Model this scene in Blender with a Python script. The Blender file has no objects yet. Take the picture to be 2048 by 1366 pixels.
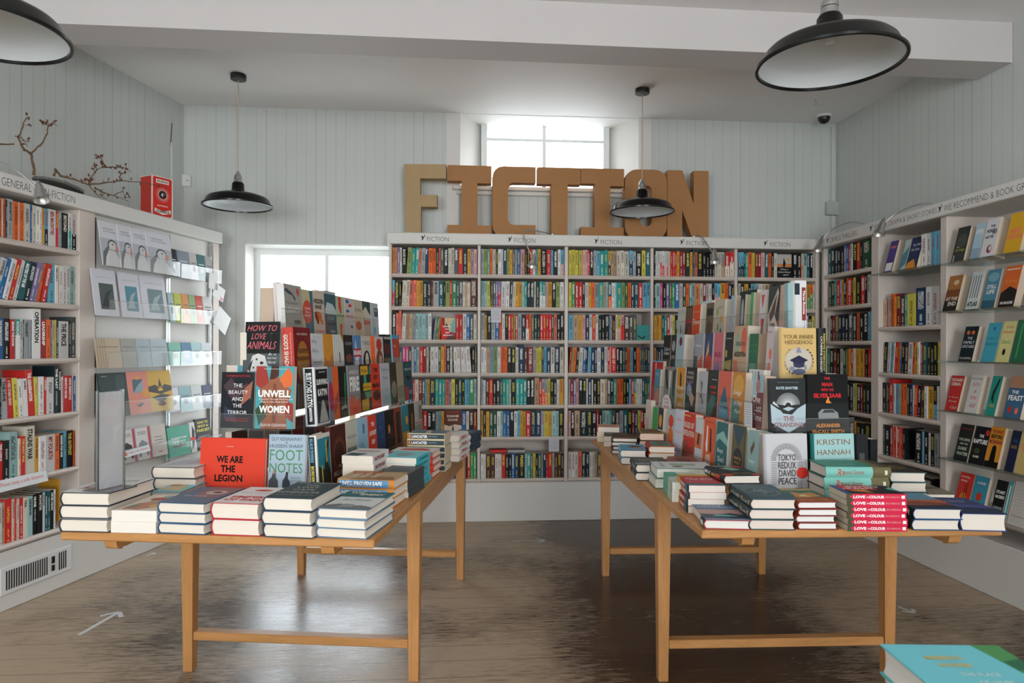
import bpy, math, random
from mathutils import Matrix, Vector

# ------------------------------------------------------------------ camera, world, lights, exposure
SC = bpy.context.scene
COL = SC.collection
F_PX, HZ, ROLL, EYE = 1365.0, 694.0, math.radians(0.16), 1.33     # focal length and horizon row in 2048x1366 pixels

cam = bpy.data.cameras.new('camera')
cam.sensor_width = 36.0
cam.lens = F_PX * 36.0 / 2048.0
cam.shift_y = (HZ - 683.0) / 2048.0
cam.clip_start = 0.05
cam_ob = bpy.data.objects.new('camera', cam)
COL.objects.link(cam_ob)
cam_ob.matrix_world = Matrix.Translation((0, 0, EYE)) @ Matrix.Rotation(math.pi / 2, 4, 'X') @ Matrix.Rotation(ROLL, 4, 'Z')
SC.camera = cam_ob
cam.dof.use_dof = True
cam.dof.focus_distance = 3.5
cam.dof.aperture_fstop = 6.3

SC.view_settings.view_transform = 'Standard'
SC.view_settings.look = 'None'
SC.view_settings.gamma = 1.0
SC.view_settings.use_curve_mapping = False
SC.view_settings.exposure = -0.12
SC.cycles.use_denoising = True
SC.cycles.max_bounces = 8
SC.cycles.diffuse_bounces = 4
SC.cycles.glossy_bounces = 3
SC.cycles.transmission_bounces = 4
SC.cycles.transparent_max_bounces = 24
SC.cycles.sample_clamp_indirect = 4.0
SC.cycles.caustics_reflective = False
SC.cycles.caustics_refractive = False

W = bpy.data.worlds.new('world')
SC.world = W
W.use_nodes = True
nt = W.node_tree
bg = nt.nodes['Background']
# overcast daylight: bright, nearly even, a little cooler towards the zenith
tc = nt.nodes.new('ShaderNodeTexCoord'); sx = nt.nodes.new('ShaderNodeSeparateXYZ'); cr = nt.nodes.new('ShaderNodeValToRGB')
nt.links.new(tc.outputs['Generated'], sx.inputs[0]); nt.links.new(sx.outputs['Z'], cr.inputs[0])
cr.color_ramp.elements[0].position = 0.0; cr.color_ramp.elements[0].color = (0.93, 0.96, 0.98, 1)
cr.color_ramp.elements[1].position = 0.6; cr.color_ramp.elements[1].color = (0.80, 0.90, 1.0, 1)
nt.links.new(cr.outputs[0], bg.inputs[0])
bg.inputs[1].default_value = 8.0

def area(name, loc, look, sx_, sy_, power, col):
    l = bpy.data.lights.new(name, 'AREA')
    l.shape = 'RECTANGLE'; l.size = sx_; l.size_y = sy_; l.energy = power; l.color = col
    o = bpy.data.objects.new(name, l); COL.objects.link(o)
    o.location = loc
    o.rotation_euler = (Vector(look) - Vector(loc)).to_track_quat('-Z', 'Y').to_euler()
    return o
# daylight entering by the shop's windows behind the camera and by the two windows in the back wall
area('daylight_rear_window', (-2.1, -2.85, 1.75), (-1.2, 3.0, 1.3), 1.9, 1.9, 58, (0.93, 0.97, 1.0))
area('daylight_rear_doorway', (1.4, -2.85, 1.6), (-0.6, 3.0, 1.5), 1.5, 2.1, 108, (0.95, 0.98, 1.0))
for nm_, lc_, a_, b_ in (('daylight_low_window', (-1.52, 5.80, 1.31), 1.45, 1.68), ('daylight_high_window', (0.33, 5.92, 2.88), 1.45, 0.66)):
    p_ = area(nm_, lc_, (lc_[0] + 0.077, lc_[1] - 1.0, lc_[2]), a_, b_, 1, (1, 1, 1))
    p_.data.cycles.is_portal = True            # guides the sky's own light in through the two back windows

# ------------------------------------------------------------------ measuring helpers
def ray(px, py):
    u = (px - 1024.0) / F_PX
    v = (683.0 - py + (HZ - 683.0)) / F_PX
    c, s = math.cos(ROLL), math.sin(ROLL)
    return Vector((c * u - s * v, 1.0, s * u + c * v))

def at_depth(px, py, d):
    r = ray(px, py)
    return Vector((r.x * d, d, EYE + r.z * d))

def on_height(px, py, z):
    r = ray(px, py)
    t = (z - EYE) / r.z
    return Vector((r.x * t, t, z))

class Frame:
    """A vertical face in the room: x runs to the right for someone facing it, y into it, z up."""
    def __init__(s, x, y, ux, uy):
        n = math.hypot(ux, uy)
        s.o = Vector((x, y, 0)); s.u = Vector((ux / n, uy / n, 0)); s.v = Vector((-uy / n, ux / n, 0))
        s.ang = math.atan2(uy, ux)
    def mat(s, x=0, y=0, z=0):
        return Matrix.Translation(s.o + s.u * x + s.v * y + Vector((0, 0, z))) @ Matrix.Rotation(s.ang, 4, 'Z')
    def hit(s, px, py, off=0.0):
        r = ray(px, py)
        o = s.o + s.v * off
        t = (o.x * s.v.x + o.y * s.v.y) / (r.x * s.v.x + r.y * s.v.y)
        p = Vector((r.x * t, t, EYE + r.z * t))
        return ((p - s.o).dot(s.u), p.z)
    def x(s, px, off=0.0, py=694):
        return s.hit(px, py, off)[0]
    def z(s, px, py, off=0.0):
        return s.hit(px, py, off)[1]

L = Frame(-2.53, 3.38, 0.176, 0.984)
B = Frame(-0.916, 5.125, 3.312, 0.255)
R = Frame(2.405, 5.33, 0.174, -1.892)
WALL_L, WALL_B, WALL_R, CEIL = 0.36, 0.30, 0.33, 3.20

# ------------------------------------------------------------------ colours and materials
def lin(h):
    h = h.lstrip('#')
    out = []
    for i in (0, 2, 4):
        c = int(h[i:i + 2], 16) / 255.0
        out.append(c / 12.92 if c <= 0.04045 else ((c + 0.055) / 1.055) ** 2.4)
    return tuple(out) + (1.0,)

PAL = {'k': '181a1c', 'K': '1f3238', 'n': '1f3a5c', 'b': '2f6fae', 'c': '6db6d2', 't': '35a79f', 'T': '1f6168', 'a': 'a5cbca',
       'g': '3f9b62', 'G': '2b5a43', 'l': '93a45c', 'y': 'd9cc55', 'Y': 'dea63c', 'o': 'ea6a2c', 'O': 'd98f5a', 'r': 'd4302c',
       'R': '952a30', 'p': 'dcaaa8', 'P': 'dd4b8a', 'v': '8d82b4', 'w': 'e9e8e6', 'W': 'ddd6c6', 's': 'a9b0b5', 'S': '5b6063',
       'q': 'c3a485', 'm': '5a3730', 'x': 'ef7a62', '.': 'f7f7f5', '_': '0d0d0e'}
WORD = {'k': 'black', 'K': 'dark teal', 'n': 'navy', 'b': 'blue', 'c': 'sky blue', 't': 'turquoise', 'T': 'deep teal', 'a': 'pale aqua',
        'g': 'green', 'G': 'dark green', 'l': 'olive green', 'y': 'yellow', 'Y': 'mustard', 'o': 'orange', 'O': 'tan orange', 'r': 'red',
        'R': 'dark red', 'p': 'pale pink', 'P': 'hot pink', 'v': 'lilac', 'w': 'white', 'W': 'cream', 's': 'light grey', 'S': 'dark grey',
        'q': 'beige', 'm': 'brown', 'x': 'coral'}
def C(c):
    return c if isinstance(c, tuple) else lin(PAL[c]) if c in PAL else lin(c)

MATS = {}
def newmat(name):
    m = bpy.data.materials.new(name); m.use_nodes = True
    MATS[name] = m
    n = m.node_tree
    return m, n, n.nodes['Principled BSDF']
def N(n, t, **kw):
    x = n.nodes.new(t)
    for k, v in kw.items():
        setattr(x, k, v)
    return x
def math_(n, op, a, b=None, clamp=False):
    x = N(n, 'ShaderNodeMath', operation=op); x.use_clamp = clamp
    for i, v in enumerate((a, b)):
        if v is None: continue
        if isinstance(v, (int, float)): x.inputs[i].default_value = v
        else: n.links.new(v, x.inputs[i])
    return x.outputs[0]
def mix(n, fac, a, b):
    x = N(n, 'ShaderNodeMix', data_type='RGBA')
    for k, v in ((0, fac), (6, a), (7, b)):
        if isinstance(v, (int, float, tuple)): x.inputs[k].default_value = v
        else: n.links.new(v, x.inputs[k])
    return x.outputs[2]
def mapped(n, scale, rot=(0, 0, 0), src='Object'):
    t = N(n, 'ShaderNodeTexCoord'); m = N(n, 'ShaderNodeMapping')
    n.links.new(t.outputs[src], m.inputs[0]); m.inputs['Scale'].default_value = scale; m.inputs['Rotation'].default_value = rot
    return m.outputs[0]
def noise(n, vec, scale, detail=3.0, rough=0.5):
    x = N(n, 'ShaderNodeTexNoise'); n.links.new(vec, x.inputs['Vector'])
    x.inputs['Scale'].default_value = scale; x.inputs['Detail'].default_value = detail; x.inputs['Roughness'].default_value = rough
    return x.outputs[0]
def ramp(n, fac, stops):
    x = N(n, 'ShaderNodeValToRGB'); n.links.new(fac, x.inputs[0])
    e = x.color_ramp.elements
    while len(e) < len(stops): e.new(0.5)
    for i, (p, c) in enumerate(stops):
        e[i].position = p; e[i].color = c if isinstance(c, tuple) else (c, c, c, 1)
    return x.outputs[0]
def bump(n, b, h, strength, dist=0.01):
    x = N(n, 'ShaderNodeBump'); x.inputs['Strength'].default_value = strength; x.inputs['Distance'].default_value = dist
    n.links.new(h, x.inputs['Height']); n.links.new(x.outputs[0], b.inputs['Normal'])

def attr_col(n, name):
    a = N(n, 'ShaderNodeAttribute'); a.attribute_name = name
    return a.outputs['Color']

def simple(name, hexcol, rough=0.5, metal=0.0, nz=0.03, scale=30.0, **kw):
    m, n, b = newmat(name)
    v = mapped(n, (1, 1, 1)); f = noise(n, v, scale)
    c = lin(hexcol)
    d = tuple(max(0, x * (1 - nz * 3)) for x in c[:3]) + (1,)
    n.links.new(mix(n, f, d, c), b.inputs['Base Color'])
    b.inputs['Roughness'].default_value = rough; b.inputs['Metallic'].default_value = metal
    for k, v in kw.items(): b.inputs[k.replace('_', ' ')].default_value = v
    return m

# printed card and paper: every face carries its own ink colour
m, n, b = newmat('print')
n.links.new(attr_col(n, 'Col'), b.inputs['Base Color'])
b.inputs['Roughness'].default_value = 0.5; b.inputs['Specular IOR Level'].default_value = 0.22
# small type on spines
m, n, b = newmat('spine')
uv = N(n, 'ShaderNodeUVMap'); uv.uv_map = 'UVMap'; sp = N(n, 'ShaderNodeSeparateXYZ'); n.links.new(uv.outputs[0], sp.inputs[0])
U, V = sp.outputs[0], sp.outputs[1]
uf = math_(n, 'FRACT', U); ud = math_(n, 'ABSOLUTE', math_(n, 'SUBTRACT', uf, 0.5)); seed = math_(n, 'FLOOR', U)
s1 = math_(n, 'FRACT', math_(n, 'MULTIPLY', seed, 0.3719)); s2 = math_(n, 'FRACT', math_(n, 'MULTIPLY', seed, 0.7331))
tlo = math_(n, 'ADD', 0.36, math_(n, 'MULTIPLY', s1, 0.2))
thi = math_(n, 'ADD', 0.78, math_(n, 'MULTIPLY', s2, 0.16))
a1 = math_(n, 'MULTIPLY', math_(n, 'GREATER_THAN', V, tlo), math_(n, 'LESS_THAN', V, thi))
a1 = math_(n, 'MULTIPLY', a1, math_(n, 'LESS_THAN', ud, math_(n, 'ADD', 0.16, math_(n, 'MULTIPLY', s2, 0.16))))
a2 = math_(n, 'MULTIPLY', math_(n, 'GREATER_THAN', V, 0.12), math_(n, 'LESS_THAN', V, 0.31))
a2 = math_(n, 'MULTIPLY', a2, math_(n, 'LESS_THAN', ud, 0.12))
cb = N(n, 'ShaderNodeCombineXYZ'); n.links.new(math_(n, 'MULTIPLY', U, 2.4), cb.inputs[0]); n.links.new(math_(n, 'MULTIPLY', V, 34.0), cb.inputs[1])
g = math_(n, 'GREATER_THAN', noise(n, cb.outputs[0], 1.6, 1.0), 0.46)
a3 = math_(n, 'MULTIPLY', math_(n, 'LESS_THAN', ud, 0.18), math_(n, 'MULTIPLY', math_(n, 'GREATER_THAN', V, 0.03), math_(n, 'LESS_THAN', V, 0.065)))
msk = math_(n, 'ADD', math_(n, 'MULTIPLY', math_(n, 'ADD', a1, a2), g), a3, True)
n.links.new(mix(n, math_(n, 'MULTIPLY', msk, 0.72), attr_col(n, 'Col'), attr_col(n, 'Ink')), b.inputs['Base Color'])
b.inputs['Roughness'].default_value = 0.5; b.inputs['Specular IOR Level'].default_value = 0.22
# thin paper that lets some light through
m, n, b = newmat('thin_paper')
tl = N(n, 'ShaderNodeBsdfTranslucent'); tl.inputs[0].default_value = lin('e4e6ea'); mxs = N(n, 'ShaderNodeMixShader'); mxs.inputs[0].default_value = 0.22
b.inputs['Base Color'].default_value = lin('e9eaee'); b.inputs['Roughness'].default_value = 0.6
n.links.new(b.outputs[0], mxs.inputs[1]); n.links.new(tl.outputs[0], mxs.inputs[2]); n.links.new(mxs.outputs[0], n.nodes['Material Output'].inputs[0])
# page edges
m, n, b = newmat('pages')
v = mapped(n, (3, 3, 1400)); f = noise(n, v, 1.0, 1.0)
c = attr_col(n, 'Col')
n.links.new(mix(n, math_(n, 'MULTIPLY', f, 0.35), c, (0.36, 0.31, 0.26, 1)), b.inputs['Base Color'])
b.inputs['Roughness'].default_value = 0.9; b.inputs['Specular IOR Level'].default_value = 0.1

# painted tongue-and-groove boarding: grooves across local x
def boarding(name, hexcol, groove):
    m, n, b = newmat(name)
    t = N(n, 'ShaderNodeTexCoord'); s = N(n, 'ShaderNodeSeparateXYZ'); n.links.new(t.outputs['Object'], s.inputs[0])
    fr = math_(n, 'FRACT', math_(n, 'MULTIPLY', s.outputs[0], 1 / 0.0765))
    d = math_(n, 'ABSOLUTE', math_(n, 'SUBTRACT', fr, 0.5))
    g1 = math_(n, 'GREATER_THAN', d, 0.482)
    bd = math_(n, 'MULTIPLY', math_(n, 'GREATER_THAN', fr, 0.055), math_(n, 'LESS_THAN', fr, 0.08))
    idx = math_(n, 'FLOOR', math_(n, 'ADD', math_(n, 'MULTIPLY', s.outputs[0], 1 / 0.0765), 0.5))
    wn = N(n, 'ShaderNodeTexWhiteNoise', noise_dimensions='1D'); n.links.new(idx, wn.inputs['W'])
    gap = math_(n, 'MULTIPLY', g1, math_(n, 'ADD', 0.22, math_(n, 'MULTIPLY', math_(n, 'POWER', wn.outputs[0], 3.0), 0.75)))
    mk = math_(n, 'ADD', gap, math_(n, 'MULTIPLY', bd, 0.22), True)
    f = noise(n, mapped(n, (1, 1, 0.4)), 5.0)
    base = mix(n, f, lin(hexcol), tuple(x * 0.93 for x in lin(hexcol)[:3]) + (1,))
    n.links.new(mix(n, mk, base, lin(groove)), b.inputs['Base Color'])
    b.inputs['Roughness'].default_value = 0.38
    inv = math_(n, 'SUBTRACT', 1.0, math_(n, 'ADD', g1, math_(n, 'MULTIPLY', bd, 0.6), True))
    bump(n, b, inv, 0.3, 0.003)
boarding('board_paint', 'cdd1ce', '7f8582')
simple('white_paint', 'dcdad6', 0.45, nz=0.01, scale=3)
simple('ceiling_paint', 'f0eeed', 0.7, nz=0.01, scale=2)
simple('shelf_paint', 'd3c8bf', 0.42, nz=0.012, scale=4)
simple('window_paint', 'e6ebea', 0.35, nz=0.01)
simple('black_enamel', '08090a', 0.22, nz=0.0, Specular_IOR_Level=0.35)
simple('white_enamel', 'cfd5d8', 0.25, nz=0.02, scale=8)
simple('steel', 'd0d0ce', 0.42, metal=1.0)
simple('chrome', 'cfd0d2', 0.2, metal=1.0)
simple('strip_metal', '6e6b66', 0.45, metal=0.7)
simple('slot_dark', '1c1a18', 0.6)
simple('box_paint', 'b4bab5', 0.5)
simple('beam_paint', 'cfcbcb', 0.7, nz=0.01, scale=2)
simple('white_plastic', 'dfe0df', 0.35, nz=0.0)
simple('flex_cord', 'c5b39a', 0.6)
simple('black_plastic', '121314', 0.3)
simple('tape', 'd9dcdc', 0.35)
simple('slate', '6a6b66', 0.55, nz=0.1, scale=20)
simple('bark', '806547', 0.8, nz=0.15, scale=60)
simple('bud', '6e3a28', 0.75, nz=0.12, scale=80)
simple('leaf', '5f7f4c', 0.6, nz=0.1)
simple('brass', 'a08a50', 0.35, metal=0.9)
simple('pavement', 'b9bbb8', 0.8, nz=0.05)
# corrugated cardboard
m, n, b = newmat('cardboard')
f = noise(n, mapped(n, (1, 1, 1)), 9.0, 4.0); w = noise(n, mapped(n, (3, 3, 220)), 1.0, 1.0)
n.links.new(mix(n, math_(n, 'MULTIPLY', w, 0.25), mix(n, f, lin('b07f52'), lin('a67548')), lin('946a42')), b.inputs['Base Color'])
b.inputs['Roughness'].default_value = 0.8
m, n, b = newmat('cardboard_pale')
f = noise(n, mapped(n, (1, 1, 1)), 9.0, 4.0)
n.links.new(mix(n, f, lin('b89d76'), lin('a98e68')), b.inputs['Base Color']); b.inputs['Roughness'].default_value = 0.8
# oak
def oak(name, vec_scale):
    m, n, b = newmat(name)
    v = mapped(n, vec_scale)
    f = noise(n, v, 3.0, 5.0, 0.6); f2 = noise(n, v, 14.0, 3.0)
    c = mix(n, ramp(n, f, [(0.3, 0.0), (0.7, 1.0)]), lin('c68f58'), lin('b07c46'))
    n.links.new(mix(n, math_(n, 'MULTIPLY', ramp(n, f2, [(0.45, 0.0), (0.75, 1.0)]), 0.35), c, lin('8a5f34')), b.inputs['Base Color'])
    b.inputs['Roughness'].default_value = 0.38
    bump(n, b, f2, 0.08, 0.002)
oak('oak_x', (1.2, 14, 14)); oak('oak_y', (14, 1.2, 14)); oak('oak_z', (14, 14, 1.2))
# worn floorboards, boards run along local x
m, n, b = newmat('floorboards')
t = N(n, 'ShaderNodeTexCoord'); s = N(n, 'ShaderNodeSeparateXYZ'); n.links.new(t.outputs['Object'], s.inputs[0])
by = math_(n, 'MULTIPLY', s.outputs[1], 1 / 0.145)
row = math_(n, 'FLOOR', by); fr = math_(n, 'FRACT', by)
wn = N(n, 'ShaderNodeTexWhiteNoise', noise_dimensions='1D'); n.links.new(row, wn.inputs['W'])
seam = math_(n, 'MULTIPLY', math_(n, 'ADD', math_(n, 'LESS_THAN', fr, 0.014), math_(n, 'GREATER_THAN', fr, 0.989), True), math_(n, 'ADD', 0.55, math_(n, 'MULTIPLY', wn.outputs[0], 0.45)))
cb = N(n, 'ShaderNodeCombineXYZ')
n.links.new(math_(n, 'ADD', math_(n, 'MULTIPLY', s.outputs[0], 1.1), math_(n, 'MULTIPLY', wn.outputs[0], 40)), cb.inputs[0])
n.links.new(math_(n, 'MULTIPLY', s.outputs[1], 46.0), cb.inputs[1])
grain = noise(n, cb.outputs[0], 2.2, 6.0, 0.65)
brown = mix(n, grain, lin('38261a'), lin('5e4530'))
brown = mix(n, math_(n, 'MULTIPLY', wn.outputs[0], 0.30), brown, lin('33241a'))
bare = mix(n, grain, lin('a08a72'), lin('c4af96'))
big = noise(n, mapped(n, (0.9, 1.3, 1)), 1.0, 3.0)
fine = noise(n, mapped(n, (4.5, 30.0, 1)), 2.2, 8.0, 0.78)
# feet have worn the walkways down to bare wood; the boards below the tables keep their stain, with table shade painted into the colour
tread_shade = ramp(n, math_(n, 'MULTIPLY', math_(n, 'ADD', s.outputs[0], 3.5), 1 / 7.0), [(0.10, 0.62), (0.21, 0.85), (0.32, 0.52), (0.42, 0.50), (0.50, 0.80), (0.555, 0.72), (0.61, 0.12), (0.71, 0.05), (0.77, 0.62), (0.86, 0.70)])
wear = math_(n, 'ADD', math_(n, 'MULTIPLY', tread_shade, 0.42), math_(n, 'ADD', math_(n, 'MULTIPLY', big, 0.70), math_(n, 'MULTIPLY', fine, 0.85)))
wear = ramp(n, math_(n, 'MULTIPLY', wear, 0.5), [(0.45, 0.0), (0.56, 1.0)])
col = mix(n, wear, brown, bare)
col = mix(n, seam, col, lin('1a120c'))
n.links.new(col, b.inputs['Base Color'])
n.links.new(math_(n, 'ADD', 0.19, math_(n, 'ADD', math_(n, 'MULTIPLY', wear, 0.16), math_(n, 'MULTIPLY', grain, 0.12))), b.inputs['Roughness'])
hgt = math_(n, 'SUBTRACT', math_(n, 'MULTIPLY', grain, 0.3), seam)
bump(n, b, hgt, 0.35, 0.003)
# clear sheet: mostly lets light straight through, with a thin reflection
def clear(name, tint, gloss, rough=0.03):
    m = bpy.data.materials.new(name); m.use_nodes = True; MATS[name] = m
    n = m.node_tree; n.nodes.clear()
    o = N(n, 'ShaderNodeOutputMaterial'); tr = N(n, 'ShaderNodeBsdfTransparent'); gl = N(n, 'ShaderNodeBsdfGlossy'); mx = N(n, 'ShaderNodeMixShader')
    lw = N(n, 'ShaderNodeLayerWeight'); lw.inputs[0].default_value = 0.35
    tr.inputs[0].default_value = tint; gl.inputs['Roughness'].default_value = rough
    f = math_(n, 'ADD', gloss, math_(n, 'MULTIPLY', lw.outputs['Fresnel'], gloss * 2.2), True)
    n.links.new(f, mx.inputs[0]); n.links.new(tr.outputs[0], mx.inputs[1]); n.links.new(gl.outputs[0], mx.inputs[2]); n.links.new(mx.outputs[0], o.inputs[0])
clear('window_glass', (0.985, 0.99, 0.985, 1), 0.03, 0.01)
clear('acrylic', (0.985, 0.99, 0.99, 1), 0.035, 0.05)
clear('acrylic_edge', (0.80, 0.86, 0.86, 1), 0.35, 0.15)
clear('shelf_glass', (0.80, 0.88, 0.86, 1), 0.12, 0.03)

# ------------------------------------------------------------------ mesh builder
class MB:
    def __init__(s):
        s.v = []; s.f = []; s.c = []; s.i = []; s.m = []; s.uv = []; s.names = []
    def slot(s, mat):
        if mat not in s.names: s.names.append(mat)
        return s.names.index(mat)
    def poly(s, pts, col='w', mat='print', uv=None, ink=None, M=None):
        k = len(s.v)
        s.v += [(M @ Vector(p)) if M is not None else Vector(p) for p in pts]
        s.f.append(tuple(range(k, k + len(pts)))); s.c.append(C(col)); s.i.append(C(ink) if ink else (1, 1, 1, 1)); s.m.append(s.slot(mat))
        s.uv.append(uv or [(0, 0)] * len(pts))
    def mesh(s, verts, faces, col='w', mat='print', M=None):
        k = len(s.v)
        s.v += [(M @ Vector(p)) if M is not None else Vector(p) for p in verts]
        for f in faces:
            s.f.append(tuple(i + k for i in f)); s.c.append(C(col)); s.i.append((1, 1, 1, 1)); s.m.append(s.slot(mat)); s.uv.append([(0, 0)] * len(f))
    def box(s, x0, x1, y0, y1, z0, z1, col='w', mat='print', M=None):
        v = [(x, y, z) for z in (z0, z1) for y in (y0, y1) for x in (x0, x1)]
        s.mesh(v, [(0, 2, 3, 1), (4, 5, 7, 6), (0, 1, 5, 4), (2, 6, 7, 3), (0, 4, 6, 2), (1, 3, 7, 5)], col, mat, M)
    def bbox(s, x0, x1, y0, y1, z0, z1, r=0.004, col='w', mat='print', M=None):
        """box with chamfered edges"""
        xs = (x0, x1); ys = (y0, y1); zs = (z0, z1); v = []; idx = {}
        for a in (0, 1):
            for b_ in (0, 1):
                for c_ in (0, 1):
                    sx, sy, sz = (1, -1)[a], (1, -1)[b_], (1, -1)[c_]
                    for ax in range(3):
                        p = [xs[a], ys[b_], zs[c_]]
                        for j, sg in ((0, sx), (1, sy), (2, sz)):
                            if j != ax: p[j] += sg * r
                        idx[(a, b_, c_, ax)] = len(v); v.append(tuple(p))
        F = []
        for ax in range(3):
            o = [i for i in range(3) if i != ax]
            for e in (0, 1):
                q = []
                for p_, q_ in ((0, 0), (1, 0), (1, 1), (0, 1)):
                    k = [0, 0, 0]; k[ax] = e; k[o[0]] = p_; k[o[1]] = q_
                    q.append(idx[(k[0], k[1], k[2], ax)])
                F.append(tuple(q))
        for ax in range(3):
            o = [i for i in range(3) if i != ax]
            for p_ in (0, 1):
                for q_ in (0, 1):
                    q = []
                    for e in (0, 1):
                        k = [0, 0, 0]; k[ax] = e; k[o[0]] = p_; k[o[1]] = q_
                        q.append((idx[(*k, o[0])], idx[(*k, o[1])]))
                    F.append((q[0][0], q[0][1], q[1][1], q[1][0]))
        for a in (0, 1):
            for b_ in (0, 1):
                for c_ in (0, 1):
                    F.append(tuple(idx[(a, b_, c_, ax)] for ax in range(3)))
        cen = Vector(((x0 + x1) / 2, (y0 + y1) / 2, (z0 + z1) / 2))
        G = []
        for f in F:
            p = [Vector(v[i]) for i in f]; nn = (p[1] - p[0]).cross(p[2] - p[0])
            G.append(f if nn.dot(p[0] - cen) > 0 else tuple(reversed(f)))
        s.mesh(v, G, col, mat, M)
    def prism(s, prof, y0, y1, col='w', mat='print', M=None, axis='y', caps=True):
        """extrude a closed (a,b) outline; axis names the extrusion direction"""
        def P(a, b_, e):
            return {'y': (a, e, b_), 'x': (e, a, b_), 'z': (a, b_, e)}[axis]
        k = len(prof)
        v = [P(a, b_, y0) for a, b_ in prof] + [P(a, b_, y1) for a, b_ in prof]
        f = [(i, (i + 1) % k, (i + 1) % k + k, i + k) for i in range(k)]
        if caps: f += [tuple(range(k - 1, -1, -1)), tuple(range(k, 2 * k))]
        s.mesh(v, f, col, mat, M)
    def lathe(s, prof, seg=40, col='w', mat='print', M=None):
        v = []; f = []; k = len(prof)
        for i in range(seg):
            a = 2 * math.pi * i / seg
            for r, z in prof: v.append((r * math.cos(a), r * math.sin(a), z))
        for i in range(seg):
            j = (i + 1) % seg
            for q in range(k - 1):
                f.append((i * k + q, j * k + q, j * k + q + 1, i * k + q + 1))
        s.mesh(v, f, col, mat, M)
    def tube(s, pts, rad, seg=8, col='w', mat='print', M=None):
        pts = [Vector(p) for p in pts]; v = []; f = []
        rads = rad if isinstance(rad, (list, tuple)) else [rad] * len(pts)
        up = None
        for i, p in enumerate(pts):
            d = (pts[min(i + 1, len(pts) - 1)] - pts[max(i - 1, 0)]).normalized()
            if up is None: up = d.orthogonal().normalized()
            up = (up - d * up.dot(d)).normalized(); w = d.cross(up)
            for q in range(seg):
                a = 2 * math.pi * q / seg
                v.append(p + (up * math.cos(a) + w * math.sin(a)) * rads[i])
        for i in range(len(pts) - 1):
            for q in range(seg):
                r_ = (q + 1) % seg
                f.append((i * seg + q, i * seg + r_, (i + 1) * seg + r_, (i + 1) * seg + q))
        f += [tuple(range(seg - 1, -1, -1)), tuple(range((len(pts) - 1) * seg, len(pts) * seg))]
        s.mesh([tuple(x) for x in v], f, col, mat, M)
    def ell(s, cx, cy, rx, ry, seg=20):
        return [(cx + rx * math.cos(2 * math.pi * i / seg), cy + ry * math.sin(2 * math.pi * i / seg)) for i in range(seg)]
    def build(s, name, parent=None, M=None, smooth=0, group=None):
        me = bpy.data.meshes.new(name)
        me.from_pydata([tuple(p) for p in s.v], [], s.f)
        for k in s.names: me.materials.append(MATS[k])
        me.polygons.foreach_set('material_index', s.m)
        if 'print' in s.names or 'spine' in s.names or 'pages' in s.names:
            ca = me.color_attributes.new('Col', 'FLOAT_COLOR', 'CORNER'); ci = me.color_attributes.new('Ink', 'FLOAT_COLOR', 'CORNER')
            d = []; e = []
            for f, c, i in zip(s.f, s.c, s.i):
                d += list(c) * len(f); e += list(i) * len(f)
            ca.data.foreach_set('color', d); ci.data.foreach_set('color', e)
        if 'spine' in s.names:
            u = me.uv_layers.new(name='UVMap')
            u.data.foreach_set('uv', [c for q in s.uv for p in q for c in p])
        me.update()
        if smooth:
            me.shade_smooth()
            try: me.set_sharp_from_angle(angle=math.radians(smooth))
            except Exception: pass
        o = bpy.data.objects.new(name, me)
        COL.objects.link(o)
        if parent is not None: o.parent = parent
        if M is not None: o.matrix_local = M
        return o

def tag(o, label=None, cat=None, group=None, kind=None):
    for k, v in (('label', label), ('category', cat), ('group', group), ('kind', kind)):
        if v: o[k] = v
    return o
def empty(name, M=None, label=None, cat=None, group=None, kind=None):
    o = bpy.data.objects.new(name, None); COL.objects.link(o); o.empty_display_size = 0.05
    if M is not None: o.matrix_world = M
    return tag(o, label, cat, group, kind)

# ------------------------------------------------------------------ lettering
TXT = {}
def glyphs(text, style=0):
    k = (text, style)
    if k not in TXT:
        cu = bpy.data.curves.new('t', 'FONT'); cu.body = text; cu.align_x = 'CENTER'; cu.resolution_u = 2
        cu.offset = {0: 0.0, 1: 0.038, 2: -0.012, 3: 0.0}[style]
        cu.space_line = 0.8
        if style == 3: cu.shear = 0.35
        ob = bpy.data.objects.new('t', cu); COL.objects.link(ob)
        me = bpy.data.meshes.new_from_object(ob)
        v = [(p.co.x, p.co.y) for p in me.vertices]; f = [tuple(p.vertices) for p in me.polygons]
        bpy.data.objects.remove(ob); bpy.data.curves.remove(cu); bpy.data.meshes.remove(me)
        xs = [p[0] for p in v]; ys = [p[1] for p in v]
        TXT[k] = (v, f, min(xs), max(xs), min(ys), max(ys))
    return TXT[k]
def text(mb, txt, P, cx, cy, w, h, col, style=0, mat='print', rot=0):
    """lettering fitted to a w x h box; P maps (x, y) on the sheet to 3D"""
    v, f, x0, x1, y0, y1 = glyphs(txt, style)
    q = []
    for x, y in v:
        a = ((x - x0) / (x1 - x0) - 0.5) * w; b_ = ((y - y0) / (y1 - y0) - 0.5) * h
        if rot: a, b_ = a * math.cos(rot) - b_ * math.sin(rot), a * math.sin(rot) + b_ * math.cos(rot)
        q.append(P(cx + a, cy + b_))
    mb.mesh(q, f, col, mat)

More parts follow.
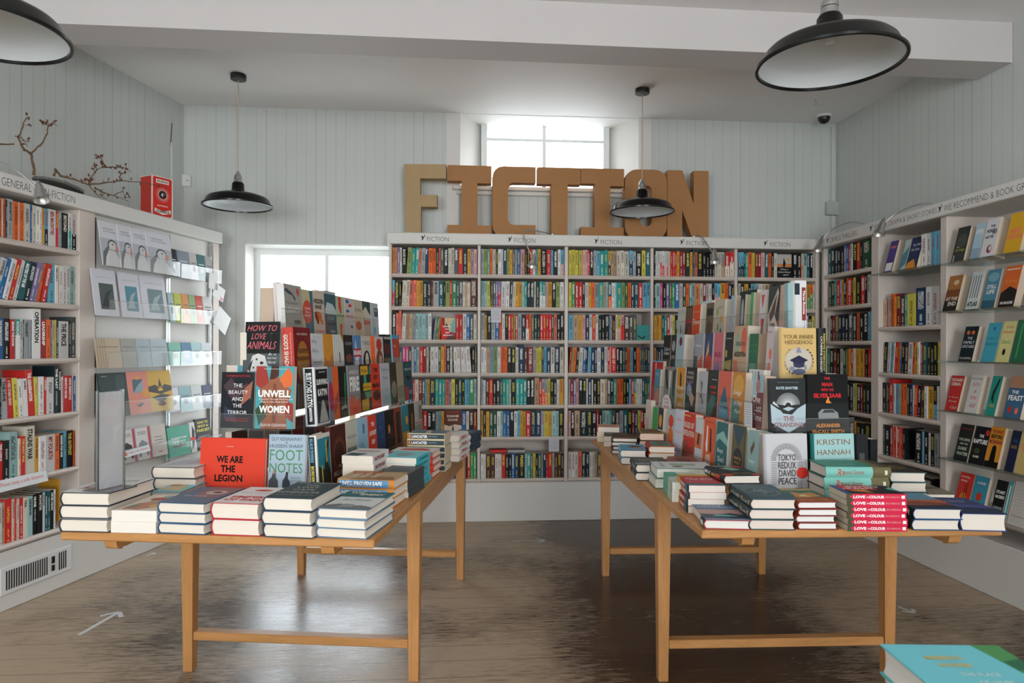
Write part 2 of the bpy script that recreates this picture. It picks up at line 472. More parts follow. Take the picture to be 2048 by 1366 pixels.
def draw(mb, els, w, h, P, step=0.00012):
    """printed design on a w x h sheet; element coordinates run 0..1 from the lower-left corner"""
    for k, e in enumerate(els):
        lift = 0.0003 + step * k + (0.0009 if h < 0.07 and e[0] == 't' else 0.0)
        Q = lambda x, y, l=lift: P(x, y, l)
        t = e[0]
        if t == 'r':
            _, x0, y0, x1, y1, c = e
            ns = 6 if h < 0.07 else 1                      # spines are rounded: lay the colour on in strips
            for q in range(ns - 1): mb.poly([Q(x0 * w, (y0 + (y1 - y0) * q / ns) * h), Q(x1 * w, (y0 + (y1 - y0) * q / ns) * h), Q(x1 * w, (y0 + (y1 - y0) * (q + 1) / ns) * h), Q(x0 * w, (y0 + (y1 - y0) * (q + 1) / ns) * h)], c)
            y0 = y0 + (y1 - y0) * (ns - 1) / ns
            mb.poly([Q(x0 * w, y0 * h), Q(x1 * w, y0 * h), Q(x1 * w, y1 * h), Q(x0 * w, y1 * h)], c)
        elif t == 'e':
            _, cx, cy, rx, ry, c = e
            mb.poly([Q(a * w, b_ * h) for a, b_ in mb.ell(cx, cy, rx, ry)], c)
        elif t == 'p':
            mb.poly([Q(a * w, b_ * h) for a, b_ in e[1]], e[2])
        elif t == 't':
            _, s, cx, cy, tw, th, c = e[:7]
            ro = e[8] if len(e) > 8 else 0
            lw, lh = (tw * h, th * w) if abs(abs(ro) - 1.57) < 0.1 else (tw * w, th * h)
            text(mb, s, Q, cx * w, cy * h, lw, lh, c, e[7] if len(e) > 7 else 0, rot=ro)
        elif t == 'rays':
            _, cx, cy, r0, r1, nr, c, a0, a1 = e
            for i in range(nr):
                a = math.radians(a0 + (a1 - a0) * i / max(1, nr - 1)); dx, dy = math.cos(a), math.sin(a)
                tw = 0.006
                mb.poly([Q(cx * w + dx * r0 * w - dy * tw * w, cy * h + dy * r0 * w + dx * tw * w), Q(cx * w + dx * r0 * w + dy * tw * w, cy * h + dy * r0 * w - dx * tw * w),
                         Q(cx * w + dx * r1 * w + dy * tw * w, cy * h + dy * r1 * w - dx * tw * w), Q(cx * w + dx * r1 * w - dy * tw * w, cy * h + dy * r1 * w + dx * tw * w)], c)
# ------------------------------------------------------------------ the room
Lw = Frame(*(L.o + L.v * WALL_L).to_2d(), L.u.x, L.u.y)
Bw = Frame(*(B.o + B.v * WALL_B).to_2d(), B.u.x, B.u.y)
Rw = Frame(*(R.o + R.v * WALL_R).to_2d(), R.u.x, R.u.y)
def cross(f, g):
    """where two wall planes meet"""
    a, b_, c, d = f.u.x, -g.u.x, f.u.y, -g.u.y
    e = g.o - f.o; det = a * d - b_ * c
    s_ = (e.x * d - b_ * e.y) / det
    return f.o + f.u * s_
cLB = cross(Lw, Bw); cBR = cross(Bw, Rw)
YR = -3.0
pl = Lw.o + Lw.u * ((YR - Lw.o.y) / Lw.u.y); pr = Rw.o + Rw.u * ((YR - Rw.o.y) / Rw.u.y)

def wall_mesh(name, fr, xa, xb, holes=(), th=0.3, mat='board_paint', z1=CEIL):
    mb = MB()
    xs = sorted({xa, xb, *[h[0] for h in holes], *[h[1] for h in holes]}); zs = sorted({0.0, z1, *[h[2] for h in holes], *[h[3] for h in holes]})
    for i in range(len(xs) - 1):
        for j in range(len(zs) - 1):
            cx, cz = (xs[i] + xs[i + 1]) / 2, (zs[j] + zs[j + 1]) / 2
            if any(h[0] < cx < h[1] and h[2] < cz < h[3] for h in holes): continue
            mb.box(xs[i], xs[i + 1], 0, th, zs[j], zs[j + 1], 'w', mat)
    return tag(mb.build(name, M=fr.mat()), kind='structure')
xl0 = (pl - Lw.o).dot(Lw.u); xl1 = (cLB - Lw.o).dot(Lw.u)
wall_mesh('wall_left', Lw, xl0 - 0.3, xl1)
xb0 = (cLB - Bw.o).dot(Bw.u); xb1 = (cBR - Bw.o).dot(Bw.u)
W1 = (Bw.x(487), 0.03, 0.48, Bw.z(600, 487))
W2 = (Bw.x(920, py=300), Bw.x(1277, py=300), Bw.z(1050, 377), CEIL)
wall_mesh('wall_back', Bw, xb0 - 0.4, xb1 + 0.4, [W1, W2])
xr0 = (cBR - Rw.o).dot(Rw.u); xr1 = (pr - Rw.o).dot(Rw.u)
wall_mesh('wall_right', Rw, xr0, xr1 + 0.3)
RF = Frame(pr.x, YR, -1, 0)                                   # rear wall, seen by someone looking out of the shop
wid = pr.x - pl.x
wall_mesh('wall_rear', RF, -0.3, wid + 0.3, [(wid - 2.9, wid - 0.9, 0.8, 2.7), (1.3, 2.9, 0.0, 2.6)], 0.25)

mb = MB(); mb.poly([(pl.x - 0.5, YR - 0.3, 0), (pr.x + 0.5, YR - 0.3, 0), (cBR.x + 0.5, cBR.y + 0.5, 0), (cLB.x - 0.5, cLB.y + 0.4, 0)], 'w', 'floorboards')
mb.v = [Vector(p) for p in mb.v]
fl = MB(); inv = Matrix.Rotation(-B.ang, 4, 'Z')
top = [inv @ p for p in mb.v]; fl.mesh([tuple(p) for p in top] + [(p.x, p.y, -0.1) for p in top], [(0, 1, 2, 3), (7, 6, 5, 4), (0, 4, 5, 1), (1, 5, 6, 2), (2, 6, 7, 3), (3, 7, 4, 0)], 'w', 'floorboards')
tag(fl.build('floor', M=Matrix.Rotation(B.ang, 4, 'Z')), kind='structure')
ce = MB(); q = [(p.x, p.y) for p in mb.v]
ce.prism(q, CEIL, CEIL + 0.12, 'w', 'ceiling_paint', axis='z')
tag(ce.build('ceiling'), kind='structure')
# boxed beam across the room
bn = on_height(2022, 125, 2.97); bl_ = on_height(93, 46, 2.97)
BF = Frame(bl_.x, bl_.y, bn.x - bl_.x, bn.y - bl_.y)
mb = MB(); mb.box(-0.95, 5.6, 0, 0.245, 2.97, CEIL + 0.02, 'w', 'beam_paint')
tag(mb.build('trim_1', M=BF.mat()), kind='structure')
# second beam line is out of view; coving strip where the ceiling meets the back wall is plain

# window linings, sashes and glass
def sash(parent, fr, x0, x1, z0, z1, y, bars_x=(), bars_z=(), th=0.05):
    mb = MB(); w = 0.05
    mb.box(x0, x0 + w, y, y + th, z0, z1, 'w', 'window_paint'); mb.box(x1 - w, x1, y, y + th, z0, z1, 'w', 'window_paint')
    mb.box(x0 + w, x1 - w, y, y + th, z0, z0 + w, 'w', 'window_paint'); mb.box(x0 + w, x1 - w, y, y + th, z1 - w, z1, 'w', 'window_paint')
    mb.build('window_frame', parent)
    m2 = MB()
    for bx_ in bars_x: m2.box(bx_ - 0.014, bx_ + 0.014, y + 0.005, y + th - 0.005, z0 + w, z1 - w, 'w', 'window_paint')
    for bz in bars_z: m2.box(x0 + w, x1 - w, y + 0.008, y + th - 0.008, bz - 0.012, bz + 0.012, 'w', 'window_paint')
    if bars_x or bars_z: m2.build('glazing_bar', parent)
    g_ = MB(); g_.box(x0 + w, x1 - w, y + 0.022, y + 0.028, z0 + w, z1 - w, 'w', 'window_glass'); g_.build('glass_pane', parent)
w1 = empty('window_1', Bw.mat(), kind='structure')
mb = MB(); t_ = 0.012
mb.box(W1[0], W1[0] + t_, 0.001, 0.30, W1[2], W1[3], 'w', 'white_paint'); mb.box(W1[1] - t_, W1[1], 0.001, 0.30, W1[2], W1[3], 'w', 'white_paint')
mb.box(W1[0], W1[1], 0.001, 0.30, W1[3] - t_, W1[3], 'w', 'white_paint'); mb.build('window_lining', w1)
mb = MB(); mb.bbox(W1[0] - 0.0, W1[1], -0.03, 0.30, W1[2], W1[2] + 0.035, 0.006, 'w', 'white_paint'); mb.build('window_sill', w1)
sash(w1, Bw, W1[0] + t_, W1[1] - t_, W1[2] + 0.035, W1[3] - t_, 0.24, [Bw.x(654, 0.26)], [W1[2] + 0.9])
w2 = empty('window_2', Bw.mat(), kind='structure')
mb = MB()
xa, xb = Bw.x(962, 0.29, 300), Bw.x(1216, 0.29, 300)
for (p, q_) in (((W2[0], 0.0), (xa, 0.29)), ((W2[1], 0.0), (xb, 0.29))):
    mb.mesh([(p[0], p[1], W2[2]), (q_[0], q_[1], W2[2]), (q_[0], q_[1], CEIL), (p[0], p[1], CEIL), (p[0], 0.3, W2[2]), (p[0], 0.3, CEIL)], [(0, 1, 2, 3), (1, 4, 5, 2), (4, 0, 3, 5), (3, 2, 5)], 'w', 'white_paint')
mb.box(W2[0], W2[1], 0.001, 0.30, CEIL - 0.004, CEIL + 0.01, 'w', 'ceiling_paint')
mb.build('window_lining', w2)
mb = MB(); mb.bbox(W2[0] - 0.06, W2[1] + 0.06, -0.06, 0.0, W2[2] - 0.03, W2[2], 0.006, 'w', 'white_paint'); mb.bbox(W2[0] - 0.03, W2[1] + 0.03, -0.035, -0.001, W2[2] - 0.065, W2[2] - 0.031, 0.006, 'w', 'white_paint')
mb.box(W2[0], W2[1], 0.0, 0.30, W2[2] - 0.004, W2[2] + 0.001, 'w', 'white_paint'); mb.build('window_sill', w2)
sash(w2, Bw, xa, xb, W2[2], CEIL + 0.045, 0.24, [Bw.x(1088, 0.26, 300)], [Bw.z(1088, 282, 0.26)])
# flat trims beside the upper window
for i, (pa, pb) in enumerate(((893, 919), (1278, 1302))):
    mb = MB(); mb.box(Bw.x(pa, py=300), Bw.x(pb, py=300), -0.014, -0.001, 2.2, CEIL - 0.002, 'w', 'white_paint'); tag(mb.build('trim_%d' % (i + 2), M=Bw.mat()), kind='structure')
# rear windows
for k, (a, b_, c, d, bars) in enumerate(((wid - 2.9, wid - 0.9, 0.8, 2.7, 1), (1.3, 2.9, 0.0, 2.6, 0))):
    e_ = empty('window_3' if k == 0 else 'door_1', RF.mat(), kind='structure')
    sash(e_, RF, a, b_, c, d, 0.1, [(a + b_) / 2], [(c + d) / 2] if bars else [])
# skirting boards on the wall faces that show
def skirting(name, fr, xa, xb, off=0.0):
    mb = MB(); mb.bbox(xa, xb, off - 0.018, off - 0.001, 0.0, 0.12, 0.005, 'w', 'white_paint'); tag(mb.build(name, M=fr.mat()), kind='structure')
skirting('baseboard_back', Bw, xb0, 0.0)

# ------------------------------------------------------------------ what stands outside the low window
pv = MB(); pv.box(-9, 9, 6.3, 14, -0.12, -0.02, 'w', 'pavement'); tag(pv.build('ground'), kind='structure')
rng = random.Random(5)
def shrub(x, y, h, r, n_, label):
    e_ = empty('garden_tree', Matrix.Translation((x, y, -0.02)), label, 'tree', 'trees outside the low window')
    mb = MB()
    mb.tube([(0, 0, 0), (0.03, 0, h * 0.35), (0.0, 0.04, h * 0.7)], [0.05, 0.035, 0.015], 8, 'w', 'bark')
    for i in range(6):
        a = i * 1.05; mb.tube([(0.02, 0, h * (0.3 + 0.06 * i)), (r * 0.6 * math.cos(a), r * 0.6 * math.sin(a), h * (0.5 + 0.07 * i))], [0.018, 0.006], 6, 'w', 'bark')
    mb.build('trunk', e_)
    mb = MB()
    for i in range(n_):
        a, b2, rr = rng.uniform(0, 6.28), rng.uniform(-1.2, 1.5), r * rng.uniform(0.45, 1.0)
        c = Vector((rr * math.cos(a) * math.cos(b2), rr * math.sin(a) * math.cos(b2), h * 0.66 + rr * math.sin(b2) * 1.25))
        d = Vector((rng.uniform(-1, 1), rng.uniform(-1, 1), rng.uniform(-1, 1))).normalized(); u2 = d.orthogonal().normalized(); s2_ = rng.uniform(0.03, 0.055)
        mb.poly([c, c + d * s2_ * 0.5 + u2 * s2_ * 0.35, c + d * s2_, c + d * s2_ * 0.5 - u2 * s2_ * 0.35], 'w', 'leaf')
    mb.build('foliage', e_)
shrub(-2.05, 8.7, 1.9, 0.5, 900, 'leafy garden tree outside the low window, nearest the fiction bookcase')
shrub(-3.1, 10.5, 2.1, 0.6, 700, 'paler garden tree further from the low window glass')
# ------------------------------------------------------------------ books
def book(name, w, h, t, col, M, label, group=None, art=(), sart=(), hard=True, page='f0e6d8', scol=None, ecol=None):
    """A closed book. Lying: x from spine to fore edge, y from tail to head, z up through the front cover."""
    root = empty(name, M, label, 'book', group)
    scol = scol or col; ecol = ecol or scol
    if hard:
        b_ = 0.0026; ov = 0.004; N_ = 6; bul = min(0.007, t * 0.22)
        arc = [(0.006 - bul * 1.0 * math.sin(math.pi * i / N_) - 0.006 * math.sin(math.pi * i / N_) * 0, 0.0 + t * i / N_) for i in range(N_ + 1)]
        out = [(w, 0)] + arc + [(w, t)]
        inn = [(w, t - b_)] + [(x + b_ * 0.8, b_ + (t - 2 * b_) * z / t) for x, z in reversed(arc)] + [(w, b_)]
        mb = MB()
        k = len(out); prof = out + inn
        v = [(x, 0, z) for x, z in prof] + [(x, h, z) for x, z in prof]; T_ = len(prof)
        for i in range(T_):
            j = (i + 1) % T_
            c = col if i in (0, k - 2) else (scol if i < k - 2 else ecol)
            mb.mesh([v[i], v[j], v[j + T_], v[i + T_]], [(0, 3, 2, 1)], c)
        for e in (0, 1):
            for i in range(k - 1):
                a, b2 = i, i + 1; c_, d = T_ - 2 - i, T_ - 1 - i
                q = [v[a + e * T_], v[b2 + e * T_], v[c_ + e * T_], v[d + e * T_]]
                mb.mesh(q, [(0, 1, 2, 3) if e else (3, 2, 1, 0)], ecol)
        pg = MB(); x0 = 0.006 - bul
        P_ = [(w - ov, b_)] + [(x + b_ * 0.8 + 0.0004, b_ + (t - 2 * b_) * z / t) for x, z in arc] + [(w - ov, t - b_), (w - ov - bul * 0.45, t * 0.72), (w - ov - bul * 0.6, t / 2), (w - ov - bul * 0.45, t * 0.28)]
        pg.prism(P_, ov, h - ov, page, 'pages')
        sx = lambda z: 0.006 - bul * math.sin(math.pi * z / t)
    else:
        b_ = 0.0005; mb = MB()
        mb.box(0, w, 0, h, 0, b_, col); mb.box(0, w, 0, h, t - b_, t, col); mb.box(-0.0004, b_, 0, h, 0, t, scol)
        pg = MB(); pg.box(b_, w - 0.0008, 0.0005, h - 0.0005, b_, t - b_, page, 'pages')
        sx = lambda z: -0.0004
    draw(mb, art, w, h, lambda x, y, l=0: (x, y, t + l))
    if sart:
        draw(mb, sart, h, t, lambda x, y, l=0: (sx(y) - l - 0.0004, h - x, y))
    mb.build('cover', root); pg.build('pages', root)
    return root

def stack(px, py, px2, py2, zb, n_, w, h, t, col, label, art=(), sart=(), hard=True, page='f0e6d8', scol=None, ecol=None, side='tail', grp=None, jit=0.004, yaw=0.0, seed=0, stackname=''):
    """n books piled on height zb; (px,py)-(px2,py2) is the near bottom edge of the pile in the photograph.
    side tells what faces the viewer: tail (spine to the left), spine, head (spine right), fore."""
    p, q_ = on_height(px, py, zb), on_height(px2, py2, zb)
    u = (q_ - p); ln = u.length; u.normalize(); ang = math.atan2(u.y, u.x) + yaw
    r2 = random.Random(seed + int(px))
    words = ['bottom of pile', 'second up in pile', 'third up in pile', 'fourth up in pile', 'fifth up in pile']
    for i in range(n_):
        top_ = i == n_ - 1
        pos = 'top of pile' if top_ else words[i]
        if n_ == 1: lab = label
        else: lab = label + ', ' + pos
        lw = {'tail': w, 'head': w, 'spine': h, 'fore': h}[side]
        j = Matrix.Translation((r2.uniform(-jit, jit), r2.uniform(-jit, jit), 0)) @ Matrix.Rotation(r2.uniform(-jit, jit) * 3, 4, 'Z')
        Mx = Matrix.Translation(p + Vector((0, 0, i * (t + 0.0003)))) @ Matrix.Rotation(ang, 4, 'Z') @ j
        if side == 'spine': Mx = Mx @ Matrix.Translation((h, 0, 0)) @ Matrix.Rotation(math.pi / 2, 4, 'Z')
        if side == 'fore': Mx = Mx @ Matrix.Translation((0, w, 0)) @ Matrix.Rotation(-math.pi / 2, 4, 'Z')
        if side == 'head': Mx = Mx @ Matrix.Translation((w, h, 0)) @ Matrix.Rotation(math.pi, 4, 'Z')
        book('hardback_book' if hard else 'paperback_book', w, h, t, col, Mx, lab, grp, art if top_ else (), sart, hard, page, scol, ecol)

# ------------------------------------------------------------------ shelved books, spine outwards
def lum(c): c = C(c); return 0.3 * c[0] + 0.59 * c[1] + 0.11 * c[2]
SEED = [0]
def spine_book(mb, x, t, h, dep, c, c2, ink, M, txt=None, tilt=0.0, stripes=None):
    """x, t along the shelf, spine on y = 0, standing on z = 0"""
    T = M @ Matrix.Translation((x, 0, 0))
    if tilt:
        a = math.radians(tilt)
        T = T @ (Matrix.Rotation(a, 4, 'Y') if tilt > 0 else Matrix.Translation((t, 0, 0)) @ Matrix.Rotation(a, 4, 'Y') @ Matrix.Translation((-t, 0, 0)))
        if tilt > 0: T = M @ Matrix.Translation((x + 0.0, 0, t * math.sin(a))) @ Matrix.Rotation(a, 4, 'Y')
        else: T = M @ Matrix.Translation((x + t, 0, t * math.sin(-a))) @ Matrix.Rotation(a, 4, 'Y') @ Matrix.Translation((-t, 0, 0))
    SEED[0] += 1; k = SEED[0] % 97
    b_ = min(0.0018, t * 0.15); zs = 0.55
    mat = 'print' if txt else 'spine'
    if c2 is None or c2 == c:
        mb.poly([(b_, 0, 0), (t - b_, 0, 0), (t - b_, 0, h), (b_, 0, h)], c, mat, [(k + .02, 0), (k + .98, 0), (k + .98, 1), (k + .02, 1)], ink, T)
    else:
        zc = h * (0.45 if k % 2 else 0.6)
        v_ = zc / h
        mb.poly([(b_, 0, 0), (t - b_, 0, 0), (t - b_, 0, zc), (b_, 0, zc)], c2, mat, [(k + .02, 0), (k + .98, 0), (k + .98, v_), (k + .02, v_)], '.' if lum(c2) < .35 else '_', T)
        mb.poly([(b_, 0, zc), (t - b_, 0, zc), (t - b_, 0, h), (b_, 0, h)], c, mat, [(k + .02, v_), (k + .98, v_), (k + .98, 1), (k + .02, 1)], ink, T)
    mb.poly([(0, b_, 0), (b_, 0, 0), (b_, 0, h), (0, b_, h)], c, 'print', M=T); mb.poly([(t - b_, 0, 0), (t, b_, 0), (t, b_, h), (t - b_, 0, h)], c, 'print', M=T)
    mb.poly([(0, dep, 0), (0, b_, 0), (0, b_, h), (0, dep, h)], c, 'print', M=T); mb.poly([(t, b_, 0), (t, dep, 0), (t, dep, h), (t, b_, h)], c, 'print', M=T)
    mb.poly([(b_, 0, h), (t - b_, 0, h), (t, b_, h), (t, dep, h), (0, dep, h), (0, b_, h)], c, 'print', M=T)
    mb.poly([(0.0008, 0.003, h + 0.0002), (t - 0.0008, 0.003, h + 0.0002), (t - 0.0008, dep - 0.001, h + 0.0002), (0.0008, dep - 0.001, h + 0.0002)], 'e6dccb', 'pages', M=T)
    mb.poly([(t, dep, 0), (0, dep, 0), (0, dep, h), (t, dep, h)], 'e6dccb', 'pages', M=T)
    if txt:
        s_ = txt.replace('_', ' ').split('|')
        P = lambda a, c_: T @ Vector((c_, -0.0004, h - a))
        u = 0.06
        for q_, part in enumerate(s_):
            n_ = len(part); ln = min(0.62 if q_ == 0 else 0.3, 0.045 * n_ * t / 0.03 + 0.08) * h
            ln = min(ln, (0.9 - u) * h)
            text(mb, part, P, u * h + ln / 2, t / 2, ln, t * (0.5 if q_ == 0 else 0.3), ink, 1 if q_ == 0 else 0)
            u += ln / h + 0.05

import re
TOK = re.compile(r'^([A-Za-z])([A-Za-z])?([\d.]+)?(/-?\d+)?(\^[\d.]+)?(=.*)?$')
def parse(row):
    out = []
    for t in row.split():
        m_ = TOK.match(t)
        a, b2, wd, ti, hh, tx = m_.groups()
        out.append([a, b2, float(wd or 6), float(ti[1:]) if ti else 0.0, float(hh[1:]) if hh else None, tx[1:] if tx else None])
    return out
ORD = 'first second third fourth fifth sixth seventh eighth ninth tenth eleventh twelfth thirteenth fourteenth fifteenth sixteenth seventeenth eighteenth nineteenth twentieth twenty-first twenty-second twenty-third twenty-fourth twenty-fifth twenty-sixth twenty-seventh twenty-eighth twenty-ninth thirtieth thirty-first'.split()
def inkfor(c, r2):
    return r2.choice(['.', '.', 'W', 'y']) if lum(c) < 0.30 else r2.choice(['_', '_', 'k', 'R' if c not in 'rRoxm' else 'k'])
def shelf_row(fr, z, p0, p1, row, h, name, labf, group, stuff=None, y=0.02, dep=0.128, count_rev=False, py=694, faces=None):
    """fill one shelf from the transcribed colours and widths; 'F' leaves room for a face-out book, 'Z' is a gap"""
    bks = parse(row); xs0, xs1 = fr.x(p0, y, py), fr.x(p1, y, py)
    k = (xs1 - xs0) / sum(b2[2] for b2 in bks); x = xs0; r2 = random.Random(int(z * 1000) + int(p0))
    real = [b2 for b2 in bks if b2[0] not in 'ZF']; idx = 0
    for a, c2, wd, ti, hh, tx in bks:
        t = wd * k; 
        if a in 'ZF':
            if a == 'F' and faces: faces.append((x, t))
            x += t; continue
        hb = (hh / 1000 if hh else h + r2.uniform(-0.004, 0.004))
        yy = y + r2.uniform(-0.002, 0.003)
        col = C(a); f_ = r2.uniform(0.66, 0.98); col = tuple(min(1, v_ * f_) for v_ in col[:3]) + (1,)
        col2 = C(c2) if c2 else None
        idx += 1
        M = fr.mat(0, yy, z)
        g_ = 0.0006
        if stuff is not None:
            spine_book(stuff, x + g_ / 2, t - g_, hb, dep, col, col2, inkfor(a, r2), M, tx, ti)
        else:
            mb = MB(); spine_book(mb, 0, t - g_, hb, dep, col, col2, inkfor(a, r2), Matrix(), tx, ti)
            pos = (len(real) - idx) if count_rev else (idx - 1)
            cw = WORD[a] + (' and ' + WORD[c2] if c2 and c2 != a else '')
            o = mb.build(name, M=fr.mat(x + g_ / 2, yy, z))
            tag(o, labf(cw, ORD[pos], t), 'book', group)
        x += t

# ------------------------------------------------------------------ bookcases
def case(fr, name, label, x0, x1, bays, shelves, zt=2.185, zc=2.10, depth=0.29, zbase=0.30, back='shelf_paint', lip=0.028, glass=()):
    """bays: [(xa, xb)] openings; shelves: per bay list of heights of the top face. Returns the root."""
    root = empty(name, fr.mat(), label, 'bookcase')
    mb = MB()
    edges = [x0] + [v_ for b2 in bays for v_ in b2] + [x1]
    for i in range(0, len(edges), 2):
        a, b_ = edges[i], edges[i + 1]
        if b_ - a > 0.004:
            m1 = MB(); m1.bbox(a, b_, 0.0, depth, zbase + 0.001, zc, 0.003, 'w', 'shelf_paint'); m1.build('upright', root)
    mb = MB(); mb.box(x0, x1, depth - 0.012, depth - 0.001, zbase, zc, 'w', 'shelf_paint'); mb.build('back_panel', root)
    mb = MB(); mb.bbox(x0 - 0.012, x1 + 0.0, -0.03, depth, zc + 0.0005, zt, 0.005, 'w', 'white_paint'); cor = mb.build('cornice', root)
    mb = MB(); mb.bbox(x0, x1, 0.012, depth, 0.0, zbase - 0.001, 0.004, 'w', 'white_paint'); mb.build('plinth', root)
    for k, ((a, b_), hs) in enumerate(zip(bays, shelves)):
        for j, z in enumerate(hs):
            isg = (k, j) in glass
            m1 = MB()
            if isg:
                m1.bbox(a + 0.002, b_ - 0.002, -0.06, depth - 0.06, z - 0.008, z, 0.001, 'w', 'shelf_glass'); m1.build('glass_shelf', root)
            else:
                pr_ = [(0.006, z), (0.0, z - 0.006), (-0.004, z - lip / 2), (0.0, z - lip + 0.006), (0.006, z - lip), (depth - 0.014, z - lip), (depth - 0.014, z)]
                m1.prism(pr_, a + 0.001, b_ - 0.001, 'w', 'shelf_paint', axis='x'); m1.build('shelf', root, smooth=40)
    return root, cor
def slotted(root, x, y, z0, z1):
    mb = MB(); mb.box(x - 0.010, x + 0.010, y - 0.004, y, z0, z1, 'w', 'strip_metal')
    z = z0 + 0.02
    while z < z1 - 0.02:
        mb.box(x - 0.004, x + 0.004, y - 0.0046, y - 0.0039, z, z + 0.014, 'w', 'slot_dark'); z += 0.032
    mb.build('slotted_strip', root)
def sheet(fr, y=0.0):
    return lambda a, c_, l=0: (a, y - l, c_)
def lettering(parent, items, y=-0.0303):
    mb = MB()
    for s_, x, z, w, h, st in items:
        text(mb, s_, lambda a, c_: (a, y, c_), x, z, w, h, '4a4a4c', st)
    return mb.build('lettering', parent)
def bird(parent, x, z, s, y=-0.0304):
    """the little running figure printed before each heading"""
    mb = MB(); P = lambda pts: [(x + a * s, y, z + c_ * s) for a, c_ in pts]
    mb.poly(P([(-.32, -.5), (-.2, -.1), (-.3, .12), (-.1, .3), (.12, .1), (.02, -.15), (-.1, -.35)]), '2a2a2c')
    mb.poly(P([(-.5, .1), (-.3, .32), (-.12, .36), (-.3, .18)]), '2a2a2c')
    mb.poly(P([(.1, .5), (.3, .55), (.22, .3), (.3, .12), (.14, .05), (.16, .28)]), '2a2a2c')
    mb.build('printed_emblem', parent)

# --- fiction bookcase on the back wall
BE = [783, 955, 961, 1129, 1136, 1301, 1307, 1469, 1475, 1631]
bx = [B.x(p) for p in BE]
bbays = [(bx[i], bx[i + 1]) for i in range(0, 10, 2)]
BZ = [1.881, 1.634, 1.384, 1.133, 0.888, 0.645, 0.328]
ROOTB, CORB = case(B, 'fiction_bookcase', 'long cream built-in bookcase of paperbacks along the back wall, headed FICTION', B.x(777), bx[-1] + 0.035, bbays, [BZ] * 5, depth=0.27)
for px in (875, 1049, 1222, 1393, 1560):
    x = B.x(px, -0.03); z = B.z(px, {875: 478, 1049: 481, 1222: 484.5, 1393: 486.5, 1560: 489}[px], -0.03)
    lettering(ROOTB, [('FICTION', x, z, 0.160, 0.034, 2)])
    bird(ROOTB, B.x(px - 29, -0.03), z + 0.008, 0.045)

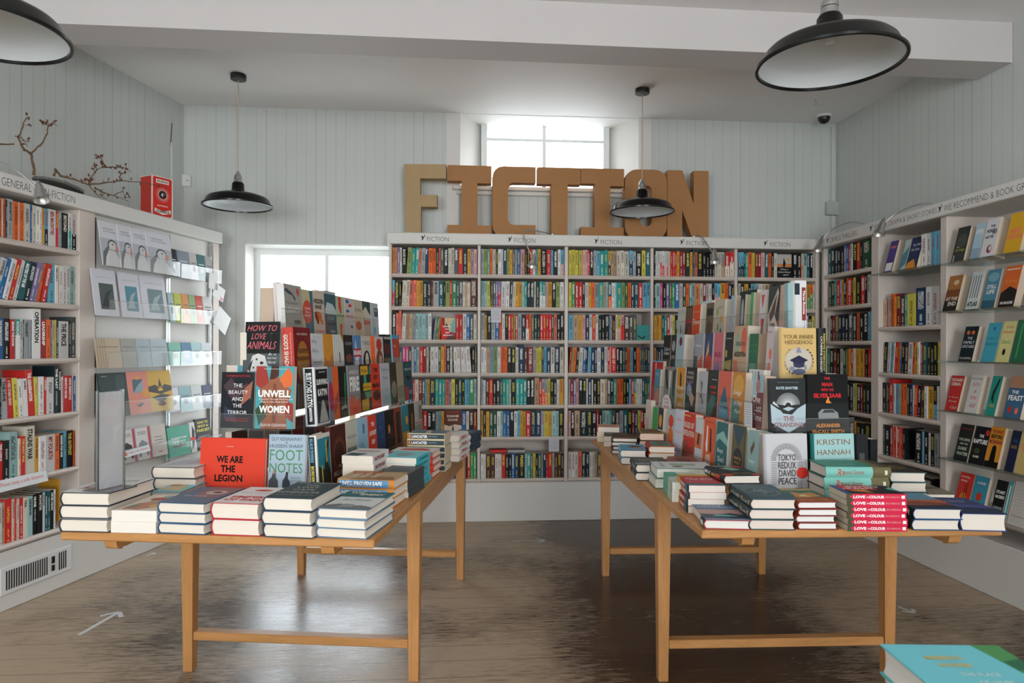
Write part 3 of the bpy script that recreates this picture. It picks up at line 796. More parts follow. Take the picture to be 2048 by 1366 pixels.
ROWS = {
 (0, 0): 'O5 O5 v5 w4 k9=BLACK_WAVE l8/3 t8/3 t7/3 x5/2 s8/2 n7=Pew o8 o7 k5 x4 S6 k9=THE_BUTCHER W6 W6 S8=SILENCE r9=TANGERINE K9 Y7 v5 p7',
 (0, 1): 'cr5 K8=THE_ILLUSTRATED|MAN k5 W8/3 W7/3 x8 x7 Y6 Y6 K8 K8 R4 s11=BONNIE T9 k4 l9=ORANGE r4 g9 S5 S7 W5^185 q4^185 W6^185 m13^210',
 (0, 2): 'K8=EUGENIDES|MIDDLESEX x6 x6^218 w8/2 q7/2 q7/2 s7/2 a7 a7 a7 a6 w7 Z3 v4/6^175 g3/6^175 g3/6^175 o4/6^175 Z3 F31 r7 r8 w8 b7 S8 W7',
 (0, 3): 'k8 r8 T6 P7 P7 S6 W5 b5 a7 r8 R7=YASHIM W5 k3 w9 w9 G5 Y7 x5^212 k8 w5 k4 w7/-2 w7/-2 q2/-2 w7/-3 w6/-3 w9/-5 k7 S4',
 (0, 4): 'k9 r8 T9 w8 b9 r4 W8 R7=A_SIN_EATER S6 c4 Y6 n11 t7 t7 t7 x8 b4 y8 k7 T7 k6 c5 c5 g9=RECKLESS a6',
 (0, 5): 'o9 k9 b9 w9 r9 g9 k9 r8 k9=A_BINDING K8=CIRCE s6 c5 Y6 F36 b9 W6 k9=EVARISTO R6=SHALLOW_WATER',
 (0, 6): 'k9 w8 o9 b9 k9 r8 T9 q9 k9 w8 g9 n9 s9 k9 r5 g5 g5',
 (1, 0): 's6 l7 t4 o6 W7 k4 w7 w4 n7=MURAKAMI l6 Y6 S5 s4 b7 p9 m5 k5 r6 w6 t5 Y6 k12=A_COLUMN|OF_FIRE r9 c5 k9=THE_BLIND_LIGHT w6 cp7',
 (1, 1): 'a6 a6 y7/-2 S5 S5 v4 vr6 w9/1 w8/1 S5/3 W6/3 Y7/1 Y7/1 a5 t5 K7=TESSA_HADLEY K7=TESSA_HADLEY W4 K7 tw6 tw6 p5 Y8 k8=NEIL|GAIMAN l8 w8',
 (1, 2): 's7 Y5^190 k9=TROY|STEPHEN_FRY s8 b8 o6 w6 k6=JANE_GARDAM r6 r5 l4 r5 s8 K8 rw7 o5 S6 K6 K6 r6 r6 r6 r6 G4 x7 k7 k7',
 (1, 3): 'w6 w5 q8 c6 l7 w7 o4 o4 o5 k8=HARD_TIMES k8=HARD_TIMES W6 n11^215 m7 R11=THE_OTHER|BENNET_GIRL s6 y5 y6 n4 c6 n8 W8=OCEAN_VUONG n9 Z1 W8',
 (1, 4): 's5 w5^190 m7 r8=TOM_JONES k7 k8 T5 t7 t8 W3 k10 t8 t8 t7 k8=MEMORY_POLICE k8=MEMORY_POLICE q10^208 r6 so6 so6 y6 k7 k6 w6 Y9=CATCH-22',
 (1, 5): 'Y5 k6 Y7 G8 G8 w7 a5 b8 b7 k9=ELMET w7 c6 Y6 Y6 r10 n11=ANTHONY|HOROWITZ n11=ANTHONY|HOROWITZ s6 y10 Y7 a9 a6 k10',
 (1, 6): 'w6^185 w5^185 m10^185 m9^185 w7^185 w7^185 r8^185=DEEP_SEA k7^185 k6^185 b6^188 n9^186 k13^186=PRIMEO|K._LANE a5^186 t7^186 S5^185 y6^187 k5^186 T7^187 s4^185 n6^186=1000 r4^186 r9^190=PACHINKO s5^186 m7^188 m7^188 k5^185',
 (2, 0): 'y6 y7 y6 G1 y8 p6 p5 r4 k7=ARTS_&_LETTERS s7 c6 t9 t8 yk6 q6 q6 W8/-1 W8/-1 W9/-1 cn8 s6 k12 y8 T9=THE_DEEP',
 (2, 1): 'y6 g7 r7 r8 k5 w7 Y6 o7 s8 t9 q5 a5 To7 w6 a4 t11 l6 G6 o7 n6 T9 r8 c8=ANNA_HOPE c7=ANNA_HOPE',
 (2, 2): 'c9 q9 Y8 p7 n7 w6=THE_HORSES r6 w6=NORMAL k6 k6 k9 c4 r2 k6 W4 yp6 pr7=THE_GIFT m10 S7 S7 F26',
 (2, 3): 'R5/4 l4/4 o6/4 k6/4 W9/3 b7/3 k4 c7/2 n9/1 k5 w8 n8 w7 r5 W2 r12=NAMES_OF|EARTH k6 k8 T5 m5 o7 c6 k7 o7 S4 S4 S4 n5 n5',
 (2, 4): 's4 R7 v5 p6 k8=BRIDGES k8=BRIDGES w3 n8 W3 k8 k7 W10 q5 S7 k6 t7 o7 o7 k6 k6 c5 r6 ty5 w6 w6 T5 T6 T5',
 (2, 5): 'p5 k7=A_CROOKED_TREE q10 K14=WATERS|OF_ELIJAH K9 k9 r4 k7 a7 a7 t4 S7 k8 s7 T9 k8 R5 n6 y6 r5 k6 b6',
 (2, 6): 'w6=THE_SHADOW_KING w6=THE_SHADOW_KING w6 x7 K7 K7 w5 w4 q5 S8 k9 r8 b7 w9 k8 t9 o7 w8 k9 Y8 k7',
 (3, 0): 'k3 w4 w5 wr4 wr5 w4 wr4 W4 r5 r4 r4 Y6 R6 R6 K9=AND_NEVER Y6 T4^212 x6 k10=THE_NIGHT_CIRCUS k8 k6 k6 k5 W7 W7 aq7 rW10 rW9',
 (3, 1): 'k3 a9 P5 k7 v6 S5 g6 b9=KATE_MOSSE W7 G6 o7 t5 s6 O10 W6 R6 s6 W6 k5 cp6 cp6 Y9=BOWER o7 n6 k5',
 (3, 2): 'Y5 Y5 Y5 T5 t5 r6 W5 y5 k7 b7 W7 r8 S7 o7 k8 w6 g7 n7 k8 W7 R7 c7 k8 q8',
 (3, 3): 'O5 k4 n5 n5 k8 w7 t8 r7 k8 S7 Y7 w8 b7 k9 R7 q8 k8 c7 o6 k8 w8 G7 k8 m7',
 (3, 4): 'T5 T5 k8 w8 r7 b8 k9 W7 o7 k8 S8 t7 R7 k9 w7 Y7 n8 k8 p7 w8 k9 c7 k8',
 (3, 5): 'k8 R7 k8 w8 b8 t7 k9 o7 W8 k8 S8 Y7 k8 r8 n8 w7 k9 G7 k8 q8 c7 k8',
 (3, 6): 'k8 w7 R7 k8 b8 k9 w8 o7 k8 S8 t7 k9 r8 W7 k8 n8 Y7 k9 w7 k8 c7 k8',
 (4, 0): 'ck5 ck6 G3 t6 o7=THE_ROOK y6 R6=THE_CATCHER R6=THE_CATCHER p7 T7=TOP_DOUBLE o6 k5 W6 F31 k9 k8 Wo4 a7=ARMITAGE T6 k6=THE_MIDNIGHT W4',
 (4, 1): 'W5 k7 Y8 k5 c8 s7 w6 W6=BOOK q10 S6 k8 k8 k7 W6 k4 s4 c5 qo12 s6 Y7 Yg6 og6 W4',
 (4, 2): 'k8 q7 w8 k7 R8 b7 k8 W7 o7 k8 s8 t7 r7 k9 w7 n7 S8 k8 k9 w5 k8 y6',
 (4, 3): 'k9 b7 w8 k8 R7 k8 t7 W8 k8 o7 k9 S8 w7 k8 n7 r7 k9 Y7 k8 c7 m6 k7',
 (4, 4): 'k9 w7 k8 t8 R8 k8 q7 k8 b8 w7 o7 k9 S7 k8 r8 W7 k9 n7 k8 Y7 c7 k7',
 (4, 5): 'k8 S8 w7 k9 b7 R8 k8 W7 k8 t7 k9 o7 k8 n8 w8 k8 r7 k8 Y7 k9 q7 k7',
 (4, 6): 'k8 w8 k8 R7 b8 k8 W7 k9 t7 k8 S8 k8 o7 w7 k9 n8 k8 r7 k8 q8 k8 Y6',
}
SH = ['top', 'second', 'third', 'fourth', 'fifth', 'sixth', 'lowest']
BAY = ['first', 'second', 'third', 'fourth', 'fifth']
NOV = MB(); FACES = []
INDIV = {(0, 0), (0, 1), (0, 2), (0, 3), (1, 0), (1, 1), (1, 2), (1, 3), (1, 4), (1, 5), (2, 0), (2, 1)}
for (c_, r_), row in ROWS.items():
    fc = []
    a, b_ = BE[2 * c_], BE[2 * c_ + 1]
    x0, x1 = bbays[c_]
    lf = lambda cw, o_, t, c_=c_, r_=r_: '%s novel, %s from the window end, %s shelf, %s fiction bay' % (cw, o_, SH[r_], BAY[c_])
    shelf_row(B, BZ[r_], a + 1.0, b_ - 1.5, row, 0.196, 'novel', lf, 'novels on the %s shelf of the %s fiction bay' % (SH[r_], BAY[c_]),
              None if (c_, r_) in INDIV else NOV, faces=fc)
    for f_ in fc or (): pass
    FACES += [(c_, r_, x, t) for x, t in fc]
    if 'F' in row and not fc:
        bks = parse(row); xs0, xs1 = B.x(a + 1.0, 0.02), B.x(b_ - 1.5, 0.02); k = (xs1 - xs0) / sum(q_[2] for q_ in bks); x = xs0
        for q_ in bks:
            if q_[0] == 'F': FACES.append((c_, r_, x, q_[2] * k))
            x += q_[2] * k
tag(NOV.build('novels'), 'the many remaining spine-out novels on the lower and outer fiction shelves', 'books', 'novels on the fiction shelves', 'stuff')
# face-out books among the spines
def stand(fr, x, y, z, lean=0.0, yaw=0.0, t=0.0):
    """book coordinates for a book standing with its front cover towards the room: x right, y up, z outwards"""
    S = Matrix(((1, 0, 0, 0), (0, 0, -1, 0), (0, 1, 0, 0), (0, 0, 0, 1)))
    return fr.mat(x, y, z) @ Matrix.Rotation(yaw, 4, 'Z') @ Matrix.Rotation(-lean, 4, 'X') @ S @ Matrix.Translation((0, 0, -t))
FA = {
 (0, 2): ('R', [('r', .25, .35, 1, 1, 'd8bf93'), ('p', [(.7, .35), (1, .3), (1, 1), (.8, .9), (.65, .65)], '7fb2ab'), ('p', [(.3, .35), (.15, .3), (.35, .78), (.5, .6), (.55, .35)], 'm'), ('p', [(0, 0), (.3, 0), (.6, .35), (.1, .7), (0, 1)], 'r'), ('p', [(.3, 0), (1, 0), (.95, .12), (.6, .22)], 'm'), ('t', 'VANISHING', .38, .6, .6, .06, '.', 1), ('t', 'HALF', .42, .49, .28, .06, '.', 1), ('t', 'BRIT', .45, .32, .3, .055, '.', 1), ('t', 'BENNETT', .5, .2, .7, .055, '.', 1)],
          'face-out red and sand paperback with white title on the third fiction shelf'),
 (0, 5): ('6b2f22', [('r', 0, 0, 1, .5, 'd9cbbb'), ('p', [(0, .5), (.2, .55), (.4, .5), (.7, .58), (1, .5), (1, .42), (.6, .47), (.3, .4), (0, .46)], 'm'), ('p', [(.42, .2), (.5, .48), (.58, .2)], 'm'), ('t', 'DIANE', .5, .78, .66, .09, 'W', 1), ('t', 'COOK', .5, .64, .6, .09, 'W', 1), ('t', 'THE NEW WILDERNESS', .5, .93, .7, .03, 'x', 0)],
          'face-out brown paperback with pale author lettering on the sixth fiction shelf'),
 (2, 2): ('3f9a97', [('p', [(.08, .3), (.2, .22), (.4, .1), (.55, .1), (.7, .25), (.6, .3), (.5, .18), (.38, .2), (.2, .32)], '3a2a1a'), ('t', 'HOUSE OF', .45, .75, .6, .05, 'T', 2), ('t', 'BURIAL', .5, .52, .6, .05, 'T', 2)],
          'teal face-out paperback leaning at the end of the third bay, third shelf'),
 (4, 0): ('15181a', [('r', .02, .52, .98, .97, 'b9b8b4'), ('r', .02, .44, .98, .58, 'd08a52'), ('p', [(.4, .45), (.45, .75), (.47, .82), (.52, .75), (.6, .6), (.55, .45)], 'k'), ('e', .78, .74, .14, .05, 'd6ac5c'), ('t', 'When I', .5, .35, .5, .06, '.', 3), ('t', 'Come Home', .5, .24, .8, .07, '.', 3), ('t', 'Again', .6, .12, .4, .07, '.', 3)],
          'face-out dark paperback showing a lone walking figure, top fiction shelf'),
}
for c_, r_, x, t in FACES:
    col, art, lab = FA[(c_, r_)]
    wv = min(t - 0.002, 0.135); ln = 0.10 if (c_, r_) == (2, 2) else 0.02
    book('paperback_book', wv, wv * (1.52 if c_ != 2 else 1.15), 0.022, col, stand(B, x + 0.001, 0.03, BZ[r_] + 0.001, ln, 0, 0.022), lab, 'paperbacks shown face out among the spines', art, (), False)
# notes taped to shelf edges, two books lying on the lowest row
def note(fr, pa, ya, pb, yb, y, label, col='d3d4da', lines=8, cat='note', name='paper_note', grp=None):
    x0, z1 = fr.hit(pa, ya, y); x1, z0 = fr.hit(pb, yb, y)
    mb = MB(); w, h = x1 - x0, z1 - z0
    mb.box(0, w, 0, 0.0006, 0, h, col)
    for i in range(lines): mb.poly([(w * .1, -0.0003, h * (.9 - .8 * i / lines)), (w * .9, -0.0003, h * (.9 - .8 * i / lines)), (w * .9, -0.0003, h * (.9 - .8 * i / lines) - h * .02), (w * .1, -0.0003, h * (.9 - .8 * i / lines) - h * .02)], '8d8f96')
    return tag(mb.build(name, M=fr.mat(x0, y, z0)), label, cat, grp)
note(B, 982, 617, 1002, 645, -0.012, 'small white staff note taped below the second shelf of the second fiction bay', 'c9cad2')
note(B, 1098, 877, 1118, 903, -0.012, 'small white staff note taped under the sixth shelf of the second fiction bay', 'c9cad2')
for (pa, pb, col, lab) in ((980, 1013, 'r', 'red book lying flat on top of the lowest fiction row'), (1015, 1049, 's', 'pale grey book lying flat on top of the lowest fiction row')):
    x0, x1 = B.x(pa, 0.12), B.x(pb, 0.12)
    book('paperback_book', 0.12, x1 - x0, 0.017, col, B.mat(x1, 0.045, BZ[6] + 0.1925) @ Matrix.Rotation(math.pi / 2, 4, 'Z'), lab, None, (), (), False)

# --- left bookcase: non-fiction shelves and the card rack
lx0, lx1 = L.x(-330), L.x(438)
LB = (L.x(-320), L.x(158)); LR = (L.x(190), L.x(426))
LZ = [1.867, 1.560, 1.262, 0.962, 0.652, 0.335]
ROOTL, CORL = case(L, 'nonfiction_bookcase', 'cream built-in bookcase headed GENERAL NON-FICTION beside the card rack', lx0, lx1, [LB, LR], [LZ, []], depth=0.34)
slotted(ROOTL, L.x(150, 0.28), 0.325, 0.32, 2.09); slotted(ROOTL, L.x(90, 0.3), 0.325, 0.32, 2.09)
x = L.x(72, -0.03); 
lettering(ROOTL, [('GENERAL NON-FICTION', (L.x(2, -.03) + L.x(149, -.03)) / 2, 2.139, L.x(149, -.03) - L.x(2, -.03), 0.040, 2)])
mb = MB(); mb.box(LR[0], LR[1], 0.03, 0.045, 0.31, 2.099, 'w', 'board_paint'); mb.v = mb.v; pn = mb.build('rack_backboard', ROOTL); pn.data.materials.clear(); pn.data.materials.append(MATS['white_paint'])
LROWS = [
 'k6 w8 o9 Y8 w9 k9 r8 w7 s9 o9 w2 o5 K3 s11=JEANETTE|WINTERSON o9 W2 o8 W2 W12 b3 W8 w7 w5 Y5=FOREIGN_BODIES ck8 w16=BEN_MACINTYRE r6=HUNTING_EVIL s7 k14=BEYOND wt7 wk11',
 'w9/14 r9/14 w9/15 wt9/16=DIVIDED b10/16 w9/15 r9/15 w7/15 T13/14=MASTERS_OF_THE_AIR K11/14 v8/14 v6/14 o6/13 Z2 r10/12 Z5 c14 w7=DEMOCRACY Y2 w8 w7 w8 a10 w4',
 'W8 k7 r9 k4 b11=THE_PREMONITIONS k11 r8=BEHIND_THE_DOOR tw9=KOLKUS w6 k2 s9=TRANSIT s5 w16^262=OPERATION R11=LEADERSHIP o9 S3 W5 y3 K5 w21=THE_PRICE k4 S11^230',
 'k8 w8 r8 o8/-2=FACTFULNESS k3 s11/-2=THE_HIVE r10/-4=A_VERY_STABLE_GENIUS y9/-4 w9/-4 w8/-3=SARS r13/-5^240=THE_ASSASSINATION y6/-3 w10 r5=THE_ENEMY w14 K9^258=THE_LAST|STANDARD k6^240=FLODDEN_ROAD w4 r9=BENITO_MUSS r9=ASNE_SEIERSTAD W2 b6',
 'Y8 k7 Y6=NOMADLAND r2 r7=FREE_LUNCH k10 a15^240 W5 r8^210=THE_NIGHT_WAR W18^258=STALINS_WAR Y7=PUTINS_PEOPLE w13 w18=MY_FOURTH o9 k8=DRESSED_FOR_WAR c6 k14=THE_OUTPOST o5',
 'g9 Z3 g8^210 g8^210 w5 q5 r12^220 W5 r2 W5 r7 W8=TEA a9=GERMANIA k9=HUGE|WORLD_WAR k9=MONSTER w5=EASTLAND T5 T5 k7=NEVER_AGAIN w4']
for i, row in enumerate(LROWS):
    z = LZ[i]
    lf = lambda cw, o_, t, i=i: '%s book, %s from the card rack, %s non-fiction shelf' % (cw, o_, SH[i] if i < 5 else 'bottom')
    shelf_row(L, z, {0: -95, 1: -50, 2: -40, 3: -40, 4: -30, 5: -36}[i], {5: 113}.get(i, 152), row, {0: 0.2, 1: 0.212, 2: 0.205, 3: 0.2, 4: 0.2, 5: 0.21}[i], 'nonfiction_book', lf,
              'non-fiction books on the %s shelf' % (SH[i] if i < 5 else 'bottom'), None, y=0.02, dep=0.14, count_rev=True)
for (pa, pb, z, c, h) in ((118, 130, LZ[5], 'Y', 0.24), (131, 150, LZ[5], 'W', 0.225)):
    mb = MB(); x0, x1 = L.x(pa, 0.12), L.x(pb, 0.12); spine_book(mb, 0, x1 - x0, h, 0.13, C(c), None, '_', Matrix())
    tag(mb.build('nonfiction_book', M=L.mat(x0, 0.12, z)), '%s book set back at the rack end of the bottom non-fiction shelf' % WORD[c], 'book', 'non-fiction books on the bottom shelf')
# shelf-edge notice
def strip_notice(fr, pa, ya, pb, yb, y, hgt, label, words, wcol='d9604f'):
    x0, z0 = fr.hit(pa, ya, y); x1, z1 = fr.hit(pb, yb, y)
    mb = MB(); w = x1 - x0; a = math.atan2(z1 - z0, w)
    mb.box(0, w, 0, 0.0012, -hgt, 0, 'dfe2e6')
    mb.box(0, w, 0.0012, 0.03, -0.0012, 0, 'dfe2e6')
    text(mb, words, lambda p, q_: (p, -0.0004, q_), w * 0.56, -hgt * 0.48, w * 0.74, hgt * 0.42, wcol, 0)
    mb.box(w * .01, w * .12, -0.0005, 0, -hgt * .75, -hgt * .25, 'd9604f')
    return tag(mb.build('shelf_notice', M=fr.mat(x0, y, z0) @ Matrix.Rotation(-a, 4, 'Y') @ Matrix.Rotation(-0.25, 4, 'X')), label, 'notice', 'keep a safe distance notices')
strip_notice(L, -26, 967, 92, 940, -0.010, 0.058, 'white strip reading Please keep a safe distance on a non-fiction shelf edge', 'Please keep a safe distance')
# heater grille in the plinth
gx0, gx1 = L.x(-2, 0.01, 1180), L.x(141, 0.01, 1140); 
root = empty('plinth_heater', L.mat(gx0, 0.012, 0.085), 'white plinth heater with a slatted grille set in the non-fiction bookcase base', 'heater')
gw = gx1 - gx0; gh = 0.135
mb = MB(); mb.bbox(0, gw, -0.010, -0.0005, 0, gh, 0.002, 'w', 'white_plastic'); mb.build('front_panel', root)
for nm, a, b_ in (('air_grille', 0.07, 0.66), ('small_grille', 0.80, 0.96)):
    mb = MB(); n_ = int((b_ - a) * gw / 0.014)
    for i in range(n_):
        x = gw * a + i * 0.014; mb.box(x, x + 0.007, -0.0112, -0.0098, 0.02, gh - 0.02, 'w', 'slot_dark')
    mb.build(nm, root)
mb = MB(); mb.bbox(gw * .69, gw * .73, -0.016, -0.010, 0.03, 0.062, 0.001, 'w', 'black_plastic'); mb.build('rocker_switch', root)
mb = MB(); mb.bbox(gw * .69, gw * .73, -0.016, -0.010, 0.070, 0.108, 0.001, 'w', 'black_plastic'); mb.build('rocker_switch', root)

# --- right bookcase
RB = [(R.x(1647), R.x(1742)), (R.x(1757), R.x(1880)), (R.x(1893), R.x(2700))]
RZ = [[1.888, 1.641, 1.380, 1.124, 0.872, 0.60], [1.824, 1.470, 1.166, 0.900, 0.615, 0.335], [1.817, 1.543, 1.257, 0.973, 0.698, 0.430]]
ROOTR, CORR = case(R, 'recommendations_bookcase', 'cream built-in bookcase along the plain right-hand boarded wall, headed CRIME, POETRY and WE RECOMMEND'.replace('right-hand ', ''), 0.0 + 0.02, R.x(2760), RB, RZ, depth=0.31, zbase=0.30,
                   glass={(1, 0), (2, 0), (2, 1), (2, 2), (2, 3), (2, 4)})
for px, y_ in ((1762, 0.29), (1815, 0.3), (1897, 0.29), (1955, 0.3)): slotted(ROOTR, R.x(px, y_), 0.297, 0.32, 2.09)
def head(txt, pa, pb):
    a, b_ = R.x(pa, -.03), R.x(pb, -.03)
    lettering(ROOTR, [(txt, (a + b_) / 2, 2.140, b_ - a, 0.036, 2)])
head('CRIME & THRILLERS', 1659, 1713); head('POETRY, DRAMA & SHORT STORIES', 1748, 1873); head('WE RECOMMEND & BOOK GROUPS', 1887, 2085)
for px in (1655, 1742, 1880): bird(ROOTR, R.x(px, -.03), 2.145, 0.045)
RR = {
 (0, 0): 'w3 w3 w2 T7 K7 K6 k6 k8 v4 b5 r4 w4 k9=ELLROY r6=BLACKWATER k4 G15', (0, 1): 'p4 p4 G6 k5 t4 r7 v3 Y4 k5 o3 r7 k2 y5 k9 r7 k4=WILL_DEAN w5=WILL_DEAN',
 (0, 2): 'k3 W8 k5 R5 S7 k5 n7 k7 S7 k7 o5 k7 k7=BLACK_ICE c4', (0, 3): 'k8 g6 k9 R7 k8 w7 k6 g4 o4 y5 r4 w5 Y10 Y8 o3 k6 r4', (0, 4): 'k9 R5 k9 S6 k8 k7 n7 k6 k8 w3 y4 k8 R4 k7 K8', (0, 5): 'k9 w5 k8 y4 k9 k9 S6 k8 Y4 k8 K7 k9',
 (1, 0): 'Z52 w6 w5 c5 c4', (1, 1): 'Y7^175 W8^190 x4^190 a6 o8^215 Y3 R10^215 m9 t5^205 y17^205 n20^235 w10^235 w15^235',
 (1, 2): 'k4 W6 k9/4 w9/5 c7/5 w4/5 r9/5 o6/4 b4/4 k8/4 m9/3 w12/3 r5/3 Y9/3 w6 R6 T10 K9 k8 k8 y4', (1, 3): 'k6 k10 S3 k4 r10^225 w5 c8/1 a6 o7 o6 k6 n6 w4 r6/3 k7/3 m9/3 w7 Y12 kc7 w4',
 (1, 4): 'r5 Y3 T4 k12 r5 W3 r5 W2 r5 W2 r5 k5 F20 k14 c4 k8 w4 k8 s8', (1, 5): 'k20 k18 K14 k16 S8 k14 Z10'}
NM = {0: ('crime_novel', 'crime novel', 'crime bay'), 1: ('poetry_book', 'book', 'poetry bay')}
for (c_, r_), row in RR.items():
    nm, wd, bay = NM[c_]
    lf = lambda cw, o_, t, c_=c_, r_=r_, wd=wd, bay=bay: '%s %s, %s from the back wall, %s shelf, %s' % (cw, wd, o_, SH[r_] if r_ < 5 else 'lowest', bay)
    shelf_row(R, RZ[c_][r_], [1649, 1760][c_], [1740, 1878][c_], row, [0.2, 0.2][c_], nm, lf, '%s spines on the %s shelf' % (bay, SH[r_] if r_ < 5 else 'lowest'), None, y=0.03 if (c_, r_) != (1, 0) else 0.0)
# mug on the low poetry shelf
mb = MB(); 
root = empty('floral_mug', R.mat(R.x(1869, 0.10), 0.10, RZ[1][5]), 'cream mug painted with red flowers on the bottom poetry shelf', 'mug')
mb.lathe([(0.0, 0.004), (0.034, 0.002), (0.038, 0.01), (0.041, 0.09), (0.0385, 0.09), (0.036, 0.012), (0, 0.008)], 28, 'e2d8bf')
for k in range(7):
    a = -2.6 + k * 0.45; z = 0.03 + 0.035 * (k % 2)
    mb.poly([((0.0405) * math.cos(a + 0.16 * math.cos(q_)), 0.0405 * math.sin(a + 0.16 * math.cos(q_)), z + 0.009 * math.sin(q_)) for q_ in [i * math.pi / 4 for i in range(8)]], 'R')
mb.build('cup', root, smooth=40); mb = MB(); mb.tube([(0.04, 0, 0.075), (0.062, 0, 0.07), (0.066, 0, 0.045), (0.055, 0, 0.025), (0.039, 0, 0.02)], 0.005, 8, 'e2d8bf'); mb.build('handle', root, smooth=60)
# ------------------------------------------------------------------ oak tables
TZ = 0.75
def table(A, Bp, Cc, label, inset_f, inset_b, leg_w=0.054):
    """A near-left corner, Bp near-right corner, Cc far-left corner of the top"""
    u = Bp - A; wd = u.length; u.normalize(); ang = math.atan2(u.y, u.x); ln = (Cc - A).length
    root = empty('oak_table', Matrix.Translation((A.x, A.y, 0)) @ Matrix.Rotation(ang, 4, 'Z'), label, 'table')
    mb = MB(); mb.bbox(0, wd, 0, ln, TZ - 0.026, TZ, 0.004, 'w', 'oak_x'); mb.build('tabletop', root)
    i_ = 0.003
    y0, y1 = inset_f, ln - inset_b
    for x in (i_, wd - i_ - leg_w):
        for y in (y0, y1 - leg_w):
            m1 = MB(); v = leg_w; tp = 0.008
            zt = TZ - 0.0265
            m1.mesh([(x + tp, y + tp, 0), (x + v - tp, y + tp, 0), (x + v - tp, y + v - tp, 0), (x + tp, y + v - tp, 0), (x, y, zt), (x + v, y, zt), (x + v, y + v, zt), (x, y + v, zt)],
                    [(3, 2, 1, 0), (4, 5, 6, 7), (0, 1, 5, 4), (1, 2, 6, 5), (2, 3, 7, 6), (3, 0, 4, 7)], 'w', 'oak_z'); m1.build('leg', root)
    for x in (i_ + 0.012, wd - i_ - 0.036):
        m1 = MB(); m1.bbox(x, x + 0.024, y0 + leg_w + 0.001, y1 - leg_w - 0.001, TZ - 0.105, TZ - 0.0265, 0.002, 'w', 'oak_y'); m1.build('apron', root)
    for y in (y0 + 0.02, y1 - 0.044):
        m1 = MB(); m1.bbox(i_ + leg_w + 0.001, wd - i_ - leg_w - 0.001, y, y + 0.024, TZ - 0.105, TZ - 0.0265, 0.002, 'w', 'oak_x')
        if y > ln / 2: m1.build('apron', root)
        m2 = MB(); m2.bbox(i_ + leg_w - 0.004, wd - i_ - leg_w + 0.004, y - 0.012, y + 0.034, 0.128, 0.163, 0.003, 'w', 'oak_x'); m2.build('stretcher', root)
    for x in (0.135, wd - 0.168):                                        # draw-leaf runners under the near end
        m1 = MB(); pr_ = [(0.02, TZ - 0.050), (0.030, TZ - 0.056), (0.042, TZ - 0.060), (0.048, TZ - 0.054), (0.06, TZ - 0.056), (0.30, TZ - 0.056), (0.9, TZ - 0.056), (0.9, TZ - 0.0265), (0.012, TZ - 0.0265)]
        m1.prism(pr_, x, x + 0.04, 'w', 'oak_y', axis='x'); m1.build('leaf_runner', root)
    return root, ang
Al = on_height(120, 1064, TZ); Bl = on_height(742, 1082, TZ)
an_ = math.radians(-4.6); Bl = Al + Vector((math.cos(an_), math.sin(an_), 0)) * 0.997
u = (Bl - Al).normalized(); Cl = Al + Vector((-u.y, u.x, 0)) * 2.0
TL, angL = table(Al, Bl, Cl, 'long oak table crowded with non-fiction books, nearer the window', 0.66, 0.10)
Ar = on_height(1404, 1062, TZ); Br = on_height(1997, 1063, TZ)
ur = (Br - Ar).normalized(); far = on_height(1184, 879, TZ)
# keep this top square: swing it so its aisle edge follows the photographed one
ad = (far - Ar).normalized(); ur = Vector((ad.y, -ad.x, 0)); Br = Ar + ur * 0.985
TR, angR = table(Ar, Br, far, 'long oak table crowded with fiction books, nearer the recommendations bookcase', 0.55, 0.28)
# corner of a third table under the two books nearest the viewer
t3 = Matrix.Translation((0.60, 0.52, 0)) @ Matrix.Rotation(-0.03, 4, 'Z')
root = empty('oak_table', t3, 'oak table corner under the turquoise book at the bottom edge', 'table')
mb = MB(); mb.bbox(0, 0.9, 0, 0.60, TZ - 0.032, TZ, 0.004, 'w', 'oak_x'); mb.build('tabletop', root)
for x in (0.03, 0.808):
    for y in (0.03, 0.508):
        m1 = MB(); m1.bbox(x, x + 0.062, y, y + 0.062, 0, TZ - 0.033, 0.002, 'w', 'oak_z'); m1.build('leg', root)

# ------------------------------------------------------------------ piles on the tables
Z0 = TZ + 0.0006
LP = 'piled books on the window-side table'; RP = 'piled books on the fiction table'
W_ = 'f1e7da'
stack(118, 1063, 219, 1065, Z0, 3, .160, .235, .0405, 'e8e6e4', 'thick white-jacketed hardback with charcoal boards at the outer near corner', [('r', 0, 0, 1, 1, 'dcdcdc'), ('p', [(.15, .2), (.5, .3), (.7, .6), (.4, .8), (.1, .6)], 'b8a9a4'), ('t', 'LEO', .5, .3, .6, .1, 'R', 1), ('t', 'COURAGE', .5, .8, .7, .09, 'S', 0), ('p', [(.6, .1), (.95, .2), (.8, .5)], 'c5797a')], ecol='2a2f3a', grp=LP)
stack(223, 1065, 314, 1067, Z0, 2, .145, .225, .0345, 'eadfd0', 'slim cream paperback with a floral cover beside the thick white hardbacks', [('p', [(.1, .1), (.5, .05), (.9, .3), (.6, .6), (.2, .45)], 'c08a72'), ('p', [(.3, .5), (.7, .55), (.9, .9), (.4, .95)], '9fb0a4'), ('e', .4, .7, .18, .1, 'b55a4a'), ('e', .7, .3, .14, .1, 'd8b26a'), ('e', .25, .25, .1, .08, '7d8f80')], hard=False, page='f4efe6', grp=LP)
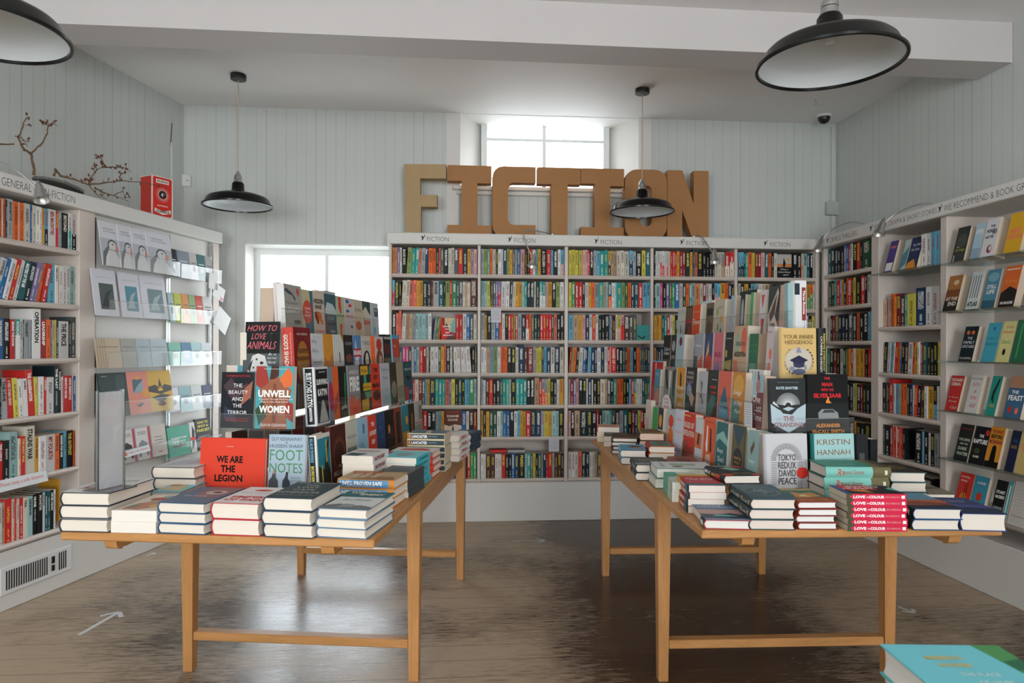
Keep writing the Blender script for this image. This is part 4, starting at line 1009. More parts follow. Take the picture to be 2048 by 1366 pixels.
stack(316, 1067, 417, 1071, Z0, 3, .158, .232, .0322, '5c6f8c', 'blue-boarded hardback with a portrait jacket along the near edge', [('r', 0, 0, 1, 1, '66738a'), ('p', [(.35, 1), (.3, .6), (.5, .3), (.85, .35), (1, .7), (1, 1)], '8f6f74'), ('e', .66, .66, .22, .13, 'c9b7b4'), ('e', .68, .67, .1, .05, '3a2c33'), ('t', 'GO THERE', .42, .42, .5, .05, '.', 0)], ecol='2f5374', grp=LP)
stack(421, 1070, 521, 1074, Z0, 2, .158, .235, .0500, 'eceaea', 'very thick white hardback with red boards and red title', [('t', 'EMPIRE', .55, .36, .8, .12, 'r', 1), ('t', 'OF PAIN', .52, .2, .8, .12, 'r', 1), ('e', .5, .78, .2, .06, 'c97570'), ('e', .5, .78, .12, .035, 'r'), ('t', 'PATRICK RADDEN KEEFE', .5, .6, .7, .03, 'S', 0)], ecol='b22a33', grp=LP)
stack(523, 1074, 625, 1078, Z0, 3, .160, .240, .0402, '324448', 'dark slate hardback with pale title lettering and navy boards', [('t', 'THE', .5, .78, .3, .07, 'd8d4c0'), ('t', 'LOST', .5, .64, .45, .08, 'd8d4c0'), ('t', 'CAFE', .5, .49, .45, .08, 'd8d4c0'), ('t', 'SCHINDLER', .5, .33, .86, .09, 'd8d4c0'), ('t', 'ONE FAMILY, TWO WARS AND THE', .5, .17, .8, .03, 'W'), ('t', 'MERIEL SCHINDLER', .5, .92, .8, .05, 'd8d4c0')], ecol='2f4358', grp=LP)
stack(633, 1075, 739, 1081, Z0, 3, .162, .245, .0300, 'd5d8d8', 'pale teal-banded hardback with boulders on its jacket, aisle corner', [('r', 0, .66, 1, 1, '2f666e'), ('p', [(0, 0), (1, 0), (1, .14), (.75, .22), (.5, .18), (.3, .27), (.1, .2), (0, .12)], '6f7477'), ('p', [(.3, .1), (.62, .1), (.6, .24), (.4, .28)], '94979a'), ('t', 'THE', .25, .9, .3, .08, 'W', 1), ('t', 'ENEMY', .62, .82, .5, .1, 'W', 1), ('t', 'Ever Dundas', .5, .5, .6, .07, 'S', 3)], ecol='5f7c94', grp=LP)
stack(303, 1002, 396, 1004, Z0, 3, .170, .225, .0425, 'd4d6d8', 'grey-white hardback on a pile behind the cream floral books', [('p', [(.1, .1), (.8, .3), (.6, .8), (.2, .7)], 'b9bec4'), ('r', .5, .4, .9, .5, 'c79a92')], ecol='3a3f45', grp=LP)
stack(300, 1018, 360, 1019, Z0, 3, .112, .19, .0205, '8cc4cc', 'aqua hardback with a map-like cover beside the white hardbacks', [('p', [(.1, .2), (.9, .1), (.7, .6), (.3, .9)], 'c9bd9c'), ('e', .3, .6, .2, .1, 'c08a6a')], ecol='4fa0b4', page='e8ded0', grp=LP)
stack(672, 1013, 792, 1018, Z0, 3, .158, .215, .0335, 'b39a76', 'tan orange-edged hardback with a blue title band on its spine', [('p', [(0, 0), (.4, .1), (.3, .6), (0, .8)], '8f6d50'), ('p', [(.5, .5), (1, .4), (1, 1), (.6, .9)], 'a0592f'), ('t', 'UNTIL', .5, .8, .5, .1, 'd9c6a8', 1), ('t', 'PROVEN', .5, .62, .6, .1, 'd9c6a8', 1), ('t', 'SAFE', .5, .44, .5, .1, 'd9c6a8', 1)],
      [('r', .02, .1, .9, .9, '5f93bd'), ('t', 'UNTIL PROVEN SAFE', .42, .58, .74, .4, '.', 1), ('t', 'GEOFF MANAUGH  NICOLA TWILLEY', .42, .25, .5, .14, 'w')], scol='d08a3c', ecol='d08a3c', side='spine', grp=LP)
stack(684, 989, 748, 991, Z0, 5, .126, .198, .0302, 'e4e2e0', 'white paperback with dark red title behind the blue-banded spines', [('p', [(.3, .7), (.9, .6), (.95, .95), (.5, 1)], '4a5a60'), ('t', 'HANS ROSLING', .5, .35, .8, .1, 'R', 1), ('t', 'FACTS', .5, .5, .5, .06, 'k')], (('t', 'FACTFULNESS', .4, .5, .6, .5, 'R', 1),), hard=False, side='head', grp=LP)
stack(752, 994, 817, 997, Z0, 4, .130, .2, .0225, '50575b', 'charcoal paperback on the low pile at the aisle edge', [('e', .5, .5, .3, .2, '3c4449')], hard=False, side='head', scol='474d50', grp=LP)
stack(762, 974, 836, 977, Z0, 5, .150, .2, .0245, '7fd0da', 'turquoise-spined paperback with a grey blot on its cover', [('p', [(.2, .5), (.5, .35), (.8, .5), (.7, .75), (.4, .8)], '93a5a8'), ('r', 0, 0, 1, .12, 'e2e0dc')], (('t', 'LEARWIFE', .5, .5, .6, .4, 'T', 0),), hard=False, side='head', scol='4fbccb', grp=LP)
stack(778, 955, 868, 958, Z0, 4, .150, .2, .0282, 'dcdad8', 'white hardback with a red blot cover and red spine band', [('p', [(.2, .5), (.3, .2), (.6, .15), (.85, .4), (.7, .8), (.4, .85)], 'c5493c'), ('r', 0, 0, .06, 1, 'c5493c')], [('r', 0, .0, 1, 1, 'd0402f'), ('t', 'DOPAMINE NATION', .5, .5, .6, .4, 'y', 1)], side='spine', scol='c5493c', grp=LP)
stack(815, 941, 890, 943, Z0, 6, .132, .178, .0290, '7a8990', 'thick paperback with a dark spine band reading LANCASTER', [('r', .08, .1, .92, .9, '5a7685'), ('p', [(.1, .4), (.9, .5), (.9, .6), (.1, .55)], 'c9c3b4')], [('r', .01, .14, .99, .86, '31424e'), ('e', .06, .5, .04, .3, 'd07a4a'), ('t', 'LANCASTER', .33, .5, .42, .46, '.', 1), ('t', 'JOHN NICHOL', .68, .5, .24, .28, 's')], hard=False, page='e0d3b4', scol='d3c39a', side='spine', grp=LP)
stack(862, 922, 922, 924, Z0, 4, .150, .2, .0330, 'e6e4e2', 'red-lettered white hardback near far end of window-side table', [('t', 'THE', .5, .8, .4, .08, 'r', 1), ('p', [(.2, .1), (.8, .2), (.6, .5)], 'a9a6a2')], (('t', 'THE JUST', .4, .5, .5, .5, 'r', 1),), side='head', ecol='c9c5c0', grp=LP)
stack(896, 903, 944, 905, Z0, 3, .132, .2, .0330, '33475a', 'navy hardback at the far aisle corner of the window-side table', [('e', .5, .5, .3, .2, '53687c')], side='head', ecol='22303e', grp=LP)

FW = 'e9dfd4'
stack(1406, 1058, 1497, 1060, Z0, 1, .146, .222, .0300, '7f8fa6', 'single hardback with a sunset lake jacket at the near aisle corner', [('r', 0, .62, 1, 1, '5f7690'), ('r', 0, .35, 1, .62, 'b9918c'), ('p', [(0, .1), (1, .1), (1, .3), (.7, .42), (.4, .3), (0, .36)], '37414f'), ('p', [(.25, .2), (.85, .22), (.6, .3), (.35, .3)], '5fa9a4'), ('t', 'Santa', .45, .9, .4, .07, 'd8dde2', 0), ('t', 'Montefiore', .5, .8, .8, .09, 'd8dde2', 0)], [('r', .72, 0, 1, 1, '22303c'), ('t', 'SANTA', .86, .5, .16, .5, '.', 1)], page='eef0ea', ecol='a83340', scol='e2d3c4', grp=RP)
stack(1500, 1060, 1591, 1061, Z0, 3, .146, .236, .0325, '3f5a66', 'dark teal hardback with a gold wreath cover beside the sunset book', [('e', .5, .5, .42, .32, '5d7170'), ('e', .5, .5, .33, .25, '3f5a66'), ('t', 'The', .5, .64, .2, .05, 'd8d9cf'), ('t', 'Last', .5, .56, .3, .06, 'd8d9cf'), ('t', 'Storyteller', .5, .47, .55, .07, 'd8d9cf'), ('e', .5, .36, .06, .02, 'c0a865')], [('t', 'Last Storyteller', .32, .5, .46, .5, 'd9dbd0', 0), ('e', .62, .5, .035, .26, 'b49a5e'), ('t', 'Donna Freed', .76, .5, .18, .34, 'd9dbd0'), ('r', .9, .25, .96, .75, 'b49a5e')], ecol='2f4a4c', scol='26343b', page='e9dad0', grp=RP)
stack(1594, 1060, 1675, 1060, Z0, 4, .130, .2, .0222, 'a3552f', 'rust-spined hardback with a painted garden cover along the near edge', [('r', 0, .32, 1, 1, '3f6a5c'), ('r', 0, .86, 1, 1, 'b39a60'), ('p', [(.2, .35), (.3, .75), (.5, .6), (.8, .7), (.9, .4), (.5, .32)], 'c58a4c'), ('p', [(.3, .4), (.5, .55), (.6, .36)], 'd9c98a'), ('t', 'LEAN FALL STAND', .5, .12, .7, .05, 'd8b070')], ecol='7a2a26', scol='9a4a2e', page='f2f2f0', grp=RP)
stack(1694, 1062, 1808, 1063, Z0, 6, .128, .186, .0195, '1c1d22', 'pink-spined paperback reading LOVE IN COLOUR at the near edge', [('r', .4, .3, 1, 1, 'c0283c'), ('p', [(0, .3), (.5, .2), (.45, .7), (0, .8)], '14161a'), ('p', [(.1, .5), (.5, .55), (.35, .85)], 'e0892f'), ('p', [(.2, 0), (.8, 0), (.6, .14)], '5db3a6'), ('t', 'LOVE IN', .6, .62, .5, .12, '.', 1, 1.57), ('t', 'COLOUR', .8, .5, .6, .14, '.', 1, 1.57), ('r', 0, .92, 1, 1, '2c5a9a')],
      [('r', 0, .0, 1, 1, 'cf2347'), ('p', [(0, 0), (.12, 0), (.05, .5), (.12, 1), (0, 1)], '3f4a30'), ('t', 'LOVE', .21, .5, .2, .46, '.', 1), ('t', 'IN', .355, .45, .04, .24, '.', 0), ('t', 'COLOUR', .505, .5, .25, .46, '.', 1), ('t', 'BOLU BABALOLA', .77, .5, .24, .28, 'p'), ('r', .92, .25, .975, .75, '.')], hard=False, page='cfc4b0', scol='cf2347', side='spine', jit=.003, grp=RP)
stack(1824, 1060, 1920, 1061, Z0, 2, .154, .236, .0345, '3d6076', 'blue-boarded hardback with a desert sky jacket beside the pink spines', [('r', 0, .55, 1, 1, '5f8ea6'), ('r', 0, .22, 1, .55, 'b0603c'), ('r', 0, 0, 1, .22, '2c2f3a'), ('p', [(0, .3), (1, .2), (1, .32), (.4, .45)], '7b3f34')], [('t', 'M', .86, .5, .08, .5, 'W')], ecol='1f4a74', scol='1b1d22', page=FW, grp=RP)
stack(1922, 1061, 2009, 1063, Z0, 1, .142, .235, .0560, '34406a', 'very thick hardback with a violet night jacket at the outer near corner', [('r', 0, 0, 1, .4, '22304a'), ('p', [(0, .4), (1, .3), (1, .5), (0, .6)], '4a4f8a'), ('t', 'THE SECRET', .5, .8, .6, .05, 'b9c0dc'), ('t', 'KEEPER', .5, .7, .5, .06, 'b9c0dc')], ecol='22427a', page=FW, grp=RP)
stack(1650, 1023, 1779, 1024, Z0, 4, .150, .228, .0395, '4f9a8a', 'sea-green hardback with script title on its spine, behind the pink spines', [('r', 0, 0, 1, 1, '4b8f80'), ('p', [(.0, .0), (.0, .32), (.5, .2), (1, .3), (1, .0)], '7d7350'), ('p', [(0, .0), (0, .16), (1, .12), (1, 0)], '4c4632'), ('t', 'The Royal Secret', .3, .6, .3, .5, '7fbfae', 3)], [('r', 0, 0, .72, 1, '7ebfb4'), ('r', .72, 0, 1, 1, '6a6244'), ('t', 'R', .2, .5, .07, .6, 'r', 3), ('e', .265, .42, .02, .2, 'r'), ('t', 'oyal Secret', .44, .48, .3, .5, 'a8563e', 3), ('r', .9, .3, .94, .7, 'W')], side='spine', ecol='22423c', scol='7ebfb4', page=FW, grp=RP)
stack(1782, 1004, 1852, 1005, Z0, 3, .135, .225, .0370, '2a2722', 'black-jacketed hardback with gold ornament behind the sea-green books', [('e', .5, .5, .3, .2, '5a4a2a'), ('t', 'THE', .4, .6, .3, .06, 'Y')], ecol='3f5f5f', page=FW, grp=RP)
stack(1845, 1000, 1912, 1001, Z0, 1, .130, .2, .0240, '8a8472', 'single drab cloth hardback lying behind the desert sky books', [('p', [(0, .4), (1, .5), (1, .7), (0, .6)], '5d5a4c')], ecol='4c4a3e', page=FW, grp=RP)
stack(1378, 1026, 1448, 1027, Z0, 4, .126, .205, .0240, 'b43e50', 'crimson paperback with yellow and teal spine stripes on the aisle edge', [('r', 0, 0, 1, .16, '3f7f88'), ('r', 0, .16, 1, .84, 'b8404c'), ('r', 0, .84, 1, 1, 'd0a63c'), ('t', 'BOLT FROM', .5, .62, .8, .08, 'd8c8c0', 1), ('t', 'THE BLUE', .5, .5, .7, .08, 'd8c8c0', 1), ('t', 'JEREMY COOPER', .5, .3, .8, .06, 'd8c8c0')], [('r', 0, 0, .3, 1, 'd3a73a'), ('r', .3, 0, .72, 1, 'b03038'), ('t', 'THE GREAT BELIEVERS', .52, .5, .36, .5, '.', 1), ('r', .74, 0, .9, 1, '2f7f8a')], hard=False, page=FW, scol='1d1f22', grp=RP)
stack(1344, 1004, 1400, 1005, Z0, 2, .105, .215, .0370, 'c9cfc8', 'white paperback with a sea-green spine fade, behind the crimson pile', [('p', [(0, .5), (.5, .6), (.4, 1), (0, 1)], '5fa58e'), ('e', .6, .4, .2, .1, 'd89a9a')], [('r', 0, 0, .55, 1, '5fae98'), ('r', .55, 0, .9, 1, 'c7cbb8')], hard=False, page='eef0ea', scol='9fc4b4', grp=RP)
stack(1311, 977, 1425, 978, Z0, 2, .170, .235, .0420, 'd3d6d8', 'large thick white art book with a green photograph, opening towards the aisle', [('r', .3, .3, .6, .75, '9fb49a'), ('t', 'OUR FOREST', .5, .15, .6, .06, 'S'), ('e', .75, .4, .1, .1, '7c6a66')], ecol='4f7a62', page='eceae2', side='fore', grp=RP)
stack(1270, 961, 1340, 962, Z0, 2, .150, .205, .0345, '4c585c', 'grey hardback with gold script on a pair by the aisle edge', [('p', [(0, 0), (1, 0), (1, .3), (0, .2)], '8a8f90'), ('t', 'Galaxy', .5, .6, .6, .2, 'c9a648', 3), ('t', 'SARAH GILLESPIE', .5, .35, .6, .05, 's')], [('r', .1, .2, .45, .8, '2b2a22'), ('r', .5, .1, .56, .9, 's'), ('t', 'MR LONDON', .75, .5, .34, .5, 's')], ecol='1d1f22', scol='1f2224', page=FW, grp=RP)
stack(1345, 958, 1400, 959, Z0, 2, .125, .2, .0345, '8f5a4a', 'reddish-brown jacketed hardback against the acrylic stand', [('e', .5, .5, .3, .3, '6d3f38'), ('t', 'VANESSA', .5, .2, .6, .07, 'W')], ecol='4a2c26', page=FW, grp=RP)
stack(1241, 929, 1291, 930, Z0, 2, .130, .2, .0360, '5f9fc0', 'bright blue hardback showing a dark-haired reclining figure', [('p', [(.3, .5), (.5, .75), (.9, .7), (.7, .45)], '4a3430'), ('p', [(.35, .4), (.7, .5), (.95, .35), (.6, .25)], 'c99684')], [('e', .3, .5, .03, .25, 'W'), ('t', 'SORROW AND BLISS', .65, .5, .5, .4, '2f5f80')], ecol='2c4a60', scol='6db0d0', page=FW, grp=RP)
stack(1298, 932, 1352, 933, Z0, 3, .130, .2, .0320, 'a8362f', 'red hardback framed around a green panel, against the stand', [('r', .12, .1, .88, .9, '5d8478'), ('e', .5, .5, .28, .14, '3c4638'), ('t', 'OTHER', .5, .52, .4, .08, 'W')], ecol='b8742c', scol='a8362f', page=FW, grp=RP)
stack(1224, 908, 1274, 909, Z0, 4, .138, .2, .0215, '3a3632', 'black hardback with a copper flash by the far aisle edge', [('p', [(0, 0), (1, .2), (1, .32), (0, .1)], 'c07f4a'), ('p', [(.2, .6), (.8, .7), (.5, .9)], '8a5f3c')], [('t', 'CHAPEL', .8, .5, .3, .5, 'c07f4a')], ecol='1c1a18', page=FW, grp=RP)
stack(1279, 911, 1328, 912, Z0, 3, .135, .2, .0400, 'c79a3e', 'gold-framed black hardback, thick pile of three', [('r', .1, .1, .9, .9, '5c5a34'), ('e', .5, .5, .3, .2, '9a3f30'), ('e', .4, .6, .12, .1, '3f7a78')], ecol='2a221a', scol='2c2418', page='e9c9b4', grp=RP)
stack(1207, 893, 1250, 894, Z0, 2, .130, .19, .0300, '3c3b30', 'yellow-spined paperback at the far aisle corner', [('e', .5, .5, .3, .3, '57564a')], [('r', 0, 0, 1, 1, 'd8c23c'), ('t', 'EXPECTATION', .5, .5, .6, .4, '8a7a20')], hard=False, scol='d8c23c', page=FW, grp=RP)
stack(1195, 884, 1240, 885, Z0, 3, .130, .16, .0300, 'd8a488', 'peach paperback with dark flecks, furthest pile on the aisle side', [('e', .3, .6, .2, .1, 'a05a44'), ('e', .7, .4, .2, .1, 'a05a44')], hard=False, scol='d89a86', page=FW, grp=RP)
stack(1448, 968, 1520, 967, Z0 + 0.0966, 1, .136, .2, .0300, '26363c', 'dark teal hardback with red corners and gold lettering laid on the crimson pile', [('r', .0, .0, .3, .16, 'c5452c'), ('r', .8, 0, 1, .16, 'c5452c'), ('p', [(.3, .7), (.6, .85), (.8, .55), (.5, .45)], '7ba08c'), ('p', [(.6, .9), (.9, .95), (.95, .7)], 'c5452c'), ('t', 'THE WOMEN', .45, .92, .6, .08, 'W', 1), ('t', 'OF TROY', .6, .2, .5, .09, 'c9a648', 0)], [('t', 'NATALIE', .2, .5, .3, .4, '.', 1), ('t', 'HAYNES', .5, .5, .2, .4, 'c9a648', 1), ('r', .6, .2, .8, .8, 'c5452c')], scol='1a2022', page=FW, grp=RP, seed=3)
# two books nearest the viewer
M_ = Matrix.Translation((0.795, 1.115, Z0)) @ Matrix.Rotation(math.pi - 0.02, 4, 'Z')
nb = [('p', [(0, 0), (.24, 0), (.12, .5), (.1, 1), (0, 1)], '4f8f57'), ('p', [(0, .2), (.17, .24), (.15, .36), (0, .34)], '2f6a4f'), ('e', .08, .5, .05, .05, 'W'), ('e', .05, .56, .03, .03, 'x'), ('t', 'MEREDITH', .62, .2, .3, .05, 'c9b97a', 1, 3.14), ('t', 'HOOPER', .6, .3, .26, .05, 'c9b97a', 1, 3.14), ('t', 'THE PLACE', .5, .42, .3, .04, 'e0efe8', 0, 3.14), ('t', 'OF HOPE', .46, .52, .26, .04, 'e0efe8', 0, 3.14), ('p', [(.4, .7), (.5, .78), (.6, .6)], 'c5493c')]
book('hardback_book', .19, .245, .0475, '72c3cf', M_, 'pale turquoise hardback with green boards, under its twin at the bottom edge', 'books nearest the viewer', nb, (), True, 'd9d6d0', scol='5fae98', ecol='3f8f5a')
book('hardback_book', .19, .245, .0475, '72c3cf', M_ @ Matrix.Translation((0.002, 0.003, 0.0478)), 'pale turquoise book with a meadow scene, topmost and nearest the viewer', 'books nearest the viewer', nb, (), True, 'd9d6d0', scol='4f8f57', ecol='5fb0bc')
book('paperback_book', .15, .2, .060, 'e2e0e4', Matrix.Translation((0.83, 0.90, Z0)) @ Matrix.Rotation(-0.1, 4, 'Z'), 'white-covered book beside the turquoise books at the bottom edge', None, [('t', 'NEWS', .5, .7, .6, .1, 'p')], (), False)
# ------------------------------------------------------------------ stepped acrylic stands with face-out books
LEAN = math.radians(3.5)
def face(fr, pa, pb, z, h, t, col, label, art=(), sart=(), hard=False, lean=LEAN, off=0.0, page='e9ddcc', grp=None, yaw=0.0, name=None, scol=None, ecol=None):
    m_ = off + 0.6 * h * math.sin(lean); x0, x1 = fr.x(pa, m_), fr.x(pb, m_)
    book(name or ('hardback_book' if hard else 'paperback_book'), x1 - x0 - 0.0008, h, t, col, stand(fr, x0, off, z, lean, yaw, t), label, grp, art, sart, hard, page, scol, ecol)
def tier(root, fr, xa, xb, z, lip=0.085, dep=0.085, lipy=-0.034):
    mb = MB(); mb.box(xa, xb, lipy, dep, z - 0.004, z - 0.0005, 'w', 'acrylic'); mb.build('tray', root, M=root.matrix_world.inverted() @ fr.mat())
    mb = MB(); mb.box(xa, xb, lipy - 0.003, lipy, z - 0.004, z + lip, 'w', 'acrylic'); mb.build('front_lip', root, M=root.matrix_world.inverted() @ fr.mat())
    mb = MB(); mb.box(xa, xb, lipy - 0.0032, lipy + 0.0002, z + lip, z + lip + 0.0014, 'w', 'acrylic_edge'); mb.build('lip_edge', root, M=root.matrix_world.inverted() @ fr.mat())
def riser(root, fr, xa, xb, y, z0, z1):
    mb = MB(); mb.box(xa, xb, y, y + 0.003, z0, z1, 'w', 'acrylic'); mb.build('riser', root, M=root.matrix_world.inverted() @ fr.mat())
ZT = [0.756, 1.005, 1.175, 1.385]
HB = [0.245, 0.235, 0.212, 0.205]
def T(s_, cx, cy, w, h, c='.', st=0): return ('t', s_, cx, cy, w, h, c, st)

# --- left stand: books along its aisle side
DT = [Frame(-.727 - .086 * k, 2.75, .13, .99) for k in range(4)]
DE = [Frame(-1.0, (2.58, 2.69, 2.82, 2.93)[k], .99, -.13) for k in range(4)]
bpy.context.view_layer.update()
SL = empty('acrylic_book_stand', DT[0].mat(0, 0, TZ + 0.001), 'clear stepped acrylic stand of face-out non-fiction paperbacks on the window-side table', 'display stand')
bpy.context.view_layer.update()
for k in range(4):
    xa = (0.0, 0.0, 0.02, 0.05)[k]; tier(SL, DT[k], xa, 1.22, ZT[k] if k else TZ + 0.0052, (0.07, 0.10, 0.085, 0.10)[k])
    riser(SL, DT[k], xa, 1.22, 0.086, ZT[k] if k else TZ + 0.005, ZT[min(3, k + 1)])
    ea, eb = DE[k].x((398, 440, 486, 540)[k]), DE[k].x((612, 592, 575, 570)[k]); tier(SL, DE[k], ea, eb, ZT[k] if k else TZ + 0.0052, (0.05, 0.06, 0.05, 0.05)[k])
def lst(frs, z, hs, hand, group, rows):
    for r_ in rows:
        pa, pb, col, art, lab = r_[:5]; o = r_[5] if len(r_) > 5 else {}
        face(frs, pa, pb, z + 0.0008, o.get('h', hs), o.get('t', 0.026), col, lab, art, o.get('s', ()), o.get('hard', False), off=o.get('off', 0), grp=group, scol=o.get('sc'), ecol=o.get('ec'), page=o.get('pg', 'e9ddcc'), lean=o.get('lean', LEAN), yaw=o.get('yaw', 0))
G3 = 'top tier of the window-side stand'; Wb = 'window-side stand'
lst(DT[3], ZT[3], HB[3], 1, 'face-out books on the ' + G3, [
 (569, 604, 'a9a6a0', [('p', [(0, .86), (.25, .8), (.45, .78), (.6, .66), (.62, .74), (.4, .84), (.1, .92)], '4a5560'), ('p', [(.7, .95), (.85, .9), (.8, .75), (.7, .85)], 'c04a3c'), T('LEGACY', .45, .48, .8, .14, 'c9c8c4', 1), T('THOMAS HARDING', .4, .62, .7, .04, 'S'), ('r', .5, .2, .85, .28, 'S')], 'grey paperback with a wavy dark line, first on the ' + G3, {'h': .215, 'sc': 'e0dfdd', 't': .034}),
 (604, 626, 'c9bf95', [('p', [(.7, 1), (1, 1), (1, 0), (.3, 0), (.2, .3), (.75, .7)], '3d6f86'), ('e', .45, .5, .42, .27, 'd4503f'), T('TOKENS', .45, .58, .5, .05), T('FROM', .45, .5, .4, .05), T('EARTH', .45, .42, .5, .05)], 'sand and blue paperback with a big red oval, ' + G3),
 (626, 649, 'd8c7b6', [T('HIDDEN', .5, .78, .85, .11, '_', 1), T('HAND', .45, .65, .6, .1, '_', 1), ('e', .4, .42, .3, .12, 'd8703c'), ('p', [(.1, .5), (.25, .55), (.45, .25), (.3, .25)], '7a3028'), ('e', .7, .3, .12, .06, 'd8803c'), T('CLIVE HAMILTON', .5, .08, .8, .05, 'r')], 'cream paperback with bold black title and orange cups, ' + G3),
 (650, 672, '3e6670', [('p', [(0, .62), (.2, .8), (.7, .76), (1, .6), (1, .5), (0, .5)], 'c9d3d4'), T('BRITAIN', .5, .55, .8, .09, 'a'), T('AT BAY', .5, .42, .7, .09, 'a'), ('r', .1, .25, .9, .3, '22444c'), T('ALAN', .6, .1, .4, .07, '.')], 'slate paperback with white cliffs, ' + G3),
 (672, 689, 'b9c4a6', [('p', [(.3, .97), (.6, .97), (.62, .6), (.5, .55), (.3, .7)], 'd8452f'), ('p', [(.35, .3), (.65, .3), (.6, .02), (.4, .02)], 'd8452f'), T('DOUBLE', .5, .5, .8, .06, 'g')], 'pale green paperback with red hands, ' + G3),
 (690, 707, 'd6ccc9', [('e', .3, .9, .2, .05, 'b'), ('e', .6, .8, .2, .04, 'r'), ('e', .3, .65, .2, .04, 'b'), T('SPLASH!', .5, .52, .9, .08, 'r'), ('e', .7, .25, .15, .04, 'b')], 'white paperback dotted with small swimmers, ' + G3),
 (708, 724, 'cfc5b0', [T('SHIN', .5, .72, .8, .1, 'S'), ('e', .5, .3, .35, .12, 'c9604a')], 'cream paperback with a salmon shape, ' + G3),
 (725, 741, 'c9b9a0', [('r', 0, .65, 1, 1, '35504f'), ('p', [(0, .7), (.4, .85), (.9, .62), (1, .5), (.3, .5)], 'W'), T('809', .5, .4, .8, .14, 'r', 1)], 'black-topped paperback with a red number, ' + G3),
 (742, 757, 'ccd2dc', [('r', .4, .6, 1, .85, 'S'), T('ROOT', .7, .78, .5, .06), ('e', .4, .2, .2, .1, 'c')], 'whitish blue paperback ending the ' + G3)])
face(DT[3], 556, 577, ZT[3] + 0.001, .222, .02, 'e2d6d3', 'pale pink book behind the first of the ' + G3, off=0.045, grp=None)
face(DT[3], 576, 601, ZT[3] + 0.001, .222, .02, '8fcfac', 'mint green book showing above the ' + G3, [('r', .0, .9, 1, 1, 'e0e4dd')], off=0.042, grp=None)
face(DT[3], 632, 648, ZT[3] + 0.001, .222, .02, 'dbc8ba', 'peach book peeping over the ' + G3, [('r', .8, .7, .86, .98, 'r')], off=0.042, grp=None)
face(DT[3], 650, 672, ZT[3] + 0.001, .228, .02, 'b9bcc0', 'silver grey book peeping over the ' + G3, off=0.042, grp=None)
G2 = 'second tier of the window-side stand'
lst(DT[2], ZT[2], HB[2], 1, 'face-out books on the ' + G2, [
 (588, 622, '7a1f22', [('e', .5, .36, .36, .4, 'a5702f'), T('ALEX MORDUE', .5, .88, .6, .04, 'W'), T("GOD'S", .5, .58, .55, .08, '3a1a14', 1), T('SHADOW', .5, .44, .7, .08, '3a1a14', 1)], 'thick dark red golden-arched paperback, first on the ' + G2, {'h': .235, 't': .05, 'sc': 'c5453c', 's': [T("GOD'S SHADOW", .48, .35, .72, .4, 'W', 1), T('The Ottoman Sultan Who Shaped the Modern World', .5, .75, .8, .14, 'W')]}),
 (623, 647, 'd9dade', [T('Why', .25, .82, .4, .11, 'S'), T("We're", .3, .64, .5, .1, 'S'), T('Polarized', .42, .4, .75, .12, 'S'), T('EZRA KLEIN', .5, .93, .7, .03, 's')], 'white paperback with thin grey serif title, ' + G2),
 (648, 667, 'dc9a35', [T('TIMES', .5, .9, .7, .09, 'O'), T('THE', .4, .66, .6, .1, 'O'), ('p', [(0, .5), (.5, .4), (.9, .6), (1, .2), (.5, 0), (0, .1)], 'c98040'), T('TREE', .5, .05, .8, .06)], 'amber paperback with draped folds, ' + G2),
 (668, 688, 'dcdcd8', [('p', [(.7, 1), (1, 1), (1, .8)], 'a88a40'), ('p', [(.5, .6), (.58, .6), (.6, .35), (.52, .35)], '_'), T('THE', .3, .12, .3, .06, 'S')], 'white paperback with one small black figure, ' + G2),
 (689, 706, '1c1e20', [T('GREEN', .5, .8, .8, .07, 's'), ('e', .5, .45, .4, .1, '7a4a3c'), ('p', [(.1, 0), (.3, .2), (.6, .1), (.8, .25), (.9, 0)], '9a8a3a')], 'black paperback with a seated figure, ' + G2),
 (707, 723, '5a8ac0', [('p', [(.1, .15), (.3, .95), (.45, .6), (.9, .6), (.6, .4), (.8, .1), (.45, .28)], 'w'), ('r', 0, .48, 1, .68, 'c93040'), T('BRAINS', .5, .58, .9, .12, '.', 1), ('r', 0, 0, 1, .2, '4a6a90')], 'blue paperback with a white star and red banner, ' + G2),
 (724, 742, 'd9d2c8', [T('THEBES', .5, .82, .9, .1, 'S'), ('e', .5, .35, .4, .28, '_'), ('e', .52, .38, .2, .2, 'W')], 'cream paperback with a black head medallion, ' + G2),
 (750, 767, 'dcd3cc', [('e', .5, .78, .32, .16, 'c93a34'), ('e', .5, .35, .4, .3, '8a4a3a'), ('e', .6, .3, .2, .2, 'c5b7a0')], 'white paperback with red medallion and orange spine, ' + G2, {'sc': 'e8602c', 't': .04}),
 (768, 782, '202022', [T('NONE', .5, .9, .9, .07, '.', 1), ('r', 0, .5, 1, .75, '5a2420'), ('r', 0, 0, 1, .4, '5a5a40')], 'black paperback with a red strip, ' + G2, {'h': .228}),
 (785, 799, 'cc4a30', [('r', 0, 0, 1, .4, 'a08a80'), ('r', 0, .9, 1, 1, '5ab6dc'), T('THE', .3, .7, .4, .06, 'w')], 'rust paperback with sky blue edges ending the ' + G2, {'h': .226, 'ec': 'c', 'sc': 'c'})])
G1 = 'third tier of the window-side stand'
